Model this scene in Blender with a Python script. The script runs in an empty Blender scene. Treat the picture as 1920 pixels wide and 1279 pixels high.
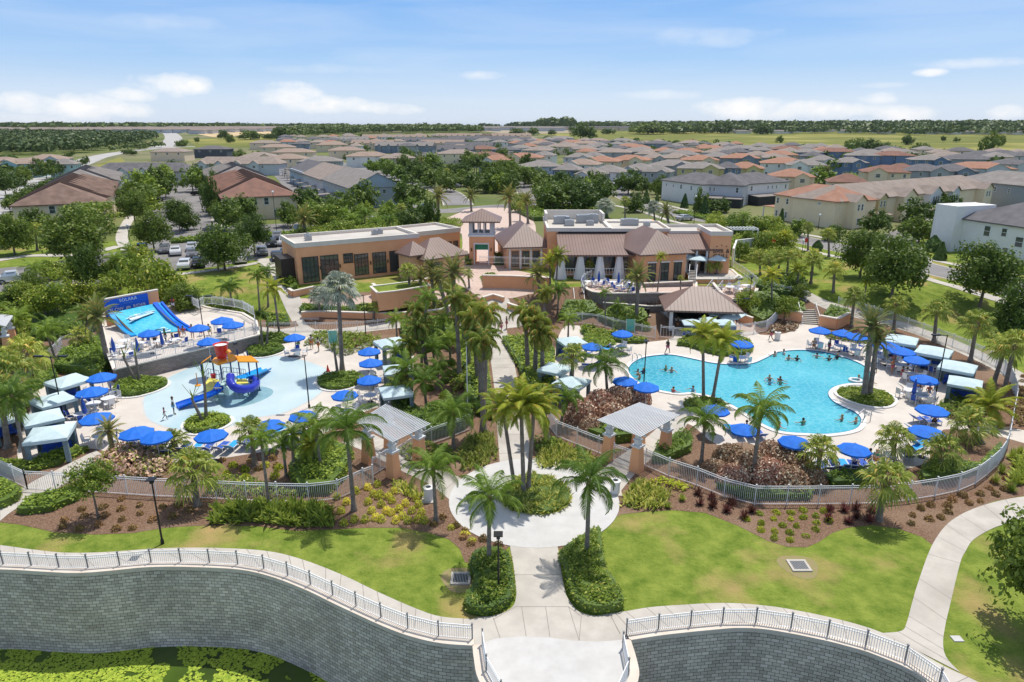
import bpy, bmesh, math, random
from math import sin, cos, tan, atan, atan2, radians, pi, sqrt, hypot, exp
from mathutils import Vector, Matrix, noise
from mathutils.geometry import tessellate_polygon
random.seed(7)
R = random.random
def U(a, b): return a + (b - a) * R()
S = bpy.context.scene
COL = S.collection
# ---------------------------------------------------------------- camera
CZ, PIT, F = 25.0, radians(17.5), 1280.0
cam_d = bpy.data.cameras.new("camera"); cam = bpy.data.objects.new("camera", cam_d); COL.objects.link(cam)
cam.location = (0, 0, CZ); cam.rotation_euler = (radians(90) - PIT, 0, 0)
cam_d.sensor_width = 36; cam_d.lens = 24; cam_d.clip_start = 0.5; cam_d.clip_end = 40000
S.camera = cam
S.view_settings.view_transform = 'Standard'; S.view_settings.look = 'None'
S.view_settings.exposure = 0.16; S.view_settings.gamma = 1
SUN = Vector((0.50, 0.80, 0)).normalized() * cos(radians(68)); SUN.z = sin(radians(68))
sd = bpy.data.lights.new("sun", 'SUN'); sd.energy = 3.75; sd.angle = radians(0.5); sd.color = (1, 0.955, 0.88)
so = bpy.data.objects.new("sun", sd); COL.objects.link(so); so.location = (0, 0, 200)
so.rotation_euler = (-SUN).to_track_quat('-Z', 'Y').to_euler()
# ---------------------------------------------------------------- projection
def ray(u, v):
    a, b = (u - 960) / F, (639.5 - v) / F
    return Vector((a, cos(PIT) + b * sin(PIT), -sin(PIT) + b * cos(PIT)))
def sm(t): t = min(1, max(0, t)); return t * t * (3 - 2 * t)
KN = [84 + i for i in range(14)] + [450 + 75 * i for i in range(17)]
def G0(y): return 3.0 * sm((y - 84) / 13) + 13 * sm((y - 450) / 1200)
def G(y):
    if y <= 84: return 0.0
    if y >= KN[-1]: return G0(1650)
    for a, b in zip(KN, KN[1:]):
        if a <= y <= b: return G0(a) + (G0(b) - G0(a)) * (y - a) / (b - a)
def P(u, v, z):
    d = ray(u, v); t = (z - CZ) / d.z
    return Vector((d.x * t, d.y * t, z))
def T(u, v, off=0.0):
    d = ray(u, v)
    if d.z > -0.004: d.z = -0.004
    f = lambda t: CZ + d.z * t - G(d.y * t)
    lo, t = 0.0, 5.0
    while f(t) > 0 and t < 9000:
        lo = t; t *= 1.02
    hi = t
    for _ in range(30):
        m = (lo + hi) / 2
        if f(m) > 0: lo = m
        else: hi = m
    return Vector((d.x * hi, d.y * hi, G(d.y * hi) + off))
def pix(p):
    d = Vector(p) - Vector((0, 0, CZ)); f = d.y * cos(PIT) - d.z * sin(PIT); up = d.y * sin(PIT) + d.z * cos(PIT)
    return 960 + F * d.x / f, 639.5 - F * up / f
def ZAT(p, v):           # height above base point p whose picture row is v
    k = (639.5 - v) / F; return CZ - p.y * tan(PIT - atan(k)) - 0.0
# ---------------------------------------------------------------- materials
MATS = {}
def nd(nt, typ, **k):
    n = nt.nodes.new(typ)
    for a, b in k.items(): setattr(n, a, b)
    return n
def mat(name, c, rough=0.8, c2=None, scale=3.0, detail=4, bump=0.0, bscale=None, c3=None, s3=0.4, metal=0, spec=0.4, lo=0.35, hi=0.65, lo3=0.5, hi3=0.7, stretch=None, nr=0.5):
    if name in MATS: return MATS[name]
    m = bpy.data.materials.new(name); m.use_nodes = True; nt = m.node_tree; L = nt.links
    b = nt.nodes['Principled BSDF']; b.inputs['Roughness'].default_value = rough; b.inputs['Metallic'].default_value = metal
    b.inputs['Specular IOR Level'].default_value = spec
    b.inputs['Base Color'].default_value = (*c, 1)
    if c2 or bump:
        tc = nd(nt, 'ShaderNodeTexCoord'); src = tc.outputs['Object']
        if stretch:
            mp = nd(nt, 'ShaderNodeMapping'); mp.inputs['Scale'].default_value = stretch; L.new(src, mp.inputs[0]); src = mp.outputs[0]
    if c2:
        no = nd(nt, 'ShaderNodeTexNoise'); no.inputs['Scale'].default_value = scale; no.inputs['Detail'].default_value = detail; no.inputs['Roughness'].default_value = nr; L.new(src, no.inputs['Vector'])
        mr = nd(nt, 'ShaderNodeMapRange'); mr.inputs[1].default_value = lo; mr.inputs[2].default_value = hi; L.new(no.outputs[0], mr.inputs[0])
        mx = nd(nt, 'ShaderNodeMix', data_type='RGBA'); L.new(mr.outputs[0], mx.inputs[0]); mx.inputs[6].default_value = (*c, 1); mx.inputs[7].default_value = (*c2, 1)
        out = mx.outputs[2]
        if c3:
            n3 = nd(nt, 'ShaderNodeTexNoise'); n3.inputs['Scale'].default_value = s3; n3.inputs['Detail'].default_value = 5; L.new(tc.outputs['Object'], n3.inputs['Vector'])
            r3 = nd(nt, 'ShaderNodeMapRange'); r3.inputs[1].default_value = lo3; r3.inputs[2].default_value = hi3; L.new(n3.outputs[0], r3.inputs[0])
            m3 = nd(nt, 'ShaderNodeMix', data_type='RGBA'); L.new(r3.outputs[0], m3.inputs[0]); L.new(out, m3.inputs[6]); m3.inputs[7].default_value = (*c3, 1); out = m3.outputs[2]
        L.new(out, b.inputs['Base Color'])
    if bump:
        nb = nd(nt, 'ShaderNodeTexNoise'); nb.inputs['Scale'].default_value = bscale or scale * 3; nb.inputs['Detail'].default_value = 4; L.new(src, nb.inputs['Vector'])
        bm_ = nd(nt, 'ShaderNodeBump'); bm_.inputs['Strength'].default_value = bump; bm_.inputs['Distance'].default_value = 0.1; L.new(nb.outputs[0], bm_.inputs['Height']); L.new(bm_.outputs[0], b.inputs['Normal'])
    MATS[name] = m; return m
def leafmat(name, a, b2, tr=0.35, rough=0.55, c3=None, f3=0.0):
    """leaf colour varies leaf by leaf (random per island) and plant by plant"""
    if name in MATS: return MATS[name]
    m = bpy.data.materials.new(name); m.use_nodes = True; nt = m.node_tree; L = nt.links
    b = nt.nodes['Principled BSDF']; b.inputs['Roughness'].default_value = rough; b.inputs['Specular IOR Level'].default_value = 0.35
    g = nd(nt, 'ShaderNodeNewGeometry'); oi = nd(nt, 'ShaderNodeObjectInfo')
    mx = nd(nt, 'ShaderNodeMix', data_type='RGBA'); L.new(g.outputs['Random Per Island'], mx.inputs[0]); mx.inputs[6].default_value = (*a, 1); mx.inputs[7].default_value = (*b2, 1)
    out = mx.outputs[2]
    if c3:
        gt = nd(nt, 'ShaderNodeMath', operation='GREATER_THAN'); gt.inputs[1].default_value = 1 - f3
        fr = nd(nt, 'ShaderNodeMath', operation='FRACT'); ml = nd(nt, 'ShaderNodeMath', operation='MULTIPLY'); ml.inputs[1].default_value = 37.7
        L.new(g.outputs['Random Per Island'], ml.inputs[0]); L.new(ml.outputs[0], fr.inputs[0]); L.new(fr.outputs[0], gt.inputs[0])
        m3 = nd(nt, 'ShaderNodeMix', data_type='RGBA'); L.new(gt.outputs[0], m3.inputs[0]); L.new(out, m3.inputs[6]); m3.inputs[7].default_value = (*c3, 1); out = m3.outputs[2]
    hs = nd(nt, 'ShaderNodeHueSaturation'); L.new(out, hs.inputs['Color'])
    mr = nd(nt, 'ShaderNodeMapRange'); mr.inputs[3].default_value = 0.72; mr.inputs[4].default_value = 1.3; L.new(oi.outputs['Random'], mr.inputs[0]); L.new(mr.outputs[0], hs.inputs['Value'])
    mh = nd(nt, 'ShaderNodeMapRange'); mh.inputs[3].default_value = 0.515; mh.inputs[4].default_value = 0.485; L.new(oi.outputs['Random'], mh.inputs[0]); L.new(mh.outputs[0], hs.inputs['Hue'])
    L.new(hs.outputs[0], b.inputs['Base Color'])
    t = nd(nt, 'ShaderNodeBsdfTranslucent'); L.new(hs.outputs[0], t.inputs['Color'])
    ms = nd(nt, 'ShaderNodeMixShader'); ms.inputs[0].default_value = tr; L.new(b.outputs[0], ms.inputs[1]); L.new(t.outputs[0], ms.inputs[2])
    L.new(ms.outputs[0], nt.nodes['Material Output'].inputs['Surface'])
    MATS[name] = m; return m
# ---------------------------------------------------------------- mesh builder
class MB:
    def __init__(s): s.v = []; s.f = []; s.uv = None
    def poly(s, pts):
        n = len(s.v); s.v += [tuple(p) for p in pts]; s.f.append(tuple(range(n, n + len(pts)))); return s
    def box(s, c, d, rz=0, rx=0, ry=0, taper=1.0):
        n = len(s.v); M = Matrix.Rotation(rz, 3, 'Z') @ Matrix.Rotation(rx, 3, 'X') @ Matrix.Rotation(ry, 3, 'Y')
        for z in (-1, 1):
            k = taper if z > 0 else 1
            for x, y in ((-1, -1), (1, -1), (1, 1), (-1, 1)):
                p = M @ Vector((x * d[0] / 2 * k, y * d[1] / 2 * k, z * d[2] / 2)); s.v.append((p.x + c[0], p.y + c[1], p.z + c[2]))
        s.f += [(n + 3, n + 2, n + 1, n), (n + 4, n + 5, n + 6, n + 7)] + [(n + i, n + (i + 1) % 4, n + 4 + (i + 1) % 4, n + 4 + i) for i in range(4)]
        return s
    def bar(s, a, b, w, h=None):
        a, b = Vector(a), Vector(b); d = b - a; h = h or w
        if d.length < 1e-6: return s
        d.normalize(); side = d.cross(Vector((0, 0, 1)))
        if side.length < 1e-3: side = Vector((1, 0, 0))
        side.normalize(); up = side.cross(d).normalized(); n = len(s.v)
        for p in (a, b):
            for i, j in ((-1, -1), (1, -1), (1, 1), (-1, 1)): s.v.append(tuple(p + side * (i * w / 2) + up * (j * h / 2)))
        s.f += [(n + 3, n + 2, n + 1, n), (n + 4, n + 5, n + 6, n + 7)] + [(n + i, n + (i + 1) % 4, n + 4 + (i + 1) % 4, n + 4 + i) for i in range(4)]
        return s
    def tube(s, pts, rs, n=8, caps=True):
        pts = [Vector(p) for p in pts]
        if not hasattr(rs, '__len__'): rs = [rs] * len(pts)
        base = len(s.v); ref = None
        for i, p in enumerate(pts):
            d = (pts[min(i + 1, len(pts) - 1)] - pts[max(i - 1, 0)]).normalized()
            a = d.orthogonal().normalized() if ref is None else (ref - d * ref.dot(d)).normalized(); ref = a; b = d.cross(a)
            for k in range(n):
                q = p + (a * cos(2 * pi * k / n) + b * sin(2 * pi * k / n)) * rs[i]; s.v.append(tuple(q))
        for i in range(len(pts) - 1):
            for k in range(n): s.f.append((base + i * n + k, base + i * n + (k + 1) % n, base + (i + 1) * n + (k + 1) % n, base + (i + 1) * n + k))
        if caps:
            s.f.append(tuple(base + k for k in reversed(range(n)))); e = base + (len(pts) - 1) * n; s.f.append(tuple(e + k for k in range(n)))
        return s
    def prism(s, pts, z0, z1, cap=True):
        """pts: list of (x,y); walls and a top"""
        n = len(s.v); k = len(pts)
        s.v += [(p[0], p[1], z0 if not callable(z0) else z0(p)) for p in pts] + [(p[0], p[1], z1 if not callable(z1) else z1(p)) for p in pts]
        for i in range(k): s.f.append((n + i, n + (i + 1) % k, n + k + (i + 1) % k, n + k + i))
        if cap: s.f.append(tuple(n + k + i for i in range(k)))
        return s
    def lathe(s, prof, c=(0, 0, 0), n=12):
        base = len(s.v)
        for r, z in prof:
            for k in range(n): s.v.append((c[0] + r * cos(2 * pi * k / n), c[1] + r * sin(2 * pi * k / n), c[2] + z))
        for i in range(len(prof) - 1):
            for k in range(n): s.f.append((base + i * n + k, base + i * n + (k + 1) % n, base + (i + 1) * n + (k + 1) % n, base + (i + 1) * n + k))
        return s
    def mesh(s, name, m, smooth=False):
        me = bpy.data.meshes.new(name); me.from_pydata(s.v, [], s.f)
        if m: me.materials.append(m)
        if smooth: me.polygons.foreach_set('use_smooth', [True] * len(me.polygons))
        me.update(); return me
    def build(s, name, m, parent=None, smooth=False, loc=None, rz=0):
        o = bpy.data.objects.new(name, s.mesh(name, m, smooth)); COL.objects.link(o)
        if parent: o.parent = parent
        if loc is not None: o.location = loc
        if rz: o.rotation_euler = (0, 0, rz)
        return o
def fixn(o):
    b = bmesh.new(); b.from_mesh(o.data); bmesh.ops.recalc_face_normals(b, faces=b.faces); b.to_mesh(o.data); b.free(); return o
def struct(o): o['kind'] = 'structure'; return o
def stuff(o, label, cat): o['kind'] = 'stuff'; o['label'] = label; o['category'] = cat; return o
def empty(name, loc=(0, 0, 0), rz=0):
    o = bpy.data.objects.new(name, None); COL.objects.link(o); o.location = loc; o.rotation_euler = (0, 0, rz); o.empty_display_size = 0.3; return o
def tag(o, label, cat, group=None):
    o['label'] = label; o['category'] = cat
    if group: o['group'] = group
    return o
def dup(o, loc=None, rz=None, sc=None, parent=None):
    c = o.copy(); COL.objects.link(c)
    if parent is not None: c.parent = parent
    for ch in list(o.children): dup(ch, parent=c)
    if loc is not None: c.location = loc
    if rz is not None: c.rotation_euler = (0, 0, rz)
    if sc is not None: c.scale = sc if hasattr(sc, '__len__') else (sc, sc, sc)
    return c
class Kind:
    """a prototype thing: the first placing uses the prototype itself, later ones copy it and its parts"""
    def __init__(s, root): s.root = root; s.used = False
    def put(s, loc, rz=0, sc=1.0):
        sc = sc if hasattr(sc, '__len__') else (sc, sc, sc)
        if s.used: return dup(s.root, loc, rz, sc)
        s.used = True; s.root.location = loc; s.root.rotation_euler = (0, 0, rz); s.root.scale = sc; return s.root
    def close(s):
        if not s.used:
            for ch in list(s.root.children_recursive): bpy.data.objects.remove(ch)
            bpy.data.objects.remove(s.root)
# ---------------------------------------------------------------- labels by place
PLACES = []      # (u, v, phrase)
PEND = []
def lab(o, desc, cat, group=None, at=None, place=None):
    o['category'] = cat
    if group: o['group'] = group
    PEND.append((o, desc, at, place)); return o
ORD = 'first second third fourth fifth sixth seventh eighth ninth tenth eleventh twelfth thirteenth fourteenth fifteenth sixteenth seventeenth eighteenth nineteenth twentieth'.split()
def ordw(i): return ORD[i] if i < 20 else ('twenty ' if i < 29 else 'thirty ' if i < 39 else 'forty ') + ORD[(i - 20) % 10]
def finish_labels():
    sets = {}
    bpy.context.view_layer.update()
    for o, desc, at, place in PEND:
        u, v = at if at else pix(o.matrix_world.translation)
        if place is None: place = min(PLACES, key=lambda p: (p[0] - u) ** 2 + ((p[1] - v) * 1.6) ** 2)[2]
        sets.setdefault((desc, place), []).append((u, v, o))
    for (desc, place), L in sets.items():
        if len(L) == 1: L[0][2]['label'] = f"{desc} {place}"; continue
        rows = [('', L)]
        if len(L) > 7:
            L.sort(key=lambda t: t[1]); n = len(L); k = 3 if n > 14 else 2
            cut = [L[i * n // k:(i + 1) * n // k] for i in range(k)]
            rows = list(zip(['back row, ', 'front row, '] if k == 2 else ['back row, ', 'middle row, ', 'front row, '], cut))
        for pre, M in rows:
            M.sort(key=lambda t: t[0])
            for i, (u, v, o) in enumerate(M):
                w = (('leftmost' if i == 0 else 'rightmost' if i == len(M) - 1 else ordw(i) + ' from left') if len(M) > 1 else 'lone one')
                if len(M) == 2: w = 'left one' if i == 0 else 'right one'
                o['label'] = f"{desc} {place}, {pre}{w}"
# ---------------------------------------------------------------- px polygons draped on the land
def cr(pts, n=5, closed=False):
    """Catmull-Rom through 2-D or 3-D points"""
    P_ = [Vector(p) for p in pts]; out = []; k = len(P_)
    for i in range(k if closed else k - 1):
        g = lambda j: P_[j % k] if closed else P_[min(max(j, 0), k - 1)]
        a, b, c, d = g(i - 1), g(i), g(i + 1), g(i + 2)
        for j in range(n):
            t = j / n; out.append(0.5 * ((2 * b) + (c - a) * t + (2 * a - 5 * b + 4 * c - d) * t * t + (3 * b - a - 3 * c + d) * t ** 3))
    if not closed: out.append(P_[-1])
    return out
def px2xy(pts, smooth=0, closed=True):
    q = [T(u, v) for u, v in pts]; q = [Vector((p.x, p.y)) for p in q]
    return cr(q, smooth, closed) if smooth else q
def drape_xy(name, xy, m, off, parent=None, holes=()):
    b = bmesh.new(); xy = [p for i, p in enumerate(xy) if (Vector(p[:2]) - Vector(xy[i - 1][:2])).length > 1e-4]
    bv = [b.verts.new((p[0], p[1], 0)) for p in xy]
    for t in tessellate_polygon([[Vector((p[0], p[1], 0)) for p in xy]]):
        try: b.faces.new([bv[i] for i in t])
        except ValueError: pass
    ys = [p[1] for p in xy]
    for k in KN:
        if min(ys) < k < max(ys): bmesh.ops.bisect_plane(b, geom=b.verts[:] + b.edges[:] + b.faces[:], plane_co=(0, k, 0), plane_no=(0, 1, 0))
    bmesh.ops.triangulate(b, faces=b.faces[:])
    for v in b.verts: v.co.z = G(v.co.y) + off
    bmesh.ops.recalc_face_normals(b, faces=b.faces[:])
    for f in b.faces:
        if f.normal.z < 0: f.normal_flip()
    me = bpy.data.meshes.new(name); b.to_mesh(me); b.free(); me.materials.append(m)
    o = bpy.data.objects.new(name, me); COL.objects.link(o)
    if parent: o.parent = parent
    return o
def drape(name, px, m, off, smooth=0): return drape_xy(name, px2xy(px, smooth), m, off)
def circle_xy(cx, cy, r, n=40, wob=0): return [Vector((cx + (r + wob * sin(3 * t * 2 * pi / n)) * cos(2 * pi * t / n), cy + (r + wob * sin(3 * t * 2 * pi / n)) * sin(2 * pi * t / n))) for t in range(n)]
def inside(x, y, P_):
    c = False; n = len(P_); j = n - 1
    for i in range(n):
        if (P_[i][1] > y) != (P_[j][1] > y) and x < (P_[j][0] - P_[i][0]) * (y - P_[i][1]) / (P_[j][1] - P_[i][1]) + P_[i][0]: c = not c
        j = i
    return c
def resample(pts, step):
    out = [pts[0].copy()]; acc = 0
    for a, b in zip(pts, pts[1:]):
        L_ = (b - a).length; s_ = step - acc
        while s_ <= L_: out.append(a + (b - a) * (s_ / L_)); s_ += step
        acc = (acc + L_) % step if L_ > 0 else acc
        acc = L_ - (s_ - step)
    if (out[-1] - pts[-1]).length > step * 0.3: out.append(pts[-1].copy())
    return out
PLACES += [(100, 760, 'by the left cabanas'), (60, 640, 'at the left edge'), (200, 640, 'beside the surf deck'), (100, 540, 'near the left car park'), (300, 540, 'behind the surf ride'), (480, 540, 'on the left lawn'), (200, 850, 'below the left cabanas'), (400, 860, 'below the splash deck'), (560, 890, 'behind the front left fence'), (660, 930, 'beside the left pergola'), (450, 740, 'on the splash pad'), (630, 640, 'above the splash deck'), (700, 700, 'beside the splash deck cabanas'), (780, 720, 'in the left grove'), (800, 840, 'right of the left pergola'), (890, 700, 'left of the central walk'), (1010, 700, 'right of the central walk'), (1000, 900, 'on the round plaza'), (830, 980, 'left of the round plaza'), (920, 1080, 'left of the entry walk'), (1110, 1060, 'right of the entry walk'),
 (1060, 810, 'beside the right pergola'), (1120, 700, 'left of the swimming pool'), (1250, 690, 'at the pool shallow end'), (1330, 740, 'below the twin palms island'), (1400, 870, 'below the swimming pool'), (1540, 880, 'below the pool loungers'), (1660, 960, 'in the front right bed'), (1760, 870, 'inside the right fence bend'), (1850, 790, 'by the right fence'), (1720, 700, 'beside the right cabanas'), (1620, 740, 'on the right pool island'), (1540, 650, 'above the swimming pool'), (1480, 700, 'in the swimming pool'), (1330, 620, 'at the pool bar'), (1200, 590, 'below the patio wall'), (1060, 540, 'beside the white drapes'), (1120, 530, 'on the patio'), (1340, 510, 'on the upper terrace'), (1480, 500, 'above the upper lawn'), (1560, 540, 'on the upper right lawn'), (1800, 600, 'on the right lawn'), (1740, 460, 'beside the right street'),
 (640, 540, 'before the long wing'), (790, 540, 'before the brown roofed pavilion'), (850, 600, 'at the date palms'), (950, 590, 'at the walk head'), (570, 420, 'behind the long wing'), (700, 420, 'behind the orange wing'), (450, 470, 'in the left car park'), (340, 430, 'by the car park island'), (330, 360, 'in the rear car park'), (260, 390, 'beside the brown row'), (120, 450, 'before the brown row'), (60, 360, 'along the left boulevard'), (140, 300, 'by the far boulevard'), (280, 290, 'at the far boulevard end'), (420, 270, 'in the far fields'), (560, 400, 'beside the rear lane'), (820, 400, 'left of the tower'), (950, 400, 'behind the tower'), (1060, 390, 'behind the clubhouse'), (1200, 390, 'by the street corner'), (1380, 430, 'right of the clubhouse'), (1500, 450, 'along the street'),
 (780, 330, 'in the middle green'), (900, 340, 'beyond the tower'), (1020, 340, 'before the blue house'), (1150, 350, 'before the porch houses'), (1300, 380, 'before the slate houses'), (1560, 400, 'by the cream house'), (1700, 410, 'before the townhouse row'), (1850, 450, 'by the bright white house'), (1100, 250, 'in the pasture middle'), (1300, 250, 'in the pasture'), (1650, 275, 'in the right pasture'), (1850, 275, 'in the far right pasture'), (700, 300, 'beside the middle lane'), (560, 270, 'left of the terraces'), (980, 270, 'right of the terraces'), (1100, 285, 'in the middle suburb'), (1250, 285, 'right of the suburb middle'), (1400, 285, 'in the right suburb'), (1550, 290, 'in the far right suburb'), (1750, 300, 'at the right suburb end'), (1880, 310, 'near the right edge'), (20, 290, 'at the far left'), (850, 250, 'under the skyline'), (700, 255, 'left under the skyline')]
# ================================================================ world sky
W = bpy.data.worlds.new("World"); S.world = W; W.use_nodes = True; wt = W.node_tree; WL = wt.links
bg = wt.nodes['Background']; sky = nd(wt, 'ShaderNodeTexSky', sky_type='NISHITA'); sky.sun_disc = False
sky.sun_elevation = radians(70); sky.sun_rotation = atan2(SUN.x, SUN.y); sky.air_density = 1.0; sky.dust_density = 0.6; sky.ozone_density = 2.2; sky.altitude = 20
bg.inputs['Strength'].default_value = 0.125
def wm(op, a, b=None, c=None, clamp=False):
    n = nd(wt, 'ShaderNodeMath', operation=op); n.use_clamp = clamp
    for i, x in enumerate((a, b, c)):
        if x is None: continue
        if isinstance(x, (int, float)): n.inputs[i].default_value = x
        else: WL.new(x, n.inputs[i])
    return n.outputs[0]
tcw = nd(wt, 'ShaderNodeTexCoord'); sxyz = nd(wt, 'ShaderNodeSeparateXYZ'); WL.new(tcw.outputs['Generated'], sxyz.inputs[0])
AZ = wm('ARCTAN2', sxyz.outputs[0], sxyz.outputs[1]); EL = wm('ARCSINE', sxyz.outputs[2])
cmb = nd(wt, 'ShaderNodeCombineXYZ'); WL.new(wm('MULTIPLY', AZ, 1.0), cmb.inputs[0]); WL.new(wm('MULTIPLY', EL, 1.6), cmb.inputs[1])
nz = nd(wt, 'ShaderNodeTexNoise'); nz.inputs['Scale'].default_value = 17; nz.inputs['Detail'].default_value = 8; nz.inputs['Roughness'].default_value = 0.62; WL.new(cmb.outputs[0], nz.inputs['Vector'])
def azel(u, v):
    d = ray(u, v).normalized(); return atan2(d.x, d.y), math.asin(d.z)
cl = None      # cumulus near the skyline: (u, v, half width px, half height px)
for (u, v, w, h, s_) in [(60, 195, 70, 24, 1), (150, 200, 110, 26, 1), (230, 205, 60, 16, .9), (325, 160, 75, 22, 1), (250, 178, 60, 14, .8), (540, 178, 70, 24, 1), (610, 196, 90, 17, .9), (720, 203, 75, 12, .9), (900, 142, 42, 10, .6), (1400, 205, 100, 22, 1), (1500, 208, 130, 18, .9), (1640, 186, 40, 14, .8), (1700, 213, 70, 16, .9), (1600, 204, 80, 14, .9), (1885, 212, 50, 16, .9), (1745, 135, 32, 8, .8), (1240, 178, 90, 10, .35), (30, 225, 150, 18, .5), (1820, 118, 110, 10, .45), (1340, 70, 130, 18, .28), (620, 130, 120, 10, .2), (320, 40, 120, 16, .22), (1640, 160, 60, 6, .4)]:
    a0, e0 = azel(u, v); a1, _ = azel(u + w, v); _, e1 = azel(u, v - h)
    q = wm('ADD', wm('POWER', wm('MULTIPLY', wm('SUBTRACT', AZ, a0), 1 / (a1 - a0)), 2), wm('POWER', wm('MULTIPLY', wm('SUBTRACT', EL, e0), 1 / (e1 - e0)), 2))
    q = wm('SUBTRACT', 1.15, q); q = wm('ADD', q, wm('MULTIPLY', wm('SUBTRACT', nz.outputs[0], 0.5), 4.2)); q = wm('MULTIPLY', wm('MULTIPLY', q, .62, clamp=True), s_)
    cl = q if cl is None else wm('MAXIMUM', cl, q)
# thin cirrus veils
mpv = nd(wt, 'ShaderNodeMapping'); mpv.inputs['Scale'].default_value = (1.6, 9, 1); WL.new(cmb.outputs[0], mpv.inputs[0])
nv = nd(wt, 'ShaderNodeTexNoise'); nv.inputs['Scale'].default_value = 1.6; nv.inputs['Detail'].default_value = 6; nv.inputs['Distortion'].default_value = 0.5; WL.new(mpv.outputs[0], nv.inputs['Vector'])
veil = wm('MULTIPLY', wm('SUBTRACT', nv.outputs[0], 0.42, clamp=True), 1.5, clamp=True)
hz = wm('MULTIPLY', wm('SUBTRACT', 1.0, wm('MULTIPLY', EL, 5.5), clamp=True), 0.52, clamp=True)     # milky band low down
gr = nd(wt, 'ShaderNodeValToRGB'); WL.new(wm('MULTIPLY', EL, 1 / radians(30), clamp=True), gr.inputs[0]); K_ = 0.1
cr_ = gr.color_ramp; cr_.elements[0].position = 0.0; cr_.elements[0].color = (.70, .79, .92, 1); cr_.elements[1].position = 1.0; cr_.elements[1].color = (.16, .36, .80, 1)
for ps, c_ in ((.06, (.62, .76, .94, 1)), (.16, (.35, .59, .93, 1)), (.30, (.18, .44, .90, 1))): e_ = cr_.elements.new(ps); e_.color = c_
sc_ = nd(wt, 'ShaderNodeVectorMath', operation='SCALE'); sc_.inputs['Scale'].default_value = 1 / .136; WL.new(gr.outputs[0], sc_.inputs[0])
blend = wm('SUBTRACT', 1.0, wm('MULTIPLY', wm('SUBTRACT', EL, .30), 3.0, clamp=True), clamp=True)
mx0 = nd(wt, 'ShaderNodeMix', data_type='RGBA'); dsk = nd(wt, 'ShaderNodeHueSaturation'); dsk.inputs['Saturation'].default_value = .62; WL.new(sky.outputs[0], dsk.inputs['Color']); WL.new(wm('MULTIPLY', blend, .85), mx0.inputs[0]); WL.new(dsk.outputs[0], mx0.inputs[6]); WL.new(sc_.outputs[0], mx0.inputs[7])
mxa = nd(wt, 'ShaderNodeMix', data_type='RGBA'); WL.new(wm('MULTIPLY', veil, .8), mxa.inputs[0]); WL.new(mx0.outputs[2], mxa.inputs[6]); mxa.inputs[7].default_value = (5.4, 6.1, 7.1, 1)
mxb = nd(wt, 'ShaderNodeMix', data_type='RGBA'); WL.new(cl, mxb.inputs[0]); WL.new(mxa.outputs[2], mxb.inputs[6]); mxb.inputs[7].default_value = (7.6, 7.5, 7.4, 1)
WL.new(mxb.outputs[2], bg.inputs['Color'])
# ================================================================ ground materials
M_lawn = mat('lawn_grass', (0.105, 0.165, 0.02), 0.95, c2=(0.235, 0.285, 0.05), scale=0.8, detail=14, nr=.72, bump=0.9, bscale=7, c3=(0.40, 0.28, 0.12), s3=0.22, lo3=0.52, hi3=0.74, spec=0.1, lo=.36, hi=.62)
M_far = mat('land_cover', (0.09, 0.13, 0.035), 0.95, c2=(0.17, 0.19, 0.06), scale=0.02, detail=6, c3=(0.24, 0.21, 0.13), s3=0.006, lo3=0.5, hi3=0.65, spec=0.1)
M_mulch = mat('mulch', (0.15, 0.085, 0.055), 1.0, c2=(0.29, 0.19, 0.13), scale=9, detail=8, bump=0.8, bscale=18, c3=(0.33, 0.24, 0.17), s3=0.14, lo3=0.5, hi3=0.8, spec=0.05)
M_conc = mat('concrete', (0.46, 0.42, 0.37), 0.85, c2=(0.55, 0.51, 0.45), scale=0.7, detail=10, nr=.65, bump=0.08, bscale=30, c3=(0.38, 0.345, 0.30), s3=0.3, lo3=.5, hi3=.75)
M_white = mat('white_concrete', (0.50, 0.485, 0.46), 0.8, c2=(0.58, 0.565, 0.54), scale=0.8, detail=10, nr=.65, bump=0.05, bscale=20)
M_deck = mat('pool_deck_finish', (0.56, 0.50, 0.44), 0.8, c2=(0.65, 0.59, 0.52), scale=0.5, detail=10, nr=.65, c3=(0.53, 0.475, 0.42), s3=0.12, bump=0.05, bscale=25)
M_joint = mat('joint', (0.25, 0.22, 0.19), 0.9)
M_asph = mat('asphalt', (0.20, 0.185, 0.18), 0.9, c2=(0.25, 0.235, 0.225), scale=0.25, detail=6, c3=(0.16, 0.15, 0.145), s3=0.08)
M_paver = mat('paver', (0.52, 0.38, 0.31), 0.85, c2=(0.6, 0.47, 0.4), scale=2.2, detail=5, bump=0.2, bscale=6)
M_pasture = mat('pasture_grass', (0.12, 0.145, 0.035), 0.95, c2=(0.22, 0.215, 0.06), scale=0.014, detail=6, c3=(0.36, 0.32, 0.10), s3=0.007, stretch=(1, 3.5, 1), spec=0.05)
M_sand = mat('bare_sand', (0.62, 0.47, 0.26), 0.95, c2=(0.5, 0.36, 0.18), scale=0.02, detail=4)
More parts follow.
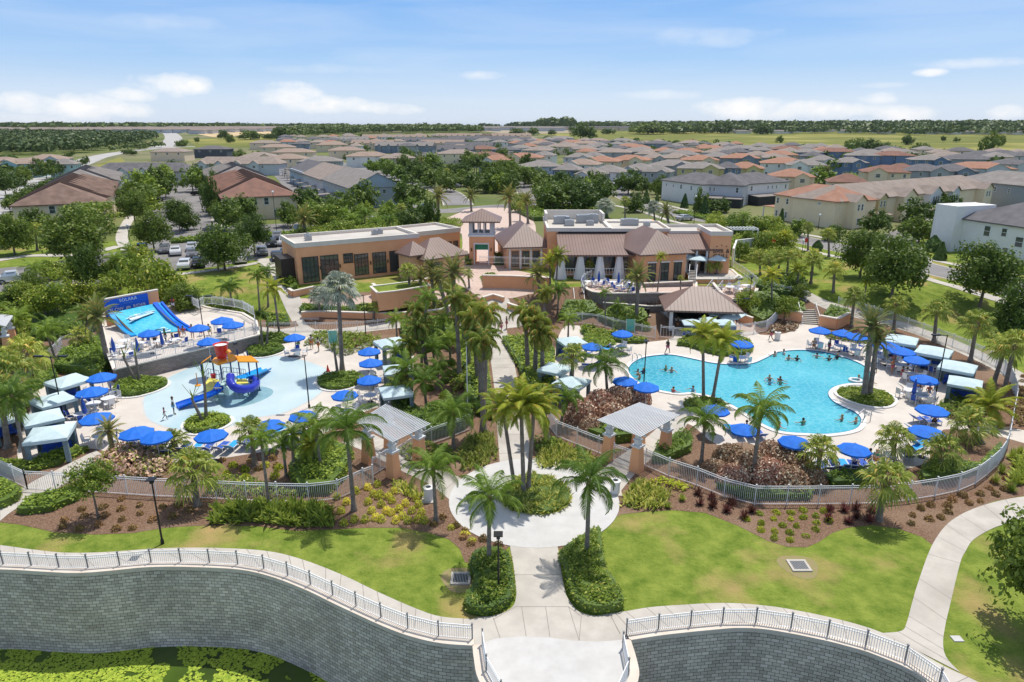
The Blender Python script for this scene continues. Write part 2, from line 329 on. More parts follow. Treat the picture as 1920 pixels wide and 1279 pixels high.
# ---------------------------------------------------------------- wall line (outer edge of the retaining wall)
wl = [T(u, v) for u, v in [(0, 1070), (75, 1074), (143, 1077), (205, 1073), (263, 1067), (315, 1065), (367, 1066), (420, 1068), (467, 1073), (520, 1087), (580, 1111), (633, 1137), (720, 1177), (775, 1197), (830, 1209), (888, 1213)]]
wl = [Vector((-75, 42, 0)), Vector((-48, 37.5, 0)), Vector((-38, 34.6, 0))] + wl
wl = [Vector((p.x, p.y, 0)) for p in cr([(p.x, p.y) for p in wl], 4)]
wp_l = [Vector((p.x, p.y, 0)) for p in cr([(T(888, 1213).x, T(888, 1213).y), (T(891, 1240).x, T(891, 1240).y), (T(900, 1279).x, T(900, 1279).y), (-0.5, 24.0), (0.6, 22.6), (2.2, 22.0)], 4)]
wp_r = [Vector((p.x, p.y, 0)) for p in cr([(2.2, 22.0), (4.2, 22.6), (4.9, 24.0), (T(1194, 1279).x, T(1194, 1279).y), (T(1193, 1247).x, T(1193, 1247).y), (T(1180, 1203).x, T(1180, 1203).y)], 4)]
wr = [T(u, v) for u, v in [(1180, 1203), (1230, 1195), (1280, 1189), (1330, 1184), (1380, 1180), (1430, 1182), (1480, 1190), (1530, 1200), (1580, 1212), (1647, 1233), (1737, 1279)]] + [Vector((19.5, 22.5, 0)), Vector((24, 18.5, 0)), Vector((34, 11, 0))]
wr = [Vector((p.x, p.y, 0)) for p in cr([(p.x, p.y) for p in wr], 4)]
WALL = wl + wp_l[1:] + wp_r[1:] + wr[1:]
ground_xy = [(p.x, p.y) for p in WALL] + [(9000, 11), (9000, 22000), (-9000, 22000), (-9000, 42)]
struct(drape_xy('ground', ground_xy, M_far, 0.0))
lawn_xy = [(p.x, p.y) for p in WALL] + [(90, 11), (120, 60), (130, 150), (70, 135), (20, 140), (-30, 140), (-90, 135), (-130, 100), (-100, 42)]
struct(drape_xy('lawn', lawn_xy, M_lawn, 0.012))
struct(drape('mulch_bed', [(-100, 930), (0, 980), (37, 984), (100, 998), (175, 1003), (250, 1000), (312, 990), (375, 986), (480, 987), (555, 996), (630, 993), (692, 990), (750, 990), (805, 1000), (842, 1012), (862, 1030), (872, 1055), (920, 1060), (965, 1015), (1035, 1015), (1075, 1060), (1127, 1002), (1135, 978), (1165, 965), (1210, 960), (1260, 957), (1322, 962), (1385, 987), (1440, 1015), (1477, 1026), (1512, 1027), (1535, 1017), (1560, 1000), (1590, 990), (1635, 985), (1685, 992), (1730, 1008), (1748, 1022), (1775, 985), (1815, 958), (1865, 940), (1920, 930), (2200, 905), (2200, 800), (1990, 745), (1890, 690), (1800, 652), (1740, 622), (1670, 596), (1600, 575), (1540, 566), (1510, 562), (1470, 545), (1440, 540), (1300, 535), (1000, 540), (800, 545), (600, 550), (560, 570), (545, 600), (480, 600), (460, 585), (400, 600), (300, 600), (200, 600), (100, 610), (0, 640), (-120, 660)], M_mulch, 0.024))
# deck strips, paths
def ribbon(name, A, B, m, off, nsm=5, joints=0, jw=0.03):
    a = cr([(T(*p).x, T(*p).y) for p in A], nsm); b = cr([(T(*p).x, T(*p).y) for p in B], nsm)
    struct(drape_xy(name, a + b[::-1], m, off))
    if joints:
        n = joints; mb = MB()
        for i in range(1, n):
            p = a[min(len(a) - 1, int(i / n * len(a)))]; q = b[min(len(b) - 1, int(i / n * len(b)))]
            d = (q - p).normalized(); k = Vector((-d.y, d.x)) * jw / 2; z = G((p.y + q.y) / 2) + off + 0.004
            mb.poly([(*(p + k), z), (*(q + k), z), (*(q - k), z), (*(p - k), z)])
        struct(mb.build('path_joints', M_joint))
PL_out = [(-90, 1014), (0, 1023), (60, 1031), (120, 1037), (200, 1036), (300, 1029), (400, 1028), (500, 1034), (567, 1050), (640, 1078), (707, 1110), (780, 1142), (827, 1157), (890, 1162)]
PL_in = [(-90, 1064), (0, 1070), (75, 1074), (143, 1077), (263, 1067), (367, 1066), (467, 1073), (520, 1087), (580, 1111), (633, 1137), (720, 1177), (775, 1197), (830, 1209), (888, 1213)]
ribbon('promenade_path', PL_out, PL_in, M_conc, 0.035, joints=26)
PR_out = [(1090, 1160), (1140, 1152), (1173, 1147), (1223, 1139), (1280, 1135), (1330, 1132), (1380, 1132), (1430, 1136), (1480, 1143), (1563, 1160), (1640, 1182), (1700, 1210), (1770, 1250), (1843, 1285), (1900, 1330)]
PR_in = [(1150, 1203), (1180, 1203), (1230, 1195), (1280, 1189), (1330, 1184), (1380, 1180), (1430, 1182), (1480, 1190), (1530, 1200), (1580, 1212), (1647, 1233), (1700, 1258), (1737, 1279), (1780, 1310), (1830, 1360)]
ribbon('promenade_path', PR_out, PR_in, M_conc, 0.035, joints=20)
ribbon('curving_path', [(1655, 1188), (1690, 1184), (1700, 1168), (1709, 1135), (1720, 1097), (1740, 1040), (1757, 1007), (1780, 980), (1815, 959), (1865, 942), (1920, 932), (2010, 925)],
       [(1800, 1262), (1775, 1235), (1768, 1208), (1772, 1175), (1780, 1140), (1800, 1057), (1810, 1035), (1826, 1012), (1865, 990), (1900, 980), (1930, 973), (2020, 965)], M_conc, 0.041, joints=13)
ribbon('entry_walk', [(955, 1005), (957, 1030), (963, 1063), (967, 1100), (968, 1118), (960, 1140), (930, 1155), (885, 1163), (880, 1200), (893, 1216)],
       [(1042, 1005), (1048, 1040), (1053, 1077), (1060, 1110), (1066, 1125), (1083, 1146), (1107, 1155), (1145, 1160), (1160, 1190), (1176, 1204)], M_conc, 0.047, joints=0)
mb = MB()      # control joints of the entry walk
for a, b in (((962, 1079), (1054, 1079)), ((966, 1139), (1066, 1139)), ((978, 1139), (987, 1199)), ((1023, 1140), (1031, 1196)), ((1066, 1139), (1086, 1203)), ((966, 1139), (925, 1163)), ((925, 1160), (938, 1199)), ((1066, 1139), (1088, 1156)), ((1090, 1156), (1086, 1202)), ((1145, 1156), (1163, 1190))):
    p, q = T(*a), T(*b); d = (q - p).normalized(); k = Vector((-d.y, d.x, 0)) * 0.014; z = Vector((0, 0, 0.053)); mb.poly([p + k + z, q + k + z, q - k + z, p - k + z])
struct(mb.build('path_joints', M_joint))
CC = T(1001, 935); CR = 5.95
struct(drape_xy('round_plaza', circle_xy(CC.x, CC.y, CR, 64), M_white, 0.055))
for s_ in (-1,):
    pass
plat = [(T(*p).x, T(*p).y) for p in [(903, 1208), (930, 1199), (975, 1195), (1030, 1197), (1075, 1203), (1120, 1205), (1150, 1203), (1168, 1201)]]
struct(drape_xy('lookout_platform', [Vector(p) for p in plat] + [Vector((p.x, p.y)) for p in [q + (Vector((2.2, 26, 0)) - q) * 0.05 for q in wp_r[::-1]]] + [Vector((p.x, p.y)) for p in [q + (Vector((2.2, 26, 0)) - q) * 0.05 for q in wp_l[::-1]]], M_white, 0.059))
ribbon('central_walk', [(938, 880), (932, 800), (928, 740), (922, 690), (916, 650), (910, 620), (905, 600)], [(998, 880), (988, 800), (975, 740), (966, 690), (957, 650), (950, 620), (948, 600)], M_conc, 0.047, joints=14, jw=0.05)
ribbon('side_walk', [(870, 965), (815, 915), (745, 880), (690, 850), (640, 830)], [(905, 925), (850, 890), (800, 872), (745, 838), (700, 815)], M_conc, 0.041, joints=10)
ribbon('side_walk', [(1100, 905), (1145, 868), (1185, 840), (1225, 810), (1262, 770)], [(1150, 940), (1190, 890), (1225, 858), (1262, 830), (1300, 780)], M_conc, 0.041, joints=10)
ribbon('service_path', [(-60, 1000), (0, 945), (60, 905), (110, 880), (150, 860), (180, 845)], [(-60, 1050), (0, 978), (55, 940), (110, 915), (165, 880), (205, 862)], M_conc, 0.041, joints=9)
DECK_L = [(60, 760), (62, 730), (110, 712), (150, 705), (200, 712), (228, 722), (275, 703), (325, 688), (375, 673), (440, 658), (480, 648), (525, 640), (560, 632), (600, 632), (630, 640), (655, 655), (700, 640), (760, 632), (775, 660), (775, 700), (775, 740), (770, 765), (740, 770), (705, 765), (650, 790), (605, 815), (560, 835), (530, 842), (480, 850), (400, 862), (307, 868), (260, 865), (225, 855), (172, 842), (120, 850), (87, 858), (40, 868), (35, 830)]
struct(drape('splash_deck', DECK_L, M_deck, 0.036, 4))
DECK_R = [(1040, 690), (1045, 640), (1060, 612), (1100, 615), (1150, 634), (1200, 642), (1262, 634), (1262, 608), (1245, 590), (1230, 575), (1300, 570), (1400, 590), (1412, 610), (1425, 628), (1475, 625), (1505, 603), (1540, 606), (1545, 630), (1600, 640), (1690, 652), (1745, 680), (1800, 715), (1822, 735), (1790, 752), (1775, 770), (1775, 785), (1850, 796), (1950, 815), (1950, 838), (1850, 813), (1770, 806), (1745, 835), (1735, 870), (1640, 888), (1560, 892), (1505, 886), (1460, 860), (1400, 830), (1345, 835), (1300, 800), (1270, 790), (1235, 775), (1190, 760), (1140, 752), (1060, 745)]
struct(drape('pool_deck', DECK_R, M_deck, 0.036, 3))
# ---------------------------------------------------------------- pools
POOL = [(1179, 700), (1183, 685), (1203, 673), (1230, 668), (1260, 667), (1297, 674), (1335, 682), (1372, 685), (1410, 683), (1437, 672), (1455, 663), (1478, 659), (1510, 658), (1547, 662), (1580, 671), (1612, 683), (1630, 697), (1632, 710), (1622, 720), (1590, 721), (1565, 727), (1553, 738), (1560, 752), (1580, 764), (1600, 773), (1614, 786), (1610, 802), (1590, 811), (1552, 816), (1515, 815), (1465, 811), (1430, 797), (1400, 778), (1370, 760), (1335, 745), (1297, 738), (1272, 739), (1235, 733), (1200, 720)]
POOL_XY = px2xy(POOL, 5)
def offs(xy, d):
    out = []; n = len(xy)
    area = sum(xy[i].x * xy[(i + 1) % n].y - xy[(i + 1) % n].x * xy[i].y for i in range(n)); sg = 1 if area > 0 else -1
    for i in range(n):
        t = (xy[(i + 1) % n] - xy[i - 1]); t = t.normalized() if t.length > 1e-6 else Vector((1, 0)); out.append(xy[i] + Vector((t.y, -t.x)) * d * sg)
    return out
def ring(name, xy, w, z0, z1, m, parent=None):
    o = offs(xy, w); n = len(xy); mb = MB()
    mb.v = [(p.x, p.y, z1) for p in xy] + [(p.x, p.y, z1) for p in o] + [(p.x, p.y, z0) for p in xy] + [(p.x, p.y, z0) for p in o]
    for i in range(n):
        j = (i + 1) % n; mb.f += [(i, j, n + j, n + i), (2 * n + i, 2 * n + j, j, i), (n + i, n + j, 3 * n + j, 3 * n + i)]
    return fixn(mb.build(name, m, parent))
def water_mat(name, c, c2, scale, bump, c3=None):
    m = mat(name, c, 0.06, c2=c2, scale=scale, detail=3, lo=0.3, hi=0.7, spec=0.5); nt = m.node_tree; L = nt.links; b = nt.nodes['Principled BSDF']
    tc = nt.nodes['Texture Coordinate']
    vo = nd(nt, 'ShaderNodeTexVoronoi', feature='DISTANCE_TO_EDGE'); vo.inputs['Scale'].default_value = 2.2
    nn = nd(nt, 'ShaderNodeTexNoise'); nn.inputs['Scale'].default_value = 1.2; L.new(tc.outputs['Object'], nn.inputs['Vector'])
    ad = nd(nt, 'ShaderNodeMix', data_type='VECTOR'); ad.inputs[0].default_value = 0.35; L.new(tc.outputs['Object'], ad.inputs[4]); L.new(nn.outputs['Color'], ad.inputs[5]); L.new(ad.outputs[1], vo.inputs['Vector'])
    mr = nd(nt, 'ShaderNodeMapRange'); mr.inputs[1].default_value = 0.0; mr.inputs[2].default_value = 0.12; mr.inputs[3].default_value = 0.35; mr.inputs[4].default_value = 0.0; L.new(vo.outputs['Distance'], mr.inputs[0])  # pale cell-edge lines: a net of caustic light painted into the water colour
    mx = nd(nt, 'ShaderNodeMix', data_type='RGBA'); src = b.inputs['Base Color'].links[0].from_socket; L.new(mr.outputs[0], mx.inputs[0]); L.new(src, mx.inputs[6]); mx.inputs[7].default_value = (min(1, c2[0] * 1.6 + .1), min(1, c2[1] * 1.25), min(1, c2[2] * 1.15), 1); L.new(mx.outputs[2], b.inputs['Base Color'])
    nb = nd(nt, 'ShaderNodeTexNoise'); nb.inputs['Scale'].default_value = 3.0; nb.inputs['Detail'].default_value = 3; L.new(tc.outputs['Object'], nb.inputs['Vector'])
    bp = nd(nt, 'ShaderNodeBump'); bp.inputs['Strength'].default_value = bump; bp.inputs['Distance'].default_value = 0.15; L.new(nb.outputs[0], bp.inputs['Height']); L.new(bp.outputs[0], b.inputs['Normal'])
    return m
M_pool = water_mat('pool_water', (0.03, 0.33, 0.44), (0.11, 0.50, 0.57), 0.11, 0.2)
M_cop = mat('pool_coping', (0.72, 0.70, 0.67), 0.6)
M_tile = mat('waterline_tile', (0.05, 0.16, 0.28), 0.3)
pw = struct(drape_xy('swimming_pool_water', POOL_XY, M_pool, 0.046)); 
struct(ring('pool_coping', POOL_XY, 0.42, 0.03, 0.13, M_cop)); struct(ring('pool_tile_edge', offs(POOL_XY, -0.05), 0.05, 0.04, 0.125, M_tile))
# underwater steps seen through the water at the two shallow ends: paler curved bands
M_step = mat('pool_step', (0.20, 0.60, 0.66), 0.3, c2=(0.27, 0.66, 0.72), scale=1.5)
for cpx, rs, a0, a1 in (((1198, 690), (1.5, 2.2, 2.9), 70, 210), ((1573, 672), (1.3, 2.0, 2.7), 20, 160)):
    c = T(*cpx)
    for r in rs:
        pts = [(c.x + r * cos(radians(a)), c.y - 0.9 + r * 0.8 * sin(radians(a))) for a in range(a0, a1 + 1, 10)]; q = [(c.x + (r - .16) * cos(radians(a)), c.y - 0.9 + (r - .16) * .8 * sin(radians(a))) for a in range(a1, a0 - 1, -10)]
        pts = [Vector(p) for p in pts + q]
        if all(inside(p.x, p.y, [(k.x, k.y) for k in POOL_XY]) for p in pts): struct(drape_xy('pool_step', pts, M_step, 0.05))
M_pad = mat('splash_pad_water', (0.46, 0.57, 0.59), 0.35, c2=(0.53, 0.64, 0.66), scale=0.25, detail=5, c3=(0.40, 0.55, 0.60), s3=0.15, bump=0.02, spec=0.3)
PAD = [(270, 760), (272, 745), (290, 728), (322, 706), (365, 688), (420, 674), (480, 668), (530, 669), (580, 680), (615, 696), (622, 715), (605, 733), (580, 752), (530, 775), (480, 784), (430, 800), (395, 806), (350, 807), (320, 803), (290, 793), (275, 780)]
PAD_XY = px2xy(PAD, 5)
struct(drape_xy('splash_pad_rim', offs(PAD_XY, 0.18), M_white, 0.041)); struct(drape_xy('splash_pad_floor', PAD_XY, M_pad, 0.047))
# ---------------------------------------------------------------- terraces round the clubhouse, streets, lots
D_ = lambda n, px, m, off, s=0: struct(drape(n, px, m, off, s))
D_('paved_terrace', [(560, 600), (548, 560), (575, 560), (640, 566), (700, 552), (770, 545), (850, 548), (860, 566), (800, 560), (735, 572), (640, 590), (600, 585), (598, 600)], M_paver, 0.05)
D_('paved_terrace', [(500, 510), (515, 505), (560, 580), (590, 618), (650, 615), (740, 602), (800, 598), (870, 600), (905, 590), (905, 560), (950, 555), (960, 580), (990, 590), (985, 612), (900, 618), (780, 612), (660, 626), (585, 632), (480, 622), (482, 612), (560, 612)], M_conc, 0.044, 2)
D_('paved_terrace', [(880, 500), (930, 500), (1030, 520), (1030, 545), (960, 560), (900, 560), (860, 535), (840, 520)], M_paver, 0.052)
D_('paved_terrace', [(1350, 552), (1362, 535), (1410, 535), (1412, 558), (1380, 570)], M_paver, 0.07)
D_('paved_terrace', [(1262, 590), (1300, 560), (1400, 555), (1425, 585), (1412, 622), (1262, 622)], M_paver, 0.062)
ribbon('sidewalk', [(1495, 548), (1520, 567), (1570, 588), (1640, 605), (1700, 622), (1770, 650), (1840, 682), (1920, 728), (1990, 775)], [(1512, 545), (1545, 562), (1600, 580), (1650, 595), (1710, 610), (1785, 636), (1860, 670), (1940, 712), (2030, 760)], M_conc, 0.05, joints=40)
def road(name, px, w, m, off=0.06, edge=None, smooth=5):
    c = cr([(T(*p).x, T(*p).y) for p in px], smooth); A, B = [], []
    for i, p in enumerate(c):
        t = (c[min(i + 1, len(c) - 1)] - c[max(i - 1, 0)]).normalized(); n = Vector((-t.y, t.x)) * w / 2; A.append(p + n); B.append(p - n)
    if edge:
        A2 = [p + (q - p).normalized() * -edge for p, q in zip(A, B)]; B2 = [q + (p - q).normalized() * -edge for p, q in zip(A, B)]
        struct(drape_xy(name + '_kerb', A2 + B2[::-1], M_conc, off - 0.02))
    return struct(drape_xy(name, A + B[::-1], m, off)), c
rd, _ = road('street', [(1150, 350), (1170, 366), (1215, 385), (1290, 405), (1360, 418), (1450, 438), (1560, 462), (1660, 483), (1780, 513), (1920, 548), (2050, 590)], 7.0, M_asph, edge=0.4)
for px in ([(1180, 362), (1225, 378), (1300, 397), (1440, 427), (1560, 449), (1650, 466), (1730, 484), (1830, 505), (1960, 540)], [(1150, 385), (1200, 396), (1260, 415), (1340, 430), (1450, 455), (1560, 480), (1680, 505), (1780, 535), (1900, 572), (2000, 610)]):
    road('street_sidewalk', px, 1.6, M_conc, 0.055)
road('street', [(1700, 492), (1690, 470), (1680, 450), (1720, 435), (1780, 432)], 7.0, M_asph, 0.064, 0.4)
road('street', [(700, 372), (760, 388), (830, 396), (930, 388), (1010, 383), (1090, 372), (1150, 352), (1240, 345)], 8.0, M_asph, 0.064, 0.4)
D_('entrance_court', [(860, 400), (880, 392), (940, 390), (975, 395), (1000, 415), (1005, 440), (1000, 470), (950, 500), (935, 505), (870, 505), (866, 440), (840, 425), (835, 412)], M_paver, 0.07, 3)
road('street', [(860, 385), (850, 372), (835, 360), (790, 345), (730, 330), (660, 312), (600, 298)], 8.0, M_asph, 0.063, 0.5)
road('street', [(1000, 380), (990, 360), (985, 345), (1000, 325), (1080, 318)], 7.0, M_asph, 0.066, 0.5)
D_('car_park', [(-120, 560), (-120, 515), (60, 498), (240, 470), (330, 437), (440, 425), (560, 418), (700, 405), (720, 412), (600, 430), (548, 445), (542, 470), (480, 488), (385, 503), (300, 512), (205, 530), (90, 545), (0, 548)], M_asph, 0.06)
D_('car_park', [(283, 380), (305, 350), (318, 338), (362, 338), (380, 365), (392, 400), (404, 432), (300, 445), (270, 420)], M_asph, 0.062)
D_('street_sidewalk', [(388, 352), (396, 352), (412, 405), (425, 430), (398, 432), (396, 405)], M_conc, 0.064)
ribbon('street_sidewalk', [(200, 534), (300, 517), (385, 507), (480, 492), (545, 474)], [(200, 539), (300, 521), (385, 511), (480, 496), (548, 478)], M_conc, 0.072)
road('street_sidewalk', [(495, 485), (520, 520), (545, 560), (565, 600)], 2.4, M_conc, 0.06)
road('street_sidewalk', [(255, 395), (240, 415), (228, 445), (240, 470)], 2.2, M_conc, 0.055)
road('street_sidewalk', [(-60, 500), (0, 488), (60, 480), (150, 478), (225, 462)], 2.4, M_conc, 0.075)
road('boulevard', [(-120, 430), (0, 380), (60, 350), (110, 322), (150, 306), (190, 293), (250, 283), (330, 276), (420, 274)], 15, mat('pale_road', (0.45, 0.43, 0.40), 0.9, c2=(0.38, 0.36, 0.34), scale=0.08), 0.06)
road('boulevard', [(300, 278), (325, 262), (318, 250), (300, 243)], 22, MATS['pale_road'], 0.12)
D_('grass_verge', [(110, 335), (160, 315), (225, 295), (235, 302), (165, 330), (130, 345)], M_pasture, 0.05)
D_('pasture', [(900, 246), (1060, 243), (1300, 243), (1600, 246), (1920, 249), (2300, 252), (2300, 330), (1920, 308), (1750, 292), (1500, 280), (1300, 266), (1180, 262), (1080, 262), (1040, 254)], M_pasture, 0.12)
D_('dirt_field', [(850, 243), (960, 240), (1060, 243), (1100, 248), (1030, 251), (950, 252)], mat('dry_dirt', (0.3, 0.25, 0.16), .95, c2=(.36, .3, .2), scale=.02), 0.3)
D_('sandy_lot', [(370, 252), (400, 248), (560, 244), (600, 246), (500, 252), (400, 258)], M_sand, 0.3)
D_('grass_field', [(350, 262), (400, 259), (500, 256), (560, 262), (480, 275), (370, 278)], M_pasture, 0.2)
# ---------------------------------------------------------------- retaining wall, cap, pond
def wall_mat(name, c, c2, mortar, bw, bh):
    m = bpy.data.materials.new(name); m.use_nodes = True; nt = m.node_tree; L = nt.links; b = nt.nodes['Principled BSDF']; b.inputs['Roughness'].default_value = 0.95; b.inputs['Specular IOR Level'].default_value = 0.1
    uv = nd(nt, 'ShaderNodeUVMap'); uv.uv_map = 'UVMap'; br = nd(nt, 'ShaderNodeTexBrick'); L.new(uv.outputs[0], br.inputs['Vector'])
    br.inputs['Color1'].default_value = (*c, 1); br.inputs['Color2'].default_value = (*c2, 1); br.inputs['Mortar'].default_value = (*mortar, 1)
    br.inputs['Scale'].default_value = 1; br.inputs['Mortar Size'].default_value = 0.013; br.inputs['Mortar Smooth'].default_value = 0.4; br.inputs['Brick Width'].default_value = bw; br.inputs['Row Height'].default_value = bh
    no = nd(nt, 'ShaderNodeTexNoise'); no.inputs['Scale'].default_value = 0.35; no.inputs['Detail'].default_value = 7; L.new(uv.outputs[0], no.inputs['Vector'])
    mr = nd(nt, 'ShaderNodeMapRange'); mr.inputs[1].default_value = 0.3; mr.inputs[2].default_value = 0.7; mr.inputs[3].default_value = 0.8; mr.inputs[4].default_value = 1.18; L.new(no.outputs[0], mr.inputs[0])
    hs = nd(nt, 'ShaderNodeHueSaturation'); L.new(br.outputs['Color'], hs.inputs['Color']); L.new(mr.outputs[0], hs.inputs['Value'])
    n2 = nd(nt, 'ShaderNodeTexNoise'); n2.inputs['Scale'].default_value = 16; n2.inputs['Detail'].default_value = 4; L.new(uv.outputs[0], n2.inputs['Vector'])
    mp = nd(nt, 'ShaderNodeMapping'); mp.inputs['Scale'].default_value = (0.25, 4.5, 1); L.new(uv.outputs[0], mp.inputs[0])
    n3 = nd(nt, 'ShaderNodeTexNoise'); n3.inputs['Scale'].default_value = 0.6; n3.inputs['Detail'].default_value = 5; L.new(mp.outputs[0], n3.inputs['Vector'])
    r3 = nd(nt, 'ShaderNodeMapRange'); r3.inputs[1].default_value = 0.6; r3.inputs[2].default_value = 0.75; r3.inputs[4].default_value = 0.5; L.new(n3.outputs[0], r3.inputs[0])
    m3 = nd(nt, 'ShaderNodeMix', data_type='RGBA'); L.new(r3.outputs[0], m3.inputs[0]); L.new(hs.outputs[0], m3.inputs[6]); m3.inputs[7].default_value = (min(1, c[0] * 1.7), min(1, c[1] * 1.65), min(1, c[2] * 1.5), 1)
    L.new(m3.outputs[2], b.inputs['Base Color'])
    bp = nd(nt, 'ShaderNodeBump'); bp.inputs['Strength'].default_value = 0.5; bp.inputs['Distance'].default_value = 0.04; bp.invert = True; L.new(br.outputs['Fac'], bp.inputs['Height'])
    b2 = nd(nt, 'ShaderNodeBump'); b2.inputs['Strength'].default_value = 0.7; b2.inputs['Distance'].default_value = 0.05; L.new(n2.outputs[0], b2.inputs['Height']); L.new(bp.outputs[0], b2.inputs['Normal']); L.new(b2.outputs[0], b.inputs['Normal'])
    MATS[name] = m; return m
def wall_strip(name, pts, z0, z1, m, lean=0.0, thick=0.0, parent=None):
    """pts: 3-D or 2-D polyline, outer face to the viewer's side; z0/z1 numbers or functions of p; UV in metres"""
    pts = [Vector((p[0], p[1], 0)) for p in pts]; n = len(pts); mb = MB(); uvs = []; s = 0; ss = []
    for i, p in enumerate(pts):
        if i: s += (p - pts[i - 1]).length
        ss.append(s)
    nor = []
    for i in range(n):
        t = (pts[min(i + 1, n - 1)] - pts[max(i - 1, 0)]).normalized(); nor.append(Vector((t.y, -t.x, 0)))
    f0 = z0 if callable(z0) else (lambda p: z0); f1 = z1 if callable(z1) else (lambda p: z1)
    A = [(p.x + k.x * lean, p.y + k.y * lean, f0(p)) for p, k in zip(pts, nor)]; B = [(p.x, p.y, f1(p)) for p in pts]
    Cb = [(p.x - k.x * thick, p.y - k.y * thick, f1(p)) for p, k in zip(pts, nor)]; Db = [(p.x - k.x * thick, p.y - k.y * thick, f0(p)) for p, k in zip(pts, nor)]
    mb.v = A + B + (Cb + Db if thick else []); UVp = [(s_, a[2]) for s_, a in zip(ss, A)] + [(s_, b_[2]) for s_, b_ in zip(ss, B)] + ([(s_, b_[2] + thick) for s_, b_ in zip(ss, Cb)] + [(s_, b_[2]) for s_, b_ in zip(ss, Db)] if thick else [])
    for i in range(n - 1):
        mb.f.append((i, i + 1, n + i + 1, n + i))
        if thick: mb.f += [(n + i, n + i + 1, 2 * n + i + 1, 2 * n + i), (2 * n + i, 2 * n + i + 1, 3 * n + i + 1, 3 * n + i)]
    if thick: mb.f += [(0, n, 2 * n, 3 * n), (n - 1, 4 * n - 1, 3 * n - 1, 2 * n - 1)]
    me = mb.mesh(name, m); ul = me.uv_layers.new(name='UVMap')
    for lp in me.loops: ul.data[lp.index].uv = UVp[lp.vertex_index]
    o = bpy.data.objects.new(name, me); COL.objects.link(o)
    if parent: o.parent = parent
    return o
M_block = wall_mat('segmental_block', (0.47, 0.41, 0.335), (0.72, 0.64, 0.54), (0.10, 0.08, 0.065), 0.40, 0.20)
M_cap = mat('wall_cap_stone', (0.62, 0.53, 0.44), 0.85, c2=(0.68, 0.60, 0.51), scale=1.2)
def ret_wall(pts, label):
    r = empty('retaining_wall', pts[len(pts) // 2]); inv = -r.location; q = [p + inv for p in pts]
    wall_strip('block_face', q, -6.5, 0.02, M_block, lean=0.45, parent=r)
    # cap: a course of stones, stepping
    n = len(q); nor = []
    for i in range(n):
        t = (q[min(i + 1, n - 1)] - q[max(i - 1, 0)]).normalized(); nor.append(Vector((t.y, -t.x, 0)))
    mb = MB(); a = [(p + k * 0.06) for p, k in zip(q, nor)]; b = [(p - k * 0.38) for p, k in zip(q, nor)]
    for p in a: mb.v.append((p.x, p.y, -0.1))
    for p in a: mb.v.append((p.x, p.y, 0.14))
    for p in b: mb.v.append((p.x, p.y, 0.14))
    for p in b: mb.v.append((p.x, p.y, 0.0))
    for i in range(n - 1):
        for k in range(3): mb.f.append((k * n + i, k * n + i + 1, (k + 1) * n + i + 1, (k + 1) * n + i))
    mb.build('cap', M_cap, r)
    tag(r, label, 'retaining wall'); return r
ret_wall(wl, 'long curving grey block retaining wall above the algae pond')
ret_wall(wp_l + wp_r[1:], 'rounded retaining wall holding the white lookout platform')
ret_wall(wr, 'curving grey block retaining wall right of the lookout platform')
M_pond = mat('pond_water', (0.035, 0.06, 0.012), 0.12, c2=(0.09, 0.15, 0.015), scale=0.22, detail=6, spec=0.5, bump=0.05, bscale=3)
mbp = MB(); mbp.poly([(-160, -40, -5.35), (120, -40, -5.35), (120, 60, -5.35), (-160, 60, -5.35)]); struct(mbp.build('pond_water', M_pond))
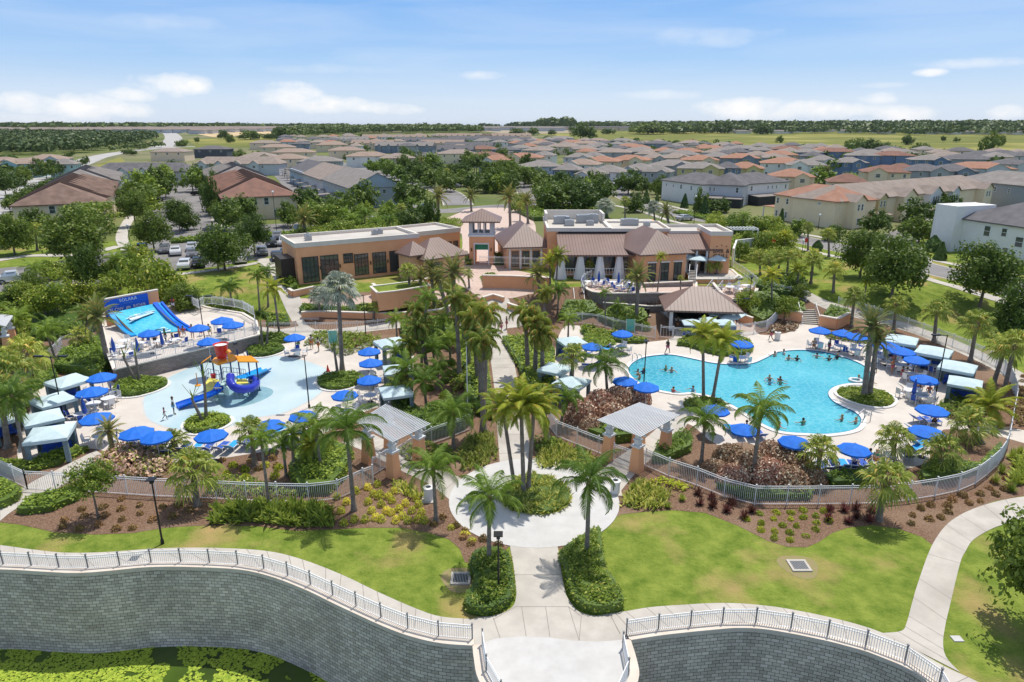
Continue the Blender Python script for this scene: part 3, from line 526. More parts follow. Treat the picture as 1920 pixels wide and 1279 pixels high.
# ================================================================ buildings
def planar_uv(me):
    ul = me.uv_layers.get('UVMap') or me.uv_layers.new(name='UVMap')
    for f in me.polygons:
        n = f.normal; t = Vector((0, 0, 1)).cross(n)
        t = t.normalized() if t.length > 1e-3 else Vector((1, 0, 0)); b = n.cross(t)
        for li in f.loop_indices:
            p = me.vertices[me.loops[li].vertex_index].co; ul.data[li].uv = (p.dot(t), p.dot(b))
def roofmat(name, c, c2, seam=None, seamcol=0.6, course=None):
    if name in MATS: return MATS[name]
    m = bpy.data.materials.new(name); m.use_nodes = True; nt = m.node_tree; L = nt.links; b = nt.nodes['Principled BSDF']
    b.inputs['Roughness'].default_value = 0.45 if seam else 0.95; b.inputs['Specular IOR Level'].default_value = 0.3 if seam else 0.1
    uv = nd(nt, 'ShaderNodeUVMap'); uv.uv_map = 'UVMap'; sp = nd(nt, 'ShaderNodeSeparateXYZ'); L.new(uv.outputs[0], sp.inputs[0])
    no = nd(nt, 'ShaderNodeTexNoise'); no.inputs['Scale'].default_value = 0.5 if not seam else 0.3; no.inputs['Detail'].default_value = 8; L.new(uv.outputs[0], no.inputs['Vector'])
    mr = nd(nt, 'ShaderNodeMapRange'); mr.inputs[1].default_value = 0.3; mr.inputs[2].default_value = 0.7; L.new(no.outputs[0], mr.inputs[0])
    mx = nd(nt, 'ShaderNodeMix', data_type='RGBA'); L.new(mr.outputs[0], mx.inputs[0]); mx.inputs[6].default_value = (*c, 1); mx.inputs[7].default_value = (*c2, 1); out = mx.outputs[2]
    per = seam or course or 0.3
    fr = nd(nt, 'ShaderNodeMath', operation='FRACT'); ml = nd(nt, 'ShaderNodeMath', operation='MULTIPLY'); ml.inputs[1].default_value = 1 / per
    L.new(sp.outputs[0 if seam else 1], ml.inputs[0]); L.new(ml.outputs[0], fr.inputs[0])
    lt = nd(nt, 'ShaderNodeMath', operation='LESS_THAN'); lt.inputs[1].default_value = 0.18; L.new(fr.outputs[0], lt.inputs[0])
    m2 = nd(nt, 'ShaderNodeMix', data_type='RGBA', blend_type='MULTIPLY'); L.new(lt.outputs[0], m2.inputs[0]); L.new(out, m2.inputs[6]); m2.inputs[7].default_value = (seamcol, seamcol, seamcol, 1); L.new(m2.outputs[2], b.inputs['Base Color'])
    bp = nd(nt, 'ShaderNodeBump'); bp.inputs['Strength'].default_value = 0.5; bp.inputs['Distance'].default_value = 0.05; L.new(lt.outputs[0], bp.inputs['Height']); L.new(bp.outputs[0], b.inputs['Normal'])
    MATS[name] = m; return m
RM = {'brownmetal': roofmat('seam_roof', (0.20, 0.125, 0.10), (0.25, 0.16, 0.13), seam=0.45, seamcol=0.55),
      'orange': roofmat('terracotta_shingle', (0.34, 0.18, 0.125), (0.42, 0.24, 0.17), course=0.33, seamcol=0.8),
      'tan': roofmat('tan_shingle', (0.30, 0.225, 0.18), (0.38, 0.29, 0.235), course=0.33, seamcol=0.82),
      'brown': roofmat('brown_shingle', (0.17, 0.115, 0.09), (0.28, 0.19, 0.15), course=0.33, seamcol=0.75),
      'gray': roofmat('gray_shingle', (0.235, 0.21, 0.19), (0.31, 0.28, 0.26), course=0.33, seamcol=0.82),
      'slate': roofmat('slate_shingle', (0.13, 0.125, 0.13), (0.19, 0.18, 0.185), course=0.33, seamcol=0.82),
      'taupe': roofmat('taupe_shingle', (0.28, 0.225, 0.19), (0.36, 0.295, 0.255), course=0.33, seamcol=0.82),
      'rust': roofmat('rust_shingle', (0.31, 0.17, 0.125), (0.21, 0.125, 0.10), course=0.33, seamcol=0.78)}
WM = {n: roofmat('wall_' + n, c, tuple(min(1, k * 1.08) for k in c), course=0.2, seamcol=0.93) for n, c in {'white': (0.80, 0.78, 0.75), 'cream': (0.84, 0.69, 0.48), 'beige': (0.78, 0.63, 0.46), 'blue': (0.16, 0.23, 0.36), 'paleblue': (0.42, 0.49, 0.56), 'gray': (0.40, 0.41, 0.43), 'yellow': (0.62, 0.52, 0.26), 'lightgray': (0.58, 0.59, 0.61), 'teal': (0.42, 0.62, 0.64), 'dark': (0.10, 0.11, 0.13), 'bluegray': (0.24, 0.28, 0.35)}.items()}
M_stuc = mat('orange_stucco', (0.80, 0.39, 0.20), 0.9, c2=(0.86, 0.44, 0.235), scale=0.5, detail=6, bump=0.1, bscale=25)
M_stuc2 = mat('peach_stucco', (0.68, 0.40, 0.24), 0.9, c2=(0.72, 0.45, 0.28), scale=0.5)
M_trim = mat('cream_trim', (0.68, 0.62, 0.54), 0.8, c2=(0.72, 0.66, 0.58), scale=1.0)
M_wtrim = mat('white_trim', (0.78, 0.78, 0.77), 0.6)
M_glass = mat('window_glass', (0.07, 0.085, 0.085), 0.07, spec=0.9)
M_glassb = mat('bronze_frame', (0.035, 0.025, 0.02), 0.5)
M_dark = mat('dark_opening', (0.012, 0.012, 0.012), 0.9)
M_flat = mat('flat_roof_membrane', (0.50, 0.46, 0.41), 0.9, c2=(0.58, 0.54, 0.48), scale=0.3, detail=6, c3=(0.42, 0.38, 0.34), s3=0.15)
M_metal = mat('galvanised', (0.35, 0.36, 0.37), 0.45, metal=0.6)
M_black = mat('black_paint', (0.012, 0.012, 0.014), 0.4)
M_fencew = mat('fence_white', (0.72, 0.73, 0.74), 0.45)
M_stone = wall_mat('stone_veneer', (0.27, 0.225, 0.20), (0.36, 0.31, 0.28), (0.13, 0.11, 0.10), 0.4, 0.15)
def hip(mb, x0, x1, y0, y1, z, h, ov=0.5, gable=False, axis=None, ratio=1.0):
    x0 -= ov; x1 += ov; y0 -= ov; y1 += ov; w, d = x1 - x0, y1 - y0; ax = axis or ('x' if w >= d else 'y')
    b = len(mb.v); s = 0 if gable else min(w, d) / 2 * ratio
    if ax == 'x': r = [(x0 + s, (y0 + y1) / 2, z + h), (x1 - s, (y0 + y1) / 2, z + h)]
    else: r = [((x0 + x1) / 2, y0 + s, z + h), ((x0 + x1) / 2, y1 - s, z + h)]
    e = [(x0, y0, z), (x1, y0, z), (x1, y1, z), (x0, y1, z)]; lo = [(p[0], p[1], z - 0.22) for p in e]
    mb.v += e + r + lo
    if ax == 'x': fs = [(0, 1, 5, 4), (2, 3, 4, 5), (1, 2, 5), (3, 0, 4)]
    else: fs = [(0, 1, 4), (1, 2, 5, 4), (2, 3, 5), (3, 0, 4, 5)]
    fs += [(6, 7, 1, 0), (7, 8, 2, 1), (8, 9, 3, 2), (9, 6, 0, 3), (9, 8, 7, 6)]
    mb.f += [tuple(b + i for i in f) for f in fs]
def gable_wall(mb, x0, x1, y, z, h):    # triangular wall under a gable, facing -y
    mb.poly([(x0, y, z), (x1, y, z), ((x0 + x1) / 2, y, z + h)])
WIN = {}
def window(parent, p, w=1.0, h=1.4, face='y-', frame=None, bars=1, name='window'):
    key = (round(w, 2), round(h, 2), bars, frame.name if frame else '')
    if key not in WIN:
        f = MB(); t = 0.11
        for c, d in (((0, 0, h / 2), (w + 2 * t, 0.08, t)), ((0, 0, -h / 2), (w + 2 * t, 0.08, t)), ((-w / 2, 0, 0), (t, 0.08, h)), ((w / 2, 0, 0), (t, 0.08, h))): f.box(c, d)
        if bars: f.box((0, 0, 0), (w, 0.06, 0.06))
        g = MB(); g.box((0, 0.0, 0), (w, 0.035, h)); WIN[key] = (f.mesh('window', frame or M_wtrim), g.mesh('pane', M_glass))
    a, b = WIN[key]; rz = {'y-': 0, 'y+': pi, 'x+': pi / 2, 'x-': -pi / 2}[face] if isinstance(face, str) else face
    o = bpy.data.objects.new(name, a); COL.objects.link(o); o.parent = parent; o.location = p; o.rotation_euler = (0, 0, rz)
    q = bpy.data.objects.new('pane', b); COL.objects.link(q); q.parent = o
    return o
def fr(A, B):
    """frame whose x axis runs from A to B on the ground"""
    d = Vector((B.x - A.x, B.y - A.y)); return d.length, atan2(d.y, d.x)
def mk(name, mb, m, parent, uv=True):
    o = fixn(mb.build(name, m, parent))
    if uv: planar_uv(o.data)
    return o
# ---------------------------------------------------------------- generic houses
def house(p, w, d, h, rz, wall, roof, rh=2.2, wing=None, nwin=3, win2=True, gable=False, lean=None, door=True, accent=None, name='house', side=3):
    """p: ground point under the middle of the house; front faces -y locally"""
    r = empty(name, (p[0], p[1], G(p[1])), rz); b = MB(); b.box((0, 0, h / 2 - 0.4), (w, d, h + 0.8)); 
    rf = MB(); ax = 'x' if w >= d else 'y'; hip(rf, -w / 2, w / 2, -d / 2, d / 2, h, rh, 0.5, gable)
    if gable:
        if ax == 'x':
            for s in (-1, 1): b.poly([(s * w / 2, -d / 2, h), (s * w / 2, d / 2, h), (s * w / 2, 0, h + rh * 0.95)])
        else:
            for s in (-1, 1): b.poly([(-w / 2, s * d / 2, h), (w / 2, s * d / 2, h), (0, s * d / 2, h + rh * 0.95)])
    fy = -d / 2
    if wing:      # projecting gabled wing on the front: (x centre, width, depth)
        cx, ww, wd = wing; b2 = MB(); b2.box((cx, -d / 2 - wd / 2, h / 2 - 0.4), (ww, wd, h + 0.795))
        gh = ww * 0.27; gable_wall(b2, cx - ww / 2, cx + ww / 2, -d / 2 - wd, h, gh)
        mk('wing_wall', b2, WM[accent or wall], r); x0, x1, y0 = cx - ww / 2 - .35, cx + ww / 2 + .35, -d / 2 - wd - .4; e = gh * 1.13; z0 = h - 0.13; k = len(rf.v)
        yb = -d / 2 + d * 0.3
        rf.v += [(x0, y0, z0), (cx, y0, h + gh), (x1, y0, z0), (x0, yb, z0), (cx, yb, h + gh), (x1, yb, z0)]; rf.f += [(k, k + 1, k + 4, k + 3), (k + 1, k + 2, k + 5, k + 4)]
        window(r, (cx, -d / 2 - wd - 0.03, h - 1.2), 1.5, 1.3)
        if h > 4: window(r, (cx, -d / 2 - wd - 0.03, 1.4), 1.6, 1.3)
    mk('wall', b, WM[wall], r); mk('roof', rf, RM[roof], r)
    for i in range(nwin):
        x = -w / 2 + w * (i + 0.5) / nwin
        if wing and abs(x - wing[0]) < wing[1] / 2 + 0.7: continue
        window(r, (x, fy - 0.03, h - 1.2), 0.95, 1.25)
        if h > 4 and win2: window(r, (x, fy - 0.03, 1.4), 0.95, 1.4)
    for i in range(side):
        y = -d / 2 + d * (i + 0.5) / side
        window(r, (-w / 2 - 0.03, y, h - 1.2), 0.9, 1.2, 'x-'); window(r, (w / 2 + 0.03, y, h - 1.2), 0.9, 1.2, 'x+')
    if lean:      # screened lanai / porch at the front
        q = MB(); q.box((lean, -d / 2 - 1.7, 2.75), (w * 0.45, 3.4, 0.15), rx=radians(6)); mk('porch_roof', q, RM['gray'] if roof != 'orange' else RM['taupe'], r)
        q = MB(); q.box((lean, -d / 2 - 1.6, 1.3), (w * 0.43, 3.1, 2.6)); q.build('porch_screen', mat('bug_screen', (0.03, 0.032, 0.035), 0.7), r)
    if door and h > 3: q = MB(); q.box((w * 0.32, fy - 0.04, 1.05), (1.0, 0.08, 2.1)); q.build('door', WM['bluegray'], r)
    return r
def far_house(p, w, d, h, rz, wall, roof, rh=2.0, name='house', k=0, gable=False):
    r = empty(name, (p[0], p[1], G(p[1])), rz); b = MB(); b.box((0, 0, h / 2 - 0.4), (w, d, h + 0.8)); rf = MB(); hip(rf, -w / 2, w / 2, -d / 2, d / 2, h, rh, 0.5, gable)
    if k:
        cx = U(-.2, .2) * w; ww = w * 0.35; hip(rf, cx - ww / 2, cx + ww / 2, -d / 2 - 1.6, 0, h, rh * 0.7, 0.3, axis='y'); b.box((cx, -d / 2 - .8, h / 2 - .4), (ww, 1.59, h + .79))
    mk('wall', b, WM[wall], r); mk('roof', rf, RM[roof], r)
    for i in range(3):
        window(r, (-w / 2 + w * (i + 0.5) / 3, -d / 2 - 0.03 - (1.6 if k and abs(-w / 2 + w * (i + 0.5) / 3 - cx) < ww / 2 else 0), h - 1.3), 1.1, 1.3)
        if i < 2: window(r, (-w / 2 - 0.03, -d / 4 + d / 2 * i, h - 1.3), 1.0, 1.3, 'x-')
    return r
ROOFW = {'orange': 'orange roofed', 'tan': 'tan roofed', 'brown': 'brown roofed', 'gray': 'grey roofed', 'slate': 'dark slate roofed', 'taupe': 'taupe roofed', 'rust': 'rust roofed'}
WALLW = {'white': 'white', 'cream': 'cream', 'beige': 'beige', 'blue': 'deep blue', 'paleblue': 'pale blue', 'gray': 'grey', 'yellow': 'yellow', 'lightgray': 'light grey', 'teal': 'pale teal', 'dark': 'dark', 'bluegray': 'blue grey'}
def apex(u, v, top):      # ground point of a house whose ridge shows at (u, v), ridge height above its ground = top
    y = 200.0
    for _ in range(40):
        p = P(u, v, G(y) + top) if v > 240 else P(u, 240, G(y) + top)
        y = p.y * 0.5 + y * 0.5
    return Vector((p.x, p.y, 0))
def pxw(p, px):           # width in metres of px pixels at ground point p
    return px / F * (p.y * cos(PIT) + CZ * sin(PIT))
HOUSES = [  # ridge u, v, width px, wall, roof, rot deg, kind
 (983, 286, 62, 'beige', 'orange', -12, 2), (1008, 275, 46, 'gray', 'taupe', -12, 1), (1055, 269, 60, 'beige', 'taupe', -15, 1), (1098, 273, 42, 'beige', 'taupe', -15, 1), (1152, 278, 58, 'gray', 'taupe', -15, 1),
 (1092, 297, 60, 'white', 'tan', -18, 2), (1128, 292, 62, 'beige', 'orange', -15, 2), (1182, 290, 66, 'cream', 'orange', -18, 1), (1193, 277, 58, 'gray', 'gray', -15, 1), (1182, 269, 50, 'beige', 'orange', -15, 0), (1234, 264, 52, 'bluegray', 'slate', -15, 0),
 (1228, 287, 44, 'gray', 'taupe', -15, 1), (1268, 287, 58, 'beige', 'taupe', -15, 1), (1262, 299, 78, 'gray', 'gray', -18, 1), (1245, 276, 40, 'cream', 'orange', -15, 0), (1085, 286, 46, 'lightgray', 'gray', -15, 1), (1112, 284, 36, 'lightgray', 'gray', -15, 1),
 (1100, 264, 60, 'beige', 'tan', -12, 0), (1053, 255, 50, 'lightgray', 'gray', -12, 0), (985, 256, 64, 'white', 'tan', -8, 0), (1167, 259, 40, 'gray', 'gray', -12, 0), (1120, 259, 40, 'cream', 'tan', -12, 0), (1075, 262, 44, 'cream', 'orange', -12, 0), (1015, 264, 50, 'beige', 'tan', -10, 0), (975, 271, 40, 'white', 'gray', -10, 0), (990, 268, 30, 'beige', 'orange', -10, 0), (950, 274, 44, 'bluegray', 'slate', -10, 1), (1021, 283, 36, 'white', 'gray', -15, 1),
 (1295, 263, 44, 'beige', 'taupe', -15, 0), (1290, 277, 50, 'beige', 'orange', -15, 0), (1335, 272, 48, 'cream', 'orange', -15, 0), (1358, 266, 40, 'blue', 'gray', -15, 0), (1393, 272, 52, 'blue', 'gray', -20, 1), (1428, 275, 38, 'bluegray', 'gray', -15, 0), (1477, 273, 54, 'blue', 'rust', -15, 0), (1460, 282, 62, 'beige', 'orange', -15, 1), (1513, 278, 50, 'blue', 'gray', -15, 1), (1567, 277, 62, 'blue', 'rust', -15, 1),
 (1313, 290, 60, 'beige', 'orange', -15, 1), (1388, 287, 62, 'bluegray', 'orange', -15, 1), (1420, 283, 46, 'beige', 'taupe', -15, 1), (1543, 291, 46, 'white', 'gray', -18, 1), (1593, 294, 54, 'blue', 'gray', -18, 1), (1472, 295, 76, 'white', 'orange', -15, 1), (1345, 285, 50, 'gray', 'gray', -15, 0),
 (1397, 303, 60, 'yellow', 'orange', -18, 1), (1513, 298, 62, 'white', 'gray', -18, 2), (1315, 303, 74, 'yellow', 'gray', -18, 1), (1365, 303, 36, 'blue', 'slate', -18, 0), (1485, 316, 68, 'beige', 'orange', -18, 1), (1590, 325, 60, 'beige', 'rust', -20, 0),
 (1617, 283, 50, 'blue', 'gray', -18, 1), (1675, 283, 64, 'blue', 'rust', -18, 1), (1742, 290, 58, 'blue', 'gray', -18, 1), (1813, 289, 80, 'gray', 'slate', -18, 0), (1897, 297, 64, 'lightgray', 'slate', -18, 1), (1835, 303, 96, 'lightgray', 'orange', -20, 1), (1660, 309, 70, 'beige', 'rust', -20, 2), (1690, 306, 56, 'white', 'rust', -20, 0), (1733, 307, 76, 'gray', 'slate', -20, 1), (1785, 307, 70, 'bluegray', 'slate', -20, 1),
 (1015, 300, 66, 'paleblue', 'gray', 12, 3), (1066, 306, 44, 'blue', 'gray', -20, 0), (1143, 309, 58, 'white', 'gray', -22, 3), (1110, 313, 46, 'lightgray', 'gray', -20, 2), (1200, 306, 62, 'paleblue', 'gray', -20, 2), (1235, 309, 46, 'gray', 'gray', -20, 1),
 (858, 280, 66, 'cream', 'taupe', 14, 3), (912, 284, 60, 'white', 'rust', -10, 1), (930, 290, 50, 'white', 'orange', -10, 2), (905, 273, 52, 'beige', 'rust', -10, 0), (955, 283, 40, 'lightgray', 'slate', -10, 0),
 (690, 284, 72, 'white', 'tan', 14, 1), (650, 275, 60, 'beige', 'tan', 14, 1), (622, 266, 52, 'beige', 'tan', 12, 1), (598, 262, 34, 'beige', 'taupe', 12, 0), (745, 287, 56, 'beige', 'taupe', 10, 0), (565, 260, 22, 'lightgray', 'taupe', 5, 0), (795, 285, 44, 'bluegray', 'slate', 8, 0),
 (497, 263, 50, 'beige', 'taupe', 10, 0), (520, 270, 66, 'beige', 'tan', 10, 0), (550, 278, 76, 'beige', 'tan', 10, 0), (486, 285, 60, 'beige', 'taupe', 10, 1), (540, 288, 60, 'cream', 'tan', 8, 0), (600, 292, 70, 'gray', 'gray', 8, 0), (400, 273, 54, 'dark', 'slate', 2, 0), (322, 277, 56, 'beige', 'taupe', 2, 0),
 (8, 294, 60, 'white', 'tan', 14, 1), (42, 296, 58, 'teal', 'tan', 16, 2), (88, 289, 62, 'paleblue', 'tan', 16, 1), (120, 297, 34, 'teal', 'gray', 14, 0)]
KINDW = {0: 'house', 1: 'two storey house', 2: 'gabled two storey house', 3: 'two storey house with dark screened porch'}
for (u, v, wpx, wall, roof, rot, k) in HOUSES:
    h = 6.0; rh = 2.3; p = apex(u, v, h + rh); w = max(10.0, min(pxw(p, wpx) * 1.1, 26)); d = min(w * 0.85, 15); rz = radians(rot + U(-3, 3))
    if v > 284 or k == 3:
        r = house(p, w, d, h, rz, wall, roof, rh, wing=(-w * 0.2, w * 0.4, 1.6) if k == 2 else ((w * 0.22, w * 0.34, 1.2) if k == 1 else None), lean=(w * 0.2 if k == 3 else None), nwin=4)
    else: r = far_house(p, w, d, h, rz, wall, roof, rh, k=k)
    lab(r, f"{WALLW[wall]} {KINDW[k]}, {ROOFW[roof]},", 'house', 'suburban houses beyond the clubhouse', at=(u, v))
# more homes filling the suburb behind, on a loose street grid
taken = [apex(h_[0], h_[1], 8.3) for h_ in HOUSES]
for px_, n_, rot in (([(1000, 300), (1240, 310), (1500, 322), (1640, 312), (1920, 318), (1920, 304), (1600, 290), (1300, 278), (1050, 270), (960, 270)], 80, -16), ([(560, 300), (640, 296), (820, 292), (990, 298), (1000, 268), (860, 262), (640, 262), (520, 262)], 46, 10)):
    xy = [(p.x, p.y) for p in px2xy(px_)]; c = 0
    for _ in range(5000):
        if c >= n_: break
        x, y = U(min(p[0] for p in xy), max(p[0] for p in xy)), U(min(p[1] for p in xy), max(p[1] for p in xy))
        if not inside(x, y, xy) or any(hypot(x - t.x, y - t.y) < 19 for t in taken): continue
        c += 1; p = Vector((x, y, 0)); taken.append(p); wall = random.choice(('beige', 'white', 'cream', 'gray', 'lightgray', 'paleblue', 'bluegray')); roof = random.choice(('gray', 'taupe', 'gray', 'slate', 'orange', 'slate', 'taupe')); w = U(13, 18)
        r = far_house(p, w, U(11, 13), 6, radians(rot + random.choice((0, 90)) + U(-4, 4)), wall, roof, 2.3, k=random.choice((0, 1))); lab(r, f"{WALLW[wall]} house, {ROOFW[roof]},", 'house', 'suburban houses beyond the clubhouse')
# far terraces: long rows
for (u, v, wpx, wall, roof, rot) in [(740, 252, 120, 'white', 'tan', 4), (812, 258, 120, 'bluegray', 'slate', -4), (760, 266, 110, 'bluegray', 'gray', -9), (830, 262, 80, 'beige', 'tan', -6), (905, 255, 130, 'white', 'slate', -5), (880, 266, 90, 'white', 'slate', -8), (960, 257, 70, 'white', 'slate', -8), (870, 250, 100, 'beige', 'tan', 0), (950, 250, 90, 'beige', 'tan', 0), (855, 272, 66, 'bluegray', 'slate', -5), (665, 256, 50, 'white', 'gray', 8), (700, 262, 80, 'beige', 'tan', -8)]:
    p = apex(u, v, 9); w = min(pxw(p, wpx), 75); r = empty('terrace_row', (p.x, p.y, G(p.y)), radians(rot)); b = MB(); b.box((0, 0, 2.8), (w, 12, 6.6)); rf = MB(); hip(rf, -w / 2, w / 2, -6, 6, 6, 3, 0.5, True, 'x')
    for s in (-1, 1): b.poly([(s * w / 2, -6, 6), (s * w / 2, 6, 6), (s * w / 2, 0, 8.8)])
    n = int(w / 7)
    for i in range(n):
        x = -w / 2 + w * (i + .5) / n; gable_wall(b, x - 1.6, x + 1.6, -6.9, 5.8, 1.5); b.box((x, -6.4, 2.6), (3.2, 1.0, 6.4)); k = len(rf.v); rf.v += [(x - 1.9, -7.2, 5.6), (x, -7.2, 7.6), (x + 1.9, -7.2, 5.6), (x - 1.9, -3, 5.6), (x, -3, 7.6), (x + 1.9, -3, 5.6)]; rf.f += [(k, k + 1, k + 4, k + 3), (k + 1, k + 2, k + 5, k + 4)]
        window(r, (x, -6.95, 4.6), 1.3, 1.2); window(r, (x + 2.4, -6.03, 4.4), 0.9, 1.2)
    mk('wall', b, WM[wall], r); mk('roof', rf, RM[roof], r)
    lab(r, f"far {WALLW[wall]} terrace of townhouses with {roof.replace('slate', 'dark slate')} roof", 'townhouses', 'far terraces of townhouses', at=(u, v))
# ---------------------------------------------------------------- the long townhouse rows of the left and middle
def rowb(name, A, B, Bk, ze, wall, roof, label, segs=1, rh=3.6, endhip=True, bumps=0, bumpside=1, winfront=(), colors=None, backleft=True, rearports=False, rot=None, width=None, dep=None, shift=0):
    """A, B: front eave corners (px), Bk: a rear eave corner (px); all at ze"""
    g = 3.0; a, b_ = P(*A, ze), P(*B, ze); w, rz = fr(a, b_); k = P(*Bk, ze); base = a if backleft else b_
    d = abs((k - base).dot(Vector((-sin(rz), cos(rz), 0))))
    if rot is not None:
        rz = radians(rot); w = width or w; ex = Vector((cos(rz), sin(rz), 0)); ey = Vector((-sin(rz), cos(rz), 0)); a = (a if backleft else b_ - ex * w) + ey * shift
    d = dep or d
    r = empty(name, (a.x, a.y, g), rz); h = ze - g
    segs_ = colors or [(wall, roof, 1.0)]; y0 = 0
    for i, (wc, rc, fr_) in enumerate(segs_):
        y1 = y0 + d * fr_; wb = MB(); wb.box((w / 2, (y0 + y1) / 2, h / 2), (w - i * 0.02, y1 - y0, h)); rf = MB(); dz = -0.25 * i; k0 = len(rf.v)
        s0 = (w / 2 * 0.9 if endhip and i == 0 else 0); s1 = (w / 2 * 0.9 if endhip and i == len(segs_) - 1 else 0); ov = 0.5
        ya = y0 - (ov if i == 0 else 0); yb = y1 + (ov if i == len(segs_) - 1 else 0)
        rf.v += [(-ov, ya, h + dz), (w + ov, ya, h + dz), (w + ov, yb, h + dz), (-ov, yb, h + dz), (w / 2, ya + s0, h + rh + dz), (w / 2, yb - s1, h + rh + dz), (-ov, ya, h + dz - .25), (w + ov, ya, h + dz - .25), (w + ov, yb, h + dz - .25), (-ov, yb, h + dz - .25)]
        rf.f += [(0, 1, 4), (1, 2, 5, 4), (2, 3, 5), (3, 0, 4, 5), (6, 7, 1, 0), (7, 8, 2, 1), (8, 9, 3, 2), (9, 6, 0, 3)]
        if not endhip and i == 0: rf.f.remove((0, 1, 4)); gable_wall(wb, 0, w, 0.0, h, rh)
        mk('wall', wb, WM[wc], r); mk('roof', rf, RM[rc], r); y0 = y1
    for i in range(bumps):      # projecting gabled bays along one long side
        y = w * .75 + (d - w * .75) * (i + 0.5) / bumps; sx = w if bumpside > 0 else 0; s = bumpside; q = MB(); wd = min((d - w * .75) / bumps * 0.62, 5); dp = 1.3
        q.box((sx + s * dp / 2, y, h / 2), (dp, wd, h)); q.poly([(sx + s * dp, y - wd / 2, h), (sx + s * dp, y + wd / 2, h), (sx + s * dp, y, h + wd * .33)]); mk('bay_wall', q, WM['cream' if roof in ('brown', 'rust') else 'white'], r)
        q = MB(); e = sx + s * (dp + .35); ib = sx - s * w * 0.42; top = h + rh * 0.86; wl_ = wd / 2 + .3
        q.v = [(e, y - wl_, h - .1), (e, y, h + wd * .36), (e, y + wl_, h - .1), (ib, y - wl_ * .9, top - .5), (ib, y, top + .25), (ib, y + wl_ * .9, top - .5)]; q.f = [(0, 1, 4, 3), (1, 2, 5, 4), (0, 3, 5, 2)]; mk('bay_roof', q, RM[roof], r)
        window(r, (sx + s * (dp + .03), y, h - 1.3), 1.4, 1.3, 'x+' if s > 0 else 'x-')
    if bumps:      # stepped party wall strips across the roof
        q = MB(); n = bumps * 2
        for i in range(n):
            y = w * .55 + (d - w * 1.05) * i / (n - 1)
            for sx in (-.5, w + .5): q.bar((sx, y, h + .1), (w / 2, y, h + rh + .1), .3, .34)
        q.build('roof_step', RM['slate' if roof == 'gray' else 'brown'], r)
    for (x, z, ww, hh) in winfront: window(r, (x * w, -0.03, z), ww, hh)
    if rearports:
        n = int(d / 3.3)
        for i in range(n): window(r, (-0.03, 2 + i * 3.3, h - 1.3), 0.8, 1.0, 'x-', bars=0)
    tag(r, label, 'townhouses', 'long townhouse rows'); return r
def bigrow(A, B, roof, label):
    a, b_ = P(*A, 8.2), P(*B, 8.2); w = (b_ - a).length; r = empty('townhouse_row', (a.x, (a.y + b_.y) / 2, 3), 0.02); q = MB(); q.box((w / 2, 6.5, 2.6), (w, 13, 5.2)); rf = MB(); hip(rf, 0, w, 0, 13, 5.2, 3.0, .5, axis='x', ratio=.6)
    for i in range(int(w / 8)): x = 4 + i * 8; q.box((x, -.6, 2.6), (4, 1.4, 5.2)); gable_wall(q, x - 2, x + 2, -1.3, 5.2, 1.4); k = len(rf.v); rf.v += [(x - 2.3, -1.7, 5.1), (x, -1.7, 6.8), (x + 2.3, -1.7, 5.1), (x - 2.3, 2.5, 5.1), (x, 2.5, 6.8), (x + 2.3, 2.5, 5.1)]; rf.f += [(k, k + 1, k + 4, k + 3), (k + 1, k + 2, k + 5, k + 4)]; window(r, (x, -1.34, 3.9), 1.4, 1.2); window(r, (x + 3.5, -.03, 3.9), .9, 1.2)
    mk('wall', q, WM['lightgray'], r); mk('roof', rf, RM[roof], r); tag(r, label, 'townhouses', 'long townhouse rows')
rowb('townhouse_row', (19, 388), (193, 379), (229, 346), 8.6, 'beige', 'brown', 'brown hip roofed townhouse row at the far left with beige end wall', rh=4.0, bumps=8, backleft=False, rot=27, width=17, dep=52, winfront=((0.42, 4.4, 1.2, 1.7), (0.64, 4.4, 1.2, 1.7), (0.86, 4.4, 1.2, 1.7)))
rowb('townhouse_row', (19, 388), (193, 379), (229, 346), 8.6, 'gray', 'gray', 'grey roofed townhouse row continuing behind the far left brown row', rh=4.0, bumps=6, backleft=False, rot=27, width=17, dep=42, shift=56)
bigrow((168, 322), (350, 321), 'slate', 'long slate roofed row lying across the end of the left car park')
rowb('townhouse_row', (417, 371), (547, 363), (407, 338), 8.6, 'beige', 'rust', 'rust brown hip roofed row behind the tall lamp post, beige end wall', rh=3.9, bumps=7, bumpside=-1, rot=25, width=17, dep=56, winfront=((0.42, 4.4, 1.1, 1.7), (0.58, 4.4, 1.1, 1.7), (0.70, 1.4, 1.1, 1.7), (0.85, 1.4, 1.1, 1.7)))
rowb('townhouse_row', (417, 371), (547, 363), (407, 338), 8.6, 'gray', 'gray', 'grey roofed row continuing behind the rust brown row', rh=3.8, bumps=6, bumpside=-1, rot=25, width=17, dep=44, shift=60)
bigrow((350, 309), (520, 306), 'taupe', 'taupe roofed row lying behind the middle townhouse rows')
rowb('townhouse_row', (656, 353), (757, 343), (541, 314), 8.6, 'paleblue', 'gray', 'long blue grey row with gable end beside the palm hedge', rh=3.9, endhip=False, rearports=True, rot=26, width=15.5, dep=105, winfront=((0.42, 4.4, 1.0, 1.0), (0.62, 4.4, 1.0, 1.0), (0.86, 4.4, 1.0, 1.0), (0.72, 1.5, 0.8, 0.8)), colors=[('paleblue', 'gray', 0.36), ('lightgray', 'taupe', 0.34), ('paleblue', 'slate', 0.3)])
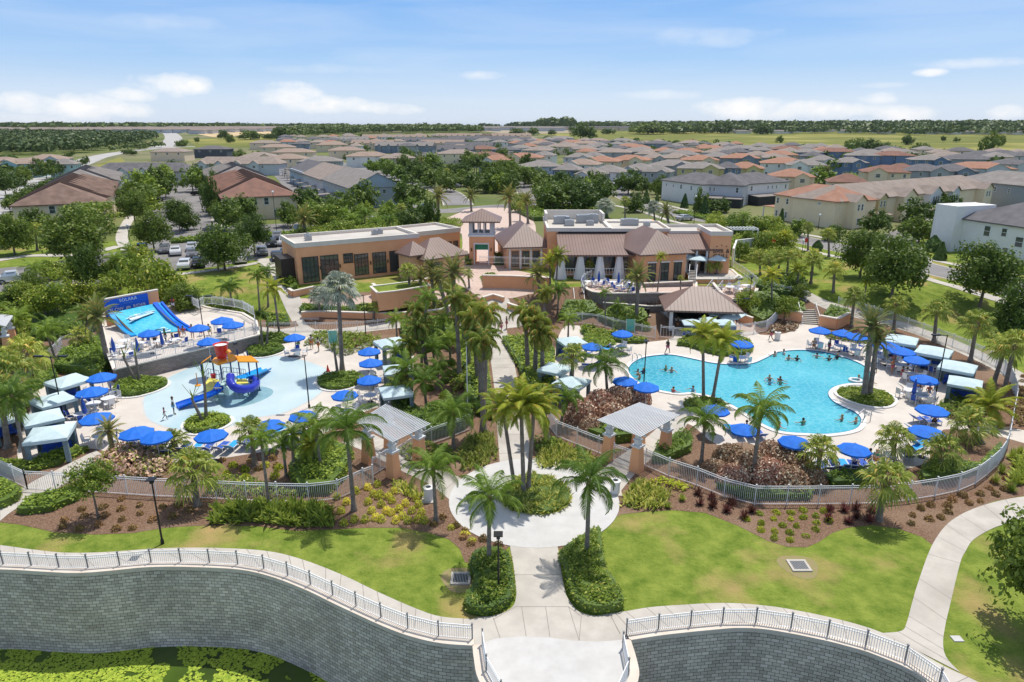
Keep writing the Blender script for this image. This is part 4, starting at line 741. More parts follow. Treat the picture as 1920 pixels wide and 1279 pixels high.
# rear lane with parking strips between rows
q = MB()
for i in range(16):
    a, b_ = T(500 + i * 0, 318), T(0, 0)
D_('rear_lane', [(505, 318), (540, 312), (655, 385), (600, 400), (560, 385)], M_asph, 0.05)
a0, a1 = T(506, 320), T(592, 388); b0, b1 = T(548, 322), T(650, 380)
for i in range(11):
    t = (i + .5) / 11; pa, pb = a0.lerp(a1, t), b0.lerp(b1, t); m_ = pa.lerp(pb, 0.5); r = empty('carport', (m_.x, m_.y, 3)); dv = (pb - pa); L_ = min(dv.length * .8, 9); rz = atan2(dv.y, dv.x); r.rotation_euler = (0, 0, rz)
    q = MB(); q.box((0, 0, 2.5), (L_, 3.4, 0.14)); mk('roof', q, RM['gray'], r)
    for s in (-1, 1): q = MB(); q.bar((s * L_ * .45, 1.4, 0), (s * L_ * .45, 1.4, 2.43), .14); q.build('post', M_black, r)
    lab(r, 'small flat grey carport', 'carport', 'carports in the rear lane', at=(560, 330 + i * 5), place='between the middle townhouse rows')
# ---------------------------------------------------------------- big houses at the right
def bigh(A, B, dep, ze, roof, wall, label, wins=(), sidewins=(), rh=2.6, gable=False, name='house', g=3.0, wing=None):
    a, b_ = P(*A, ze), P(*B, ze); w, rz = fr(a, b_); r = empty(name, (a.x, a.y, g), rz); h = ze - g; q = MB(); q.box((w / 2, dep / 2, h / 2), (w, dep, h)); rf = MB(); hip(rf, 0, w, 0, dep, h, rh, 0.5, gable)
    if gable:
        for x in (0.0, w): q.poly([(x, 0, h), (x, dep, h), (x, dep / 2, h + rh * .95)])
    mk('wall', q, WM[wall], r); mk('roof', rf, RM[roof], r)
    for (x, z, ww, hh) in wins: window(r, (x * w, -0.03, z), ww, hh)
    for (y, z, ww, hh) in sidewins: window(r, (-0.03, y * dep, z), ww, hh, 'x-'); window(r, (w + 0.03, y * dep, z), ww, hh, 'x+')
    tag(r, label, 'house', 'large two storey houses at the right'); return r, w, h
r, w, h = bigh((1242, 337), (1317, 346), 14, 9.0, 'slate', 'white', 'white slate roofed house standing nearest the street corner', [(0.12, 4.6, .5, .8), (0.3, 4.6, .5, .8), (0.5, 4.6, .8, 1.2), (0.75, 4.6, .6, 1.3), (0.62, 1.4, .8, 1.4)])
r, w, h = bigh((1317, 345), (1395, 348), 15, 9.0, 'slate', 'lightgray', 'white house with broad slate gable and black screened pool cage', [(0.1, 4.6, .5, 1.0), (0.2, 4.6, .5, 1.0), (0.3, 4.6, .5, 1.0), (0.85, 4.6, .8, 1.4)], rh=3.0, gable=False)
q = MB(); q.box((w * .3, -2.2, 2.7), (w * .55, 4.4, .12), rx=radians(5)); mk('porch_roof', q, RM['gray'], r); q = MB(); q.box((w * .3, -2.1, 1.3), (w * .53, 4.0, 2.6)); q.build('porch_screen', MATS['bug_screen'], r)
q = MB(); q.box((w * .82, -1.8, 2.6), (w * .42, 3.6, .12), rx=radians(5)); mk('porch_roof', q, RM['gray'], r); q = MB(); q.box((w * .82, -1.7, 1.25), (w * .4, 3.3, 2.5)); q.build('porch_screen', MATS['bug_screen'], r)
r, w, h = bigh((1400, 345), (1480, 340), 13, 9.0, 'slate', 'white', 'white slate roofed house beside the orange roofed cream house', [(0.12, 4.6, .8, 1.3), (0.5, 4.6, .5, .9), (0.6, 4.6, .5, .9), (0.7, 4.6, .5, .9), (0.92, 4.6, .7, 1.2)])
q = MB(); q.box((w * .35, -2.0, 2.7), (w * .6, 4.0, .12), rx=radians(5)); mk('porch_roof', q, RM['gray'], r); q = MB(); q.box((w * .35, -1.9, 1.3), (w * .58, 3.6, 2.6)); q.build('porch_screen', MATS['bug_screen'], r)
r, w, h = bigh((1455, 364), (1568, 378), 12, 9.0, 'orange', 'cream', 'cream house with orange roof and upright side windows near the street', [(0.05, 4.6, .7, 1.3), (0.22, 4.6, .7, 1.3), (0.36, 4.0, .8, 1.4), (0.62, 4.6, .7, 1.3), (0.75, 5.1, .8, .4), (0.05, 1.5, .7, 1.4), (0.22, 1.4, .7, 1.4), (0.62, 1.2, .6, .9)], rh=2.8)
q = MB(); q.box((-2.4, 3.5, 2.7), (4.6, 6, .14)); mk('porch_roof', q, RM['orange'], r)
for y in (.7, 6.3): q = MB(); q.bar((-4.5, y, 0), (-4.5, y, 2.63), .25); q.build('porch_post', M_wtrim, r)
a, b_ = P(1568, 378, 9.0), P(1855, 350, 9.0); w, rz = fr(a, b_); r = empty('townhouse_row', (a.x + 1.2, a.y + .4, 3), rz)
q = MB(); q.box((w / 2, 6, 3), (w, 12, 6)); mk('wall', q, WM['cream'], r); rf = MB(); hip(rf, 0, w, 0, 12, 6, 3.0, .5); cols = ['cream', 'yellow', 'cream', 'white', 'lightgray', 'cream']
for i, (x, ww, dp) in enumerate([(0.06, 4.4, 2.2), (0.22, 3.4, .8), (0.36, 5.6, 1.8), (0.53, 5.6, 1.8), (0.69, 4.0, 1.0), (0.9, 4.6, 2.2)]):
    x *= w; q = MB(); q.box((x, -dp / 2, 3), (ww, dp, 6)); gh = ww * .3; gable_wall(q, x - ww / 2, x + ww / 2, -dp, 6, gh); mk('bay_wall', q, WM[cols[i]], r)
    k = len(rf.v); rf.v += [(x - ww / 2 - .3, -dp - .4, 5.85), (x, -dp - .4, 6.1 + gh), (x + ww / 2 + .3, -dp - .4, 5.85), (x - ww / 2 - .3, 3.5, 5.85), (x, 3.5, 6.1 + gh), (x + ww / 2 + .3, 3.5, 5.85)]; rf.f += [(k, k + 1, k + 4, k + 3), (k + 1, k + 2, k + 5, k + 4)]
    for s in (-.7, .7) if ww < 5 else (-1.1, 0, 1.1): window(r, (x + s, -dp - .03, 4.6), .7, 1.4)
    window(r, (x, -dp - .03, 1.4), 1.4, 1.6)
mk('roof', rf, RM['taupe'], r)
for x in (0.45, 0.16):
    q = MB(); q.box((x * w, -3.0, 2.8), (5.5, 3.2, .15), rx=radians(8)); mk('porch_roof', q, RM['taupe'], r)
    for s in (-1, 0, 1): q = MB(); q.bar((x * w + s * 2.4, -4.3, 0), (x * w + s * 2.4, -4.3, 2.6), .35); q.build('porch_post', WM['cream'], r)
tag(r, 'cream and yellow gabled townhouse row with taupe roof at the right', 'townhouses')
r, w, h = bigh((1790, 336), (1960, 352), 15, 9.6, 'gray', 'gray', 'large blue grey clad house at the right edge behind the white house', [(0.1, 4.9, .8, 1.4), (0.3, 4.9, .8, 1.5), (0.5, 4.9, .6, 1.2), (0.65, 4.9, .6, 1.2), (0.28, 1.6, .8, 1.6)], rh=3.0)
r, w, h = bigh((1790, 407), (2010, 438), 14, 9.0, 'slate', 'white', 'bright white house with slate roof at the right edge of the picture', [(0.33, 4.4, 1.2, 1.8), (0.48, 4.6, 1.0, 1.4), (0.52, 1.4, 1.1, 1.5), (0.62, 3.4, 1.4, 1.7), (0.86, 4.4, 1.0, 1.6), (0.30, 1.2, .7, 1.3), (0.78, 1.2, 1.1, 1.6)], rh=3.2, g=3.0)
q = MB(); q.box((-0.1, 2.5, 4.1), (4.2, 9, 8.2)); q.box((-2.32, 2.5, 4.1), (.3, 9.2, 8.3)); mk('parapet_block', q, WM['white'], r)
# ================================================================ clubhouse
def seg_frame(name, A, B, g):
    w, rz = fr(A, B); return empty(name, (A.x, A.y, g), rz), w
def parapet(parent, x0, x1, y0, y1, z0, z1, t=0.35, name='parapet'):
    q = MB()
    for c, d in ((((x0 + x1) / 2, y0 + t / 2), (x1 - x0, t)), (((x0 + x1) / 2, y1 - t / 2), (x1 - x0, t)), ((x0 + t / 2, (y0 + y1) / 2), (t, y1 - y0 - 2 * t)), ((x1 - t / 2, (y0 + y1) / 2), (t, y1 - y0 - 2 * t))):
        q.box((c[0], c[1], (z0 + z1) / 2), (d[0], d[1], z1 - z0))
    return q.build(name, M_trim, parent)
def glazing(parent, x, z0, z1, w, nx=4, nz=5, y=-0.04, name='window', solid=False):
    f = MB(); t = 0.07; f.box((0, 0, 0), (w + .1, 0.10, t)); f.box((0, 0, z1 - z0), (w + .1, .10, t))
    for i in range(nx + 1): f.box((-w / 2 + w * i / nx, 0, (z1 - z0) / 2), (t if i in (0, nx) else .045, .09, z1 - z0))
    for i in range(1, nz): f.box((0, 0, (z1 - z0) * i / nz), (w, .07, .045))
    o = f.build(name, M_glassb, parent, loc=(x, y, z0)); g = MB(); g.box((0, 0.015, (z1 - z0) / 2), (w, .03, z1 - z0)); g.build('pane', M_glass, o); return o
def lamp_sconce(parent, x, z, y=-0.12):
    q = MB(); q.box((0, 0, 0), (.16, .16, .5), taper=.7); q.box((0, .08, .2), (.08, .2, .08)); return q.build('wall_lantern', M_black, parent, loc=(x, y, z))
# left wing
A, B = P(553, 455.6, 9.1), P(783.6, 437, 9.1); r, w = seg_frame('fitness_wing', A, B, 2.9); dp = 9.0; h = 5.6
q = MB(); q.box((w / 2, dp / 2, h / 2), (w, dp, h)); q.build('wall', M_stuc, r)
q = MB(); q.box((w / 2, dp / 2, h + .05), (w - .7, dp - .7, .1)); q.build('flat_roof', M_flat, r); parapet(r, -.15, w + .15, -.15, dp + .15, h - .12, 6.15)
for i, (x, z0, z1, ww) in enumerate([(.10, .35, 4.0, 2.3), (.25, .6, 4.0, 2.6), (.40, 2.6, 4.0, 1.4), (.505, .6, 3.75, 2.1), (.655, .6, 3.75, 2.1), (.80, .6, 3.75, 2.1)]): glazing(r, x * w, z0, z1, ww)
for x in (.175, .33, .58, .725): lamp_sconce(r, x * w, 2.3)
q = MB(); q.box((-1.0, 3.6, 1.9), (1.9, 4.4, 3.8)); q.build('entrance_porch', M_glassb, r)
for (x, y) in ((.16, .5), (.18, .7), (.72, .55), (.77, .6)):
    q = MB(); q.box((x * w, y * dp, h + .45), (.9, .7, .7)); q.lathe([(.25, 0), (.25, .12), (0, .12)], (x * w, y * dp, h + .8), 10); q.build('roof_unit', M_metal, r)
tag(r, 'long orange stucco wing with tall dark gridded windows and flat roof', 'building')
wing_o = r
# rear flat block behind it
A, B = P(775, 437, 8.2), P(862, 428, 8.2); r, w = seg_frame('rear_block', A, B, 2.9); dp = 8
q = MB(); q.box((w / 2, dp / 2, 2.5), (w, dp, 5.0)); q.build('wall', M_stuc, r); q = MB(); q.box((w / 2, dp / 2, 5.03), (w - .7, dp - .7, .06)); q.build('flat_roof', M_flat, r); parapet(r, -.12, w + .12, -.12, dp + .12, 4.7, 5.45)
for x in (.6, .75, .9): glazing(r, x * w, 1.5, 3.2, .9, 1, 1)
tag(r, 'low orange block with cream parapet left of the entrance tower', 'building')
# brown roofed pavilion between wing and tower
A, B = P(797, 487, 6.2), P(876, 476, 6.2); r, w = seg_frame('hip_pavilion', A, B, 2.9)
q = MB(); q.box((w / 2, 3.2, 1.65), (w - 1, 6, 3.3)); q.build('wall', M_stuc2, r); q = MB(); hip(q, .2, w - .2, 0.4, 6.0, 3.3, 2.5, .6); mk('roof', q, RM['brownmetal'], r)
q = MB(); hip(q, -1.6, 1.5, 1.4, 5.0, 3.9, 1.8, .4, axis='x'); mk('lower_roof', q, RM['brownmetal'], r); q = MB(); q.box((-.3, 3.3, 1.95), (2.6, 3.2, 3.9)); q.build('link_wall', M_stuc2, r)
glazing(r, w * .3, .4, 2.6, 1.6, 2, 2, y=.16); glazing(r, w * .7, .4, 2.6, 1.6, 2, 2, y=.16)
tag(r, 'brown hip roofed pavilion between the orange wing and the tower', 'building')
# tower
b0 = T(903, 497); r = empty('entrance_tower', (b0.x, b0.y, 3.0), radians(-2)); W_ = 4.0; q = MB(); oh = 2.0
for s in (-1, 1): q.box((s * (W_ / 2 - .45), W_ / 2, 2.35), (.9, W_, 4.7))
q.box((0, W_ / 2, 4.1), (W_ - 1.8, W_, 1.2)); q.build('base_wall', M_stuc, r)
q = MB(); q.box((0, W_ / 2, 4.85), (W_ + .3, W_ + .3, .3)); q.build('string_course', M_wtrim, r)
q = MB(); M_tw = WM['lightgray']
for s in (-1, 1): q.box((s * (W_ / 2 - .3), W_ / 2, 6.1), (.6, W_, 2.2))
q.box((0, W_ / 2, 7.05), (W_ - 1.2, W_, .3)); q.box((0, W_ / 2, 5.15), (W_ - 1.2, W_, .3))
for x in (-.47, .47):
    for y in (.15, W_ - .15): q.box((x, y, 6.1), (.22, .3, 1.6))
q.build('belfry_wall', M_tw, r)
for s, nm in ((-1, 0), (1, 0)): q = MB(); q.box((s * 1.18, -.05, 1.75), (.18, .12, 3.5)); q.build('arch_trim', M_wtrim, r)
q = MB(); q.box((0, -.05, 3.55), (2.54, .12, .22)); q.build('arch_trim', M_wtrim, r); q = MB(); q.box((0, 1.0, 2.95), (2.2, .06, 1.15)); q.build('green_awning', mat('green_awning', (0.05, .36, .22), .7), r)
q = MB(); hip(q, -W_ / 2, W_ / 2, 0, W_, 7.3, 1.75, 1.15); mk('roof', q, RM['brownmetal'], r)
for s in (-1, 1): lamp_sconce(r, s * 1.6, 2.6)
tag(r, 'square entrance tower with open belfry and brown pyramid roof', 'tower')
# right pavilion left of main block (three windows)
A, B = P(950, 463, 6.6), P(1029, 461, 6.6); r, w = seg_frame('hip_pavilion', A, B, 2.9); h = 3.7; q = MB(); q.box((w / 2, 5.5, h / 2), (w, 11, h)); q.build('wall', M_stuc2, r)
q = MB(); hip(q, 0, w, 0, 11, h, 3.2, .7); mk('roof', q, RM['brownmetal'], r); 
for i in range(3):
    x = w * (.2 + i * .25); glazing(r, x, .5, 2.9, 1.05, 2, 3)
for i in range(4): q = MB(); q.box((w * (.075 + i * .25), -.06, h * .43), (.28, .12, h * .86)); q.build('pilaster', M_wtrim, r)
q = MB(); q.box((w / 2, -.05, h * .9), (w, .1, .14)); q.build('frieze', M_wtrim, r)
tag(r, 'peach pavilion with three tall windows right of the tower', 'building')
# main block
GB = 3.0
A, B = P(1027, 427, 9.7), P(1256, 427, 9.7); r, w = seg_frame('main_clubhouse', A, B, GB); H = 9.7 - GB; ml = r; YF = A.y
q = MB(); q.box((w / 2, 7, H / 2 - .25), (w, 14, H - .5)); q.build('wall', M_stuc, r); q = MB(); q.box((w / 2, 7, H - .45), (w - .7, 13.3, .06)); q.build('flat_roof', M_flat, r)
parapet(r, -.15, w * .52, -.15, 14.2, H - .6, H); parapet(r, w * .52, w + .15, -.15, 9, H - .6, H - .1)
q = MB(); q.box((w * .26, 13.6, H + .35), (w * .5, .4, 1.7)); q.box((.2, 11, H + .35), (.4, 5.5, 1.7)); q.box((w * .51, 11, H + .35), (.4, 5.5, 1.7)); q.build('raised_parapet', M_trim, r)
for (x, y, sx, sy, sz) in [(.14, 8, 2.6, 2.0, 1.2), (.20, 5.5, 1.5, 1.5, .9), (.34, 9, 2.4, 1.8, 1.3), (.42, 9, 1.8, 1.6, 1.4), (.38, 6, 1.2, 1.2, .7), (.72, 6, 2.8, 1.6, 1.0), (.86, 5, 1.0, 1.0, .6)]:
    q = MB(); q.box((x * w, y, H - .4 + sz / 2), (sx, sy, sz)); q.box((x * w, y, H - .4 + sz), (sx * .6, sy * .6, .16)); q.build('roof_unit', M_metal, r)
# sloping metal roof over the gallery
zr, ze = 8.85 - GB, 6.75 - GB; dpf = 7.6; x0, x1 = w * .085, w * .87
q = MB(); q.v = [(x0 - .3, -dpf, ze), (x1, -dpf, ze), (x1, 0, zr), (x0 - .3, 0, zr), (x0 - .3, -dpf, ze - .25), (x1, -dpf, ze - .25), (x1, 0, zr - .25), (x0 - .3, 0, zr - .25)]; q.f = [(0, 1, 2, 3), (4, 5, 1, 0), (7, 6, 5, 4), (4, 0, 3, 7), (1, 5, 6, 2)]; mk('gallery_roof', q, RM['brownmetal'], r)
q = MB(); q.box(((x0 + x1) / 2, .03, zr + .12), (x1 - x0, .1, .3)); q.build('ridge_flashing', M_black, r)
q = MB(); q.box(((x0 + x1) / 2, -2.6, ze / 2 - .1), (x1 - x0 - .5, 5.2, ze - .1)); q.build('gallery_wall', M_stuc, r)
for i in range(7):
    x = x0 + 1.2 + (x1 - x0 - 1.5) * i / 7; glazing(r, x + .5, .9, ze - .5, 1.7, 2, 1, y=-5.24)
for i in range(6):
    x = x0 + (x1 - x0 - .5) * i / 5; q = MB(); q.tube([(x, -dpf + .5, 0), (x, -dpf + .5, ze - .2)], .12, 8); q.build('column', M_glassb, r)
    q = MB(); q.v = []
    pr = []
    n = 14
    for zz, rr in ((0.05, .95), (ze * .35, .72), (ze * .7, .5), (ze - .3, .36)): pr.append((rr, zz))
    cx = x + .05; base = len(q.v)
    for rr, zz in pr:
        for k in range(n): a = 2 * pi * k / n; q.v.append((cx + (rr + .07 * (k % 2)) * cos(a), -dpf + .55 + (rr + .07 * (k % 2)) * .75 * sin(a), zz))
    for i2 in range(3):
        for k in range(n): q.f.append((i2 * n + k, i2 * n + (k + 1) % n, (i2 + 1) * n + (k + 1) % n, (i2 + 1) * n + k))
    q.build('white_drape', mat('white_drape', (.74, .74, .75), .8), r)
q = MB()
for i in range(5):
    xa = x0 + (x1 - x0 - .5) * i / 5 + .6; xb = xa + (x1 - x0) / 5 - 1.2
    q.bar((xa, -dpf + .6, 1.6), (xb, -dpf + .6, 1.6), .07); q.bar((xa, -dpf + .6, .7), (xb, -dpf + .6, .7), .07)
    for j in range(5): x = xa + (xb - xa) * j / 4; q.bar((x, -dpf + .6, .7), (x, -dpf + .6, 1.6), .05)
q.build('gallery_railing', M_fencew, r)
tag(r, 'main orange clubhouse block with brown metal gallery roof and white draped columns', 'building')
# projecting hip pavilion
A, B = P(1204, 477, 7.4), P(1294, 473, 7.4); r, w = seg_frame('hip_pavilion', A, B, 2.8); h = 4.6; q = MB(); q.box((w / 2, 5, h / 2), (w - .8, 9.4, h)); q.build('wall', M_stuc, r)
q = MB(); hip(q, 0, w, .0, 12, h, 2.9, .5, ratio=.95); mk('roof', q, RM['brownmetal'], r)
for i in range(3): glazing(r, w * (.24 + i * .27), .5, 3.1, 1.15, 2, 3, y=.26); q = MB(); q.box((w * (.24 + i * .27), .22, 3.3), (1.5, .18, .18)); q.build('window_head', M_wtrim, r)
tag(r, 'orange pavilion with brown hip roof projecting beside the draped columns', 'building')
# right low roof and end block
A, B = P(1256, 436, 9.0), P(1330, 436, 9.0); r, w = seg_frame('dining_wing', A, B, 2.9)
q = MB(); q.box((w / 2 + 1, 4, 2.9), (w + 2, 8, 5.8)); q.build('wall', M_stuc, r); parapet(r, -.1, w + 2.1, 0, 8.1, 5.7, 6.35); q = MB(); q.box((w / 2 + 1, 4.05, 5.83), (w + 1.4, 7.3, .06)); q.build('flat_roof', M_flat, r)
q = MB(); q.v = [(-.5, -5.6, 4.4), (w + .4, -5.6, 4.4), (w + .4, 0, 5.95), (-.5, 0, 5.95), (-.5, -5.6, 4.15), (w + .4, -5.6, 4.15)]; q.f = [(0, 1, 2, 3), (4, 5, 1, 0)]; mk('sloping_roof', q, RM['brownmetal'], r)
q = MB(); q.box((w / 2, -1.6, 2.0), (w - .1, 3.2, 4.0)); q.build('front_wall', M_stuc2, r)
for i in range(3): glazing(r, w * (.2 + i * .3), .3, 3.2, 1.3, 2, 2, y=-3.24)
for i in range(5): q = MB(); q.box((i * w / 4, -5.1, 2.05), (.3, .3, 4.2)); q.build('post', M_wtrim, r)
tag(r, 'dining wing with sloping brown roof facing the umbrella terrace', 'building')
A, B = P(1334, 435, 9.9), P(1373, 435, 9.9); r, w = seg_frame('end_block', A, B, 2.9); h = 6.6
q = MB(); q.box((w / 2, 4, h / 2), (w, 8, h)); q.build('wall', M_stuc, r); q = MB(); q.box((w / 2, 4, h + .03), (w - .7, 7.3, .06)); q.build('flat_roof', M_flat, r); parapet(r, -.12, w + .12, -.12, 8.12, h - .15, h + .5)
def text(s, size, m, parent, loc, rot=(pi / 2, 0, 0), ext=0.02, name='lettering', align='CENTER', sp=1.0):
    c = bpy.data.curves.new(name, 'FONT'); c.body = s; c.size = size; c.extrude = ext; c.align_x = align; c.align_y = 'CENTER'; c.space_character = sp; c.materials.append(m)
    t_ = bpy.data.objects.new(name, c); COL.objects.link(t_); me = bpy.data.meshes.new_from_object(t_.evaluated_get(bpy.context.evaluated_depsgraph_get())); bpy.data.objects.remove(t_)
    o = bpy.data.objects.new(name, me); COL.objects.link(o); o.parent = parent; o.location = loc; o.rotation_euler = rot; return o
for s_, z, sz in (('BAR &', 4.1, .85), ('GRILL', 3.35, .85)): text(s_, sz, M_glassb, r, (w * .55, -.05, z), sp=1.1)
q = MB()
for i in (-1, 0, 1):
    q.lathe([(.0, 0), (.13, .08), (.0, .16)], (w * .55 + i * .7, -.06, 4.75 + (.18 if i == 0 else 0)), 6)
q.build('sign_mark', M_glassb, r)
tag(r, 'orange end block carrying dark bar and grill lettering', 'building')
# white service yard wall right of it
def wall_line(name, pts, h, th, m, label, cat='wall', z=None, top=None, px=True, capm=None):
    q3 = [T(u, v) if z is None else P(u, v, z) for u, v in pts] if px else pts
    c = q3[len(q3) // 2]; r = empty(name, (c.x, c.y, c.z)); mb = MB(); cp = MB()
    for a, b in zip(q3, q3[1:]):
        a, b = a - c, b - c; d = (b - a).normalized(); n = Vector((-d.y, d.x, 0)) * th / 2; k = len(mb.v)
        lo = 0.5
        mb.v += [tuple(p) for p in (a - n - Vector((0, 0, lo)), b - n - Vector((0, 0, lo)), b + n - Vector((0, 0, lo)), a + n - Vector((0, 0, lo)), a - n + Vector((0, 0, h)), b - n + Vector((0, 0, h)), b + n + Vector((0, 0, h)), a + n + Vector((0, 0, h)))]
        mb.f += [(k, k + 1, k + 5, k + 4), (k + 1, k + 2, k + 6, k + 5), (k + 2, k + 3, k + 7, k + 6), (k + 3, k, k + 4, k + 7), (k + 4, k + 5, k + 6, k + 7)]
        if capm: e = Vector((0, 0, h + .06)); cp.bar(a + e, b + e, th + .14, .12)
    o = mb.build('wall_face', m, r)
    planar_uv(o.data)
    if capm: cp.build('coping', capm, r)
    tag(r, label, cat); return r
wall_line('yard_wall', [(1372, 500), (1378, 482), (1408, 478), (1436, 472)], 3.0, .3, WM['white'], 'tall white yard wall behind the bar and grill block')
# roof-top pergola / louvre next to it
r = empty('service_pergola', T(1388, 470)); q = MB()
for i in range(9): q.bar((-2.4 + i * .6, -1.5, 4.2), (-2.4 + i * .6, 1.5, 4.2), .12)
q.build('slats', M_wtrim, r); q = MB()
for s in (-1, 1):
    for t in (-1, 1): q.bar((s * 2.4, t * 1.4, 0), (s * 2.4, t * 1.4, 4.1), .18)
    q.bar((-2.5, s * 1.4, 4.05), (2.5, s * 1.4, 4.05), .15)
q.build('frame', M_wtrim, r); tag(r, 'small white slatted pergola behind the end block', 'pergola')
# ---------------------------------------------------------------- raised terraces, retaining walls, stairs
def slab(name, pts, z, zb, mtop, mside, label, cat, cap=None):
    q3 = [P(u, v, z) for u, v in pts]; c = sum(q3, Vector()) / len(q3); c.z = zb; r = empty(name, c); n = len(q3)
    a = sum(q3[i].x * q3[(i + 1) % n].y - q3[(i + 1) % n].x * q3[i].y for i in range(n))
    if a < 0: q3 = q3[::-1]
    side = wall_strip('side_wall', [(p - c) for p in q3] + [q3[0] - c], -0.4, z - zb - .01, mside, parent=r)
    b = bmesh.new(); vs = [b.verts.new((p.x - c.x, p.y - c.y, z - zb)) for p in q3]
    for t in tessellate_polygon([[p - c for p in q3]]):
        f = b.faces.new([vs[i] for i in t]); f.normal_update()
        if f.normal.z < 0: f.normal_flip()
    me = bpy.data.meshes.new('paving'); b.to_mesh(me); b.free(); me.materials.append(mtop); o = bpy.data.objects.new('paving', me); COL.objects.link(o); o.parent = r
    if cap:
        qq = MB()
        for i in range(n): e = Vector((0, 0, .06)); p, s_ = q3[i] - c, q3[(i + 1) % n] - c; p.z = s_.z = z - zb; qq.bar(p + e, s_ + e, .35, .14)
        qq.build('coping', cap, r)
    tag(r, label, cat); return r
slab('patio_terrace', [(1098, 536), (1103, 530), (1115, 526), (1200, 527), (1305, 530), (1306, 549), (1135, 551), (1112, 548), (1101, 543)], 3.2, 1.4, M_paver, M_stone, 'raised patio with curved grey stone wall below the draped columns', 'terrace', M_trim)
wall_line('planter_wall', [(1205, 545), (1298, 541)], 1.0, .3, M_stone, 'upper stone planter wall behind the patio', capm=M_trim)
wall_line('planter_wall', [(1130, 577), (1215, 584), (1262, 583)], .7, .3, M_stone, 'low stone planter wall left of the pool bar', capm=M_trim)
wall_line('pool_terrace_wall', [(1455, 596), (1503, 604)], 1.25, .35, M_stuc, 'orange planter wall left of the broad stairs', capm=M_trim)
wall_line('pool_terrace_wall', [(1535, 611), (1567, 617), (1590, 606)], 1.35, .35, M_stuc, 'orange planter wall right of the broad stairs', capm=M_trim)
wall_line('terrace_wall', [(700, 552), (705, 556), (740, 553), (790, 546), (806, 540)], 1.5, .35, M_stuc, 'orange wall of the grassy planter below the long wing', capm=M_trim)
wall_line('terrace_wall', [(542, 552), (550, 557), (590, 548)], .8, .35, M_stuc, 'short orange wall at the foot of the long wing', capm=M_trim)
wall_line('terrace_wall', [(566, 596), (600, 594), (680, 597), (745, 597), (800, 594)], .75, .35, M_stuc, 'low orange wall along the ramp above the splash deck', capm=M_trim)
wall_line('terrace_wall', [(800, 594), (830, 590), (852, 580)], .75, .35, M_stuc, 'low curved orange wall by the date palms', capm=M_trim)
wall_line('terrace_wall', [(905, 540), (960, 541), (1032, 545)], 1.8, .35, M_stuc, 'orange terrace wall below the entrance court railing', capm=M_trim)
wall_line('terrace_wall', [(905, 566), (925, 560), (945, 566)], .6, .35, M_stuc, 'small curved orange wall at the head of the central walk', capm=M_trim)
wall_line('terrace_wall', [(952, 578), (975, 586), (990, 583)], .7, .35, M_stuc, 'small orange wall right of the head of the walk', capm=M_trim)
wall_line('terrace_wall', [(1335, 545), (1360, 575), (1390, 605), (1410, 612)], 1.1, .3, M_stuc, 'sloping orange wall beside the pool bar', capm=M_trim)
wall_line('terrace_wall', [(1360, 572), (1412, 572), (1418, 552)], .8, .3, M_stuc, 'orange wall below the fire pit terrace', capm=M_trim)
slab('planter_terrace', [(695, 538), (785, 527), (800, 531), (806, 536), (745, 546), (708, 550)], 4.2, 2.2, M_lawn, M_stuc, 'raised grass planter in front of the long orange wing', 'planter', M_trim)
slab('upper_terrace', [(1283, 508), (1345, 503), (1372, 506), (1384, 517), (1375, 524), (1300, 524)], 3.6, 2.0, M_conc, M_stuc, 'upper dining terrace under the pale umbrellas', 'terrace', M_trim)
slab('terrace_planter', [(1310, 520), (1385, 516), (1392, 522), (1320, 528)], 3.2, 1.6, M_lawn, M_stone, 'planted strip in front of the upper dining terrace', 'planter', M_trim)
def stairs(A, B, n, rise, run, label, g=None, dirv=None):
    a, b = T(*A), T(*B); 
    if g is not None: a.z = b.z = g
    w, rz = fr(a, b); r = empty('stairs', (a.x, a.y, a.z), rz); q = MB()
    for i in range(n): q.box((w / 2, run * (i + .5) + (n - i) * 0, rise * (i + .5)), (w, run, rise * (i + 1) if False else rise)); q.box((w / 2, run * (i + .5), rise * i / 2 - .2), (w - .02, run, rise * i + .38))
    q.build('treads', M_conc, r); q = MB()
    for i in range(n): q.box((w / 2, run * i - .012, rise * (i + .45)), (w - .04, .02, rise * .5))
    q.build('risers', mat('riser_shadow', (.2, .17, .15), .9), r)  # dark strips on the step fronts, shade painted as colour
    for x in (0, w):
        q = MB(); q.bar((x, 0, .95), (x, run * n, .95 + rise * n), .06); q.bar((x, 0, 0), (x, 0, .95), .06); q.bar((x, run * n, rise * n), (x, run * n, rise * n + .95), .06)
        for j in range(1, 5): t = j / 5; q.bar((x, run * n * t, rise * n * t), (x, run * n * t, .95 + rise * n * t), .03)
        q.build('handrail', M_fencew, r)
    return tag(r, label, 'stairs')
stairs((1503, 608), (1536, 610), 8, .165, .36, 'broad concrete stairs climbing from the pool deck between orange walls')
stairs((1078, 566), (1097, 566), 9, .17, .3, 'narrow stairs curving up beside the round patio wall', g=.7)
stairs((1318, 558), (1336, 566), 8, .17, .3, 'stairs behind the pool bar roof')
stairs((1290, 534), (1304, 535), 9, .17, .32, 'upper stairs beside the orange hip pavilion')
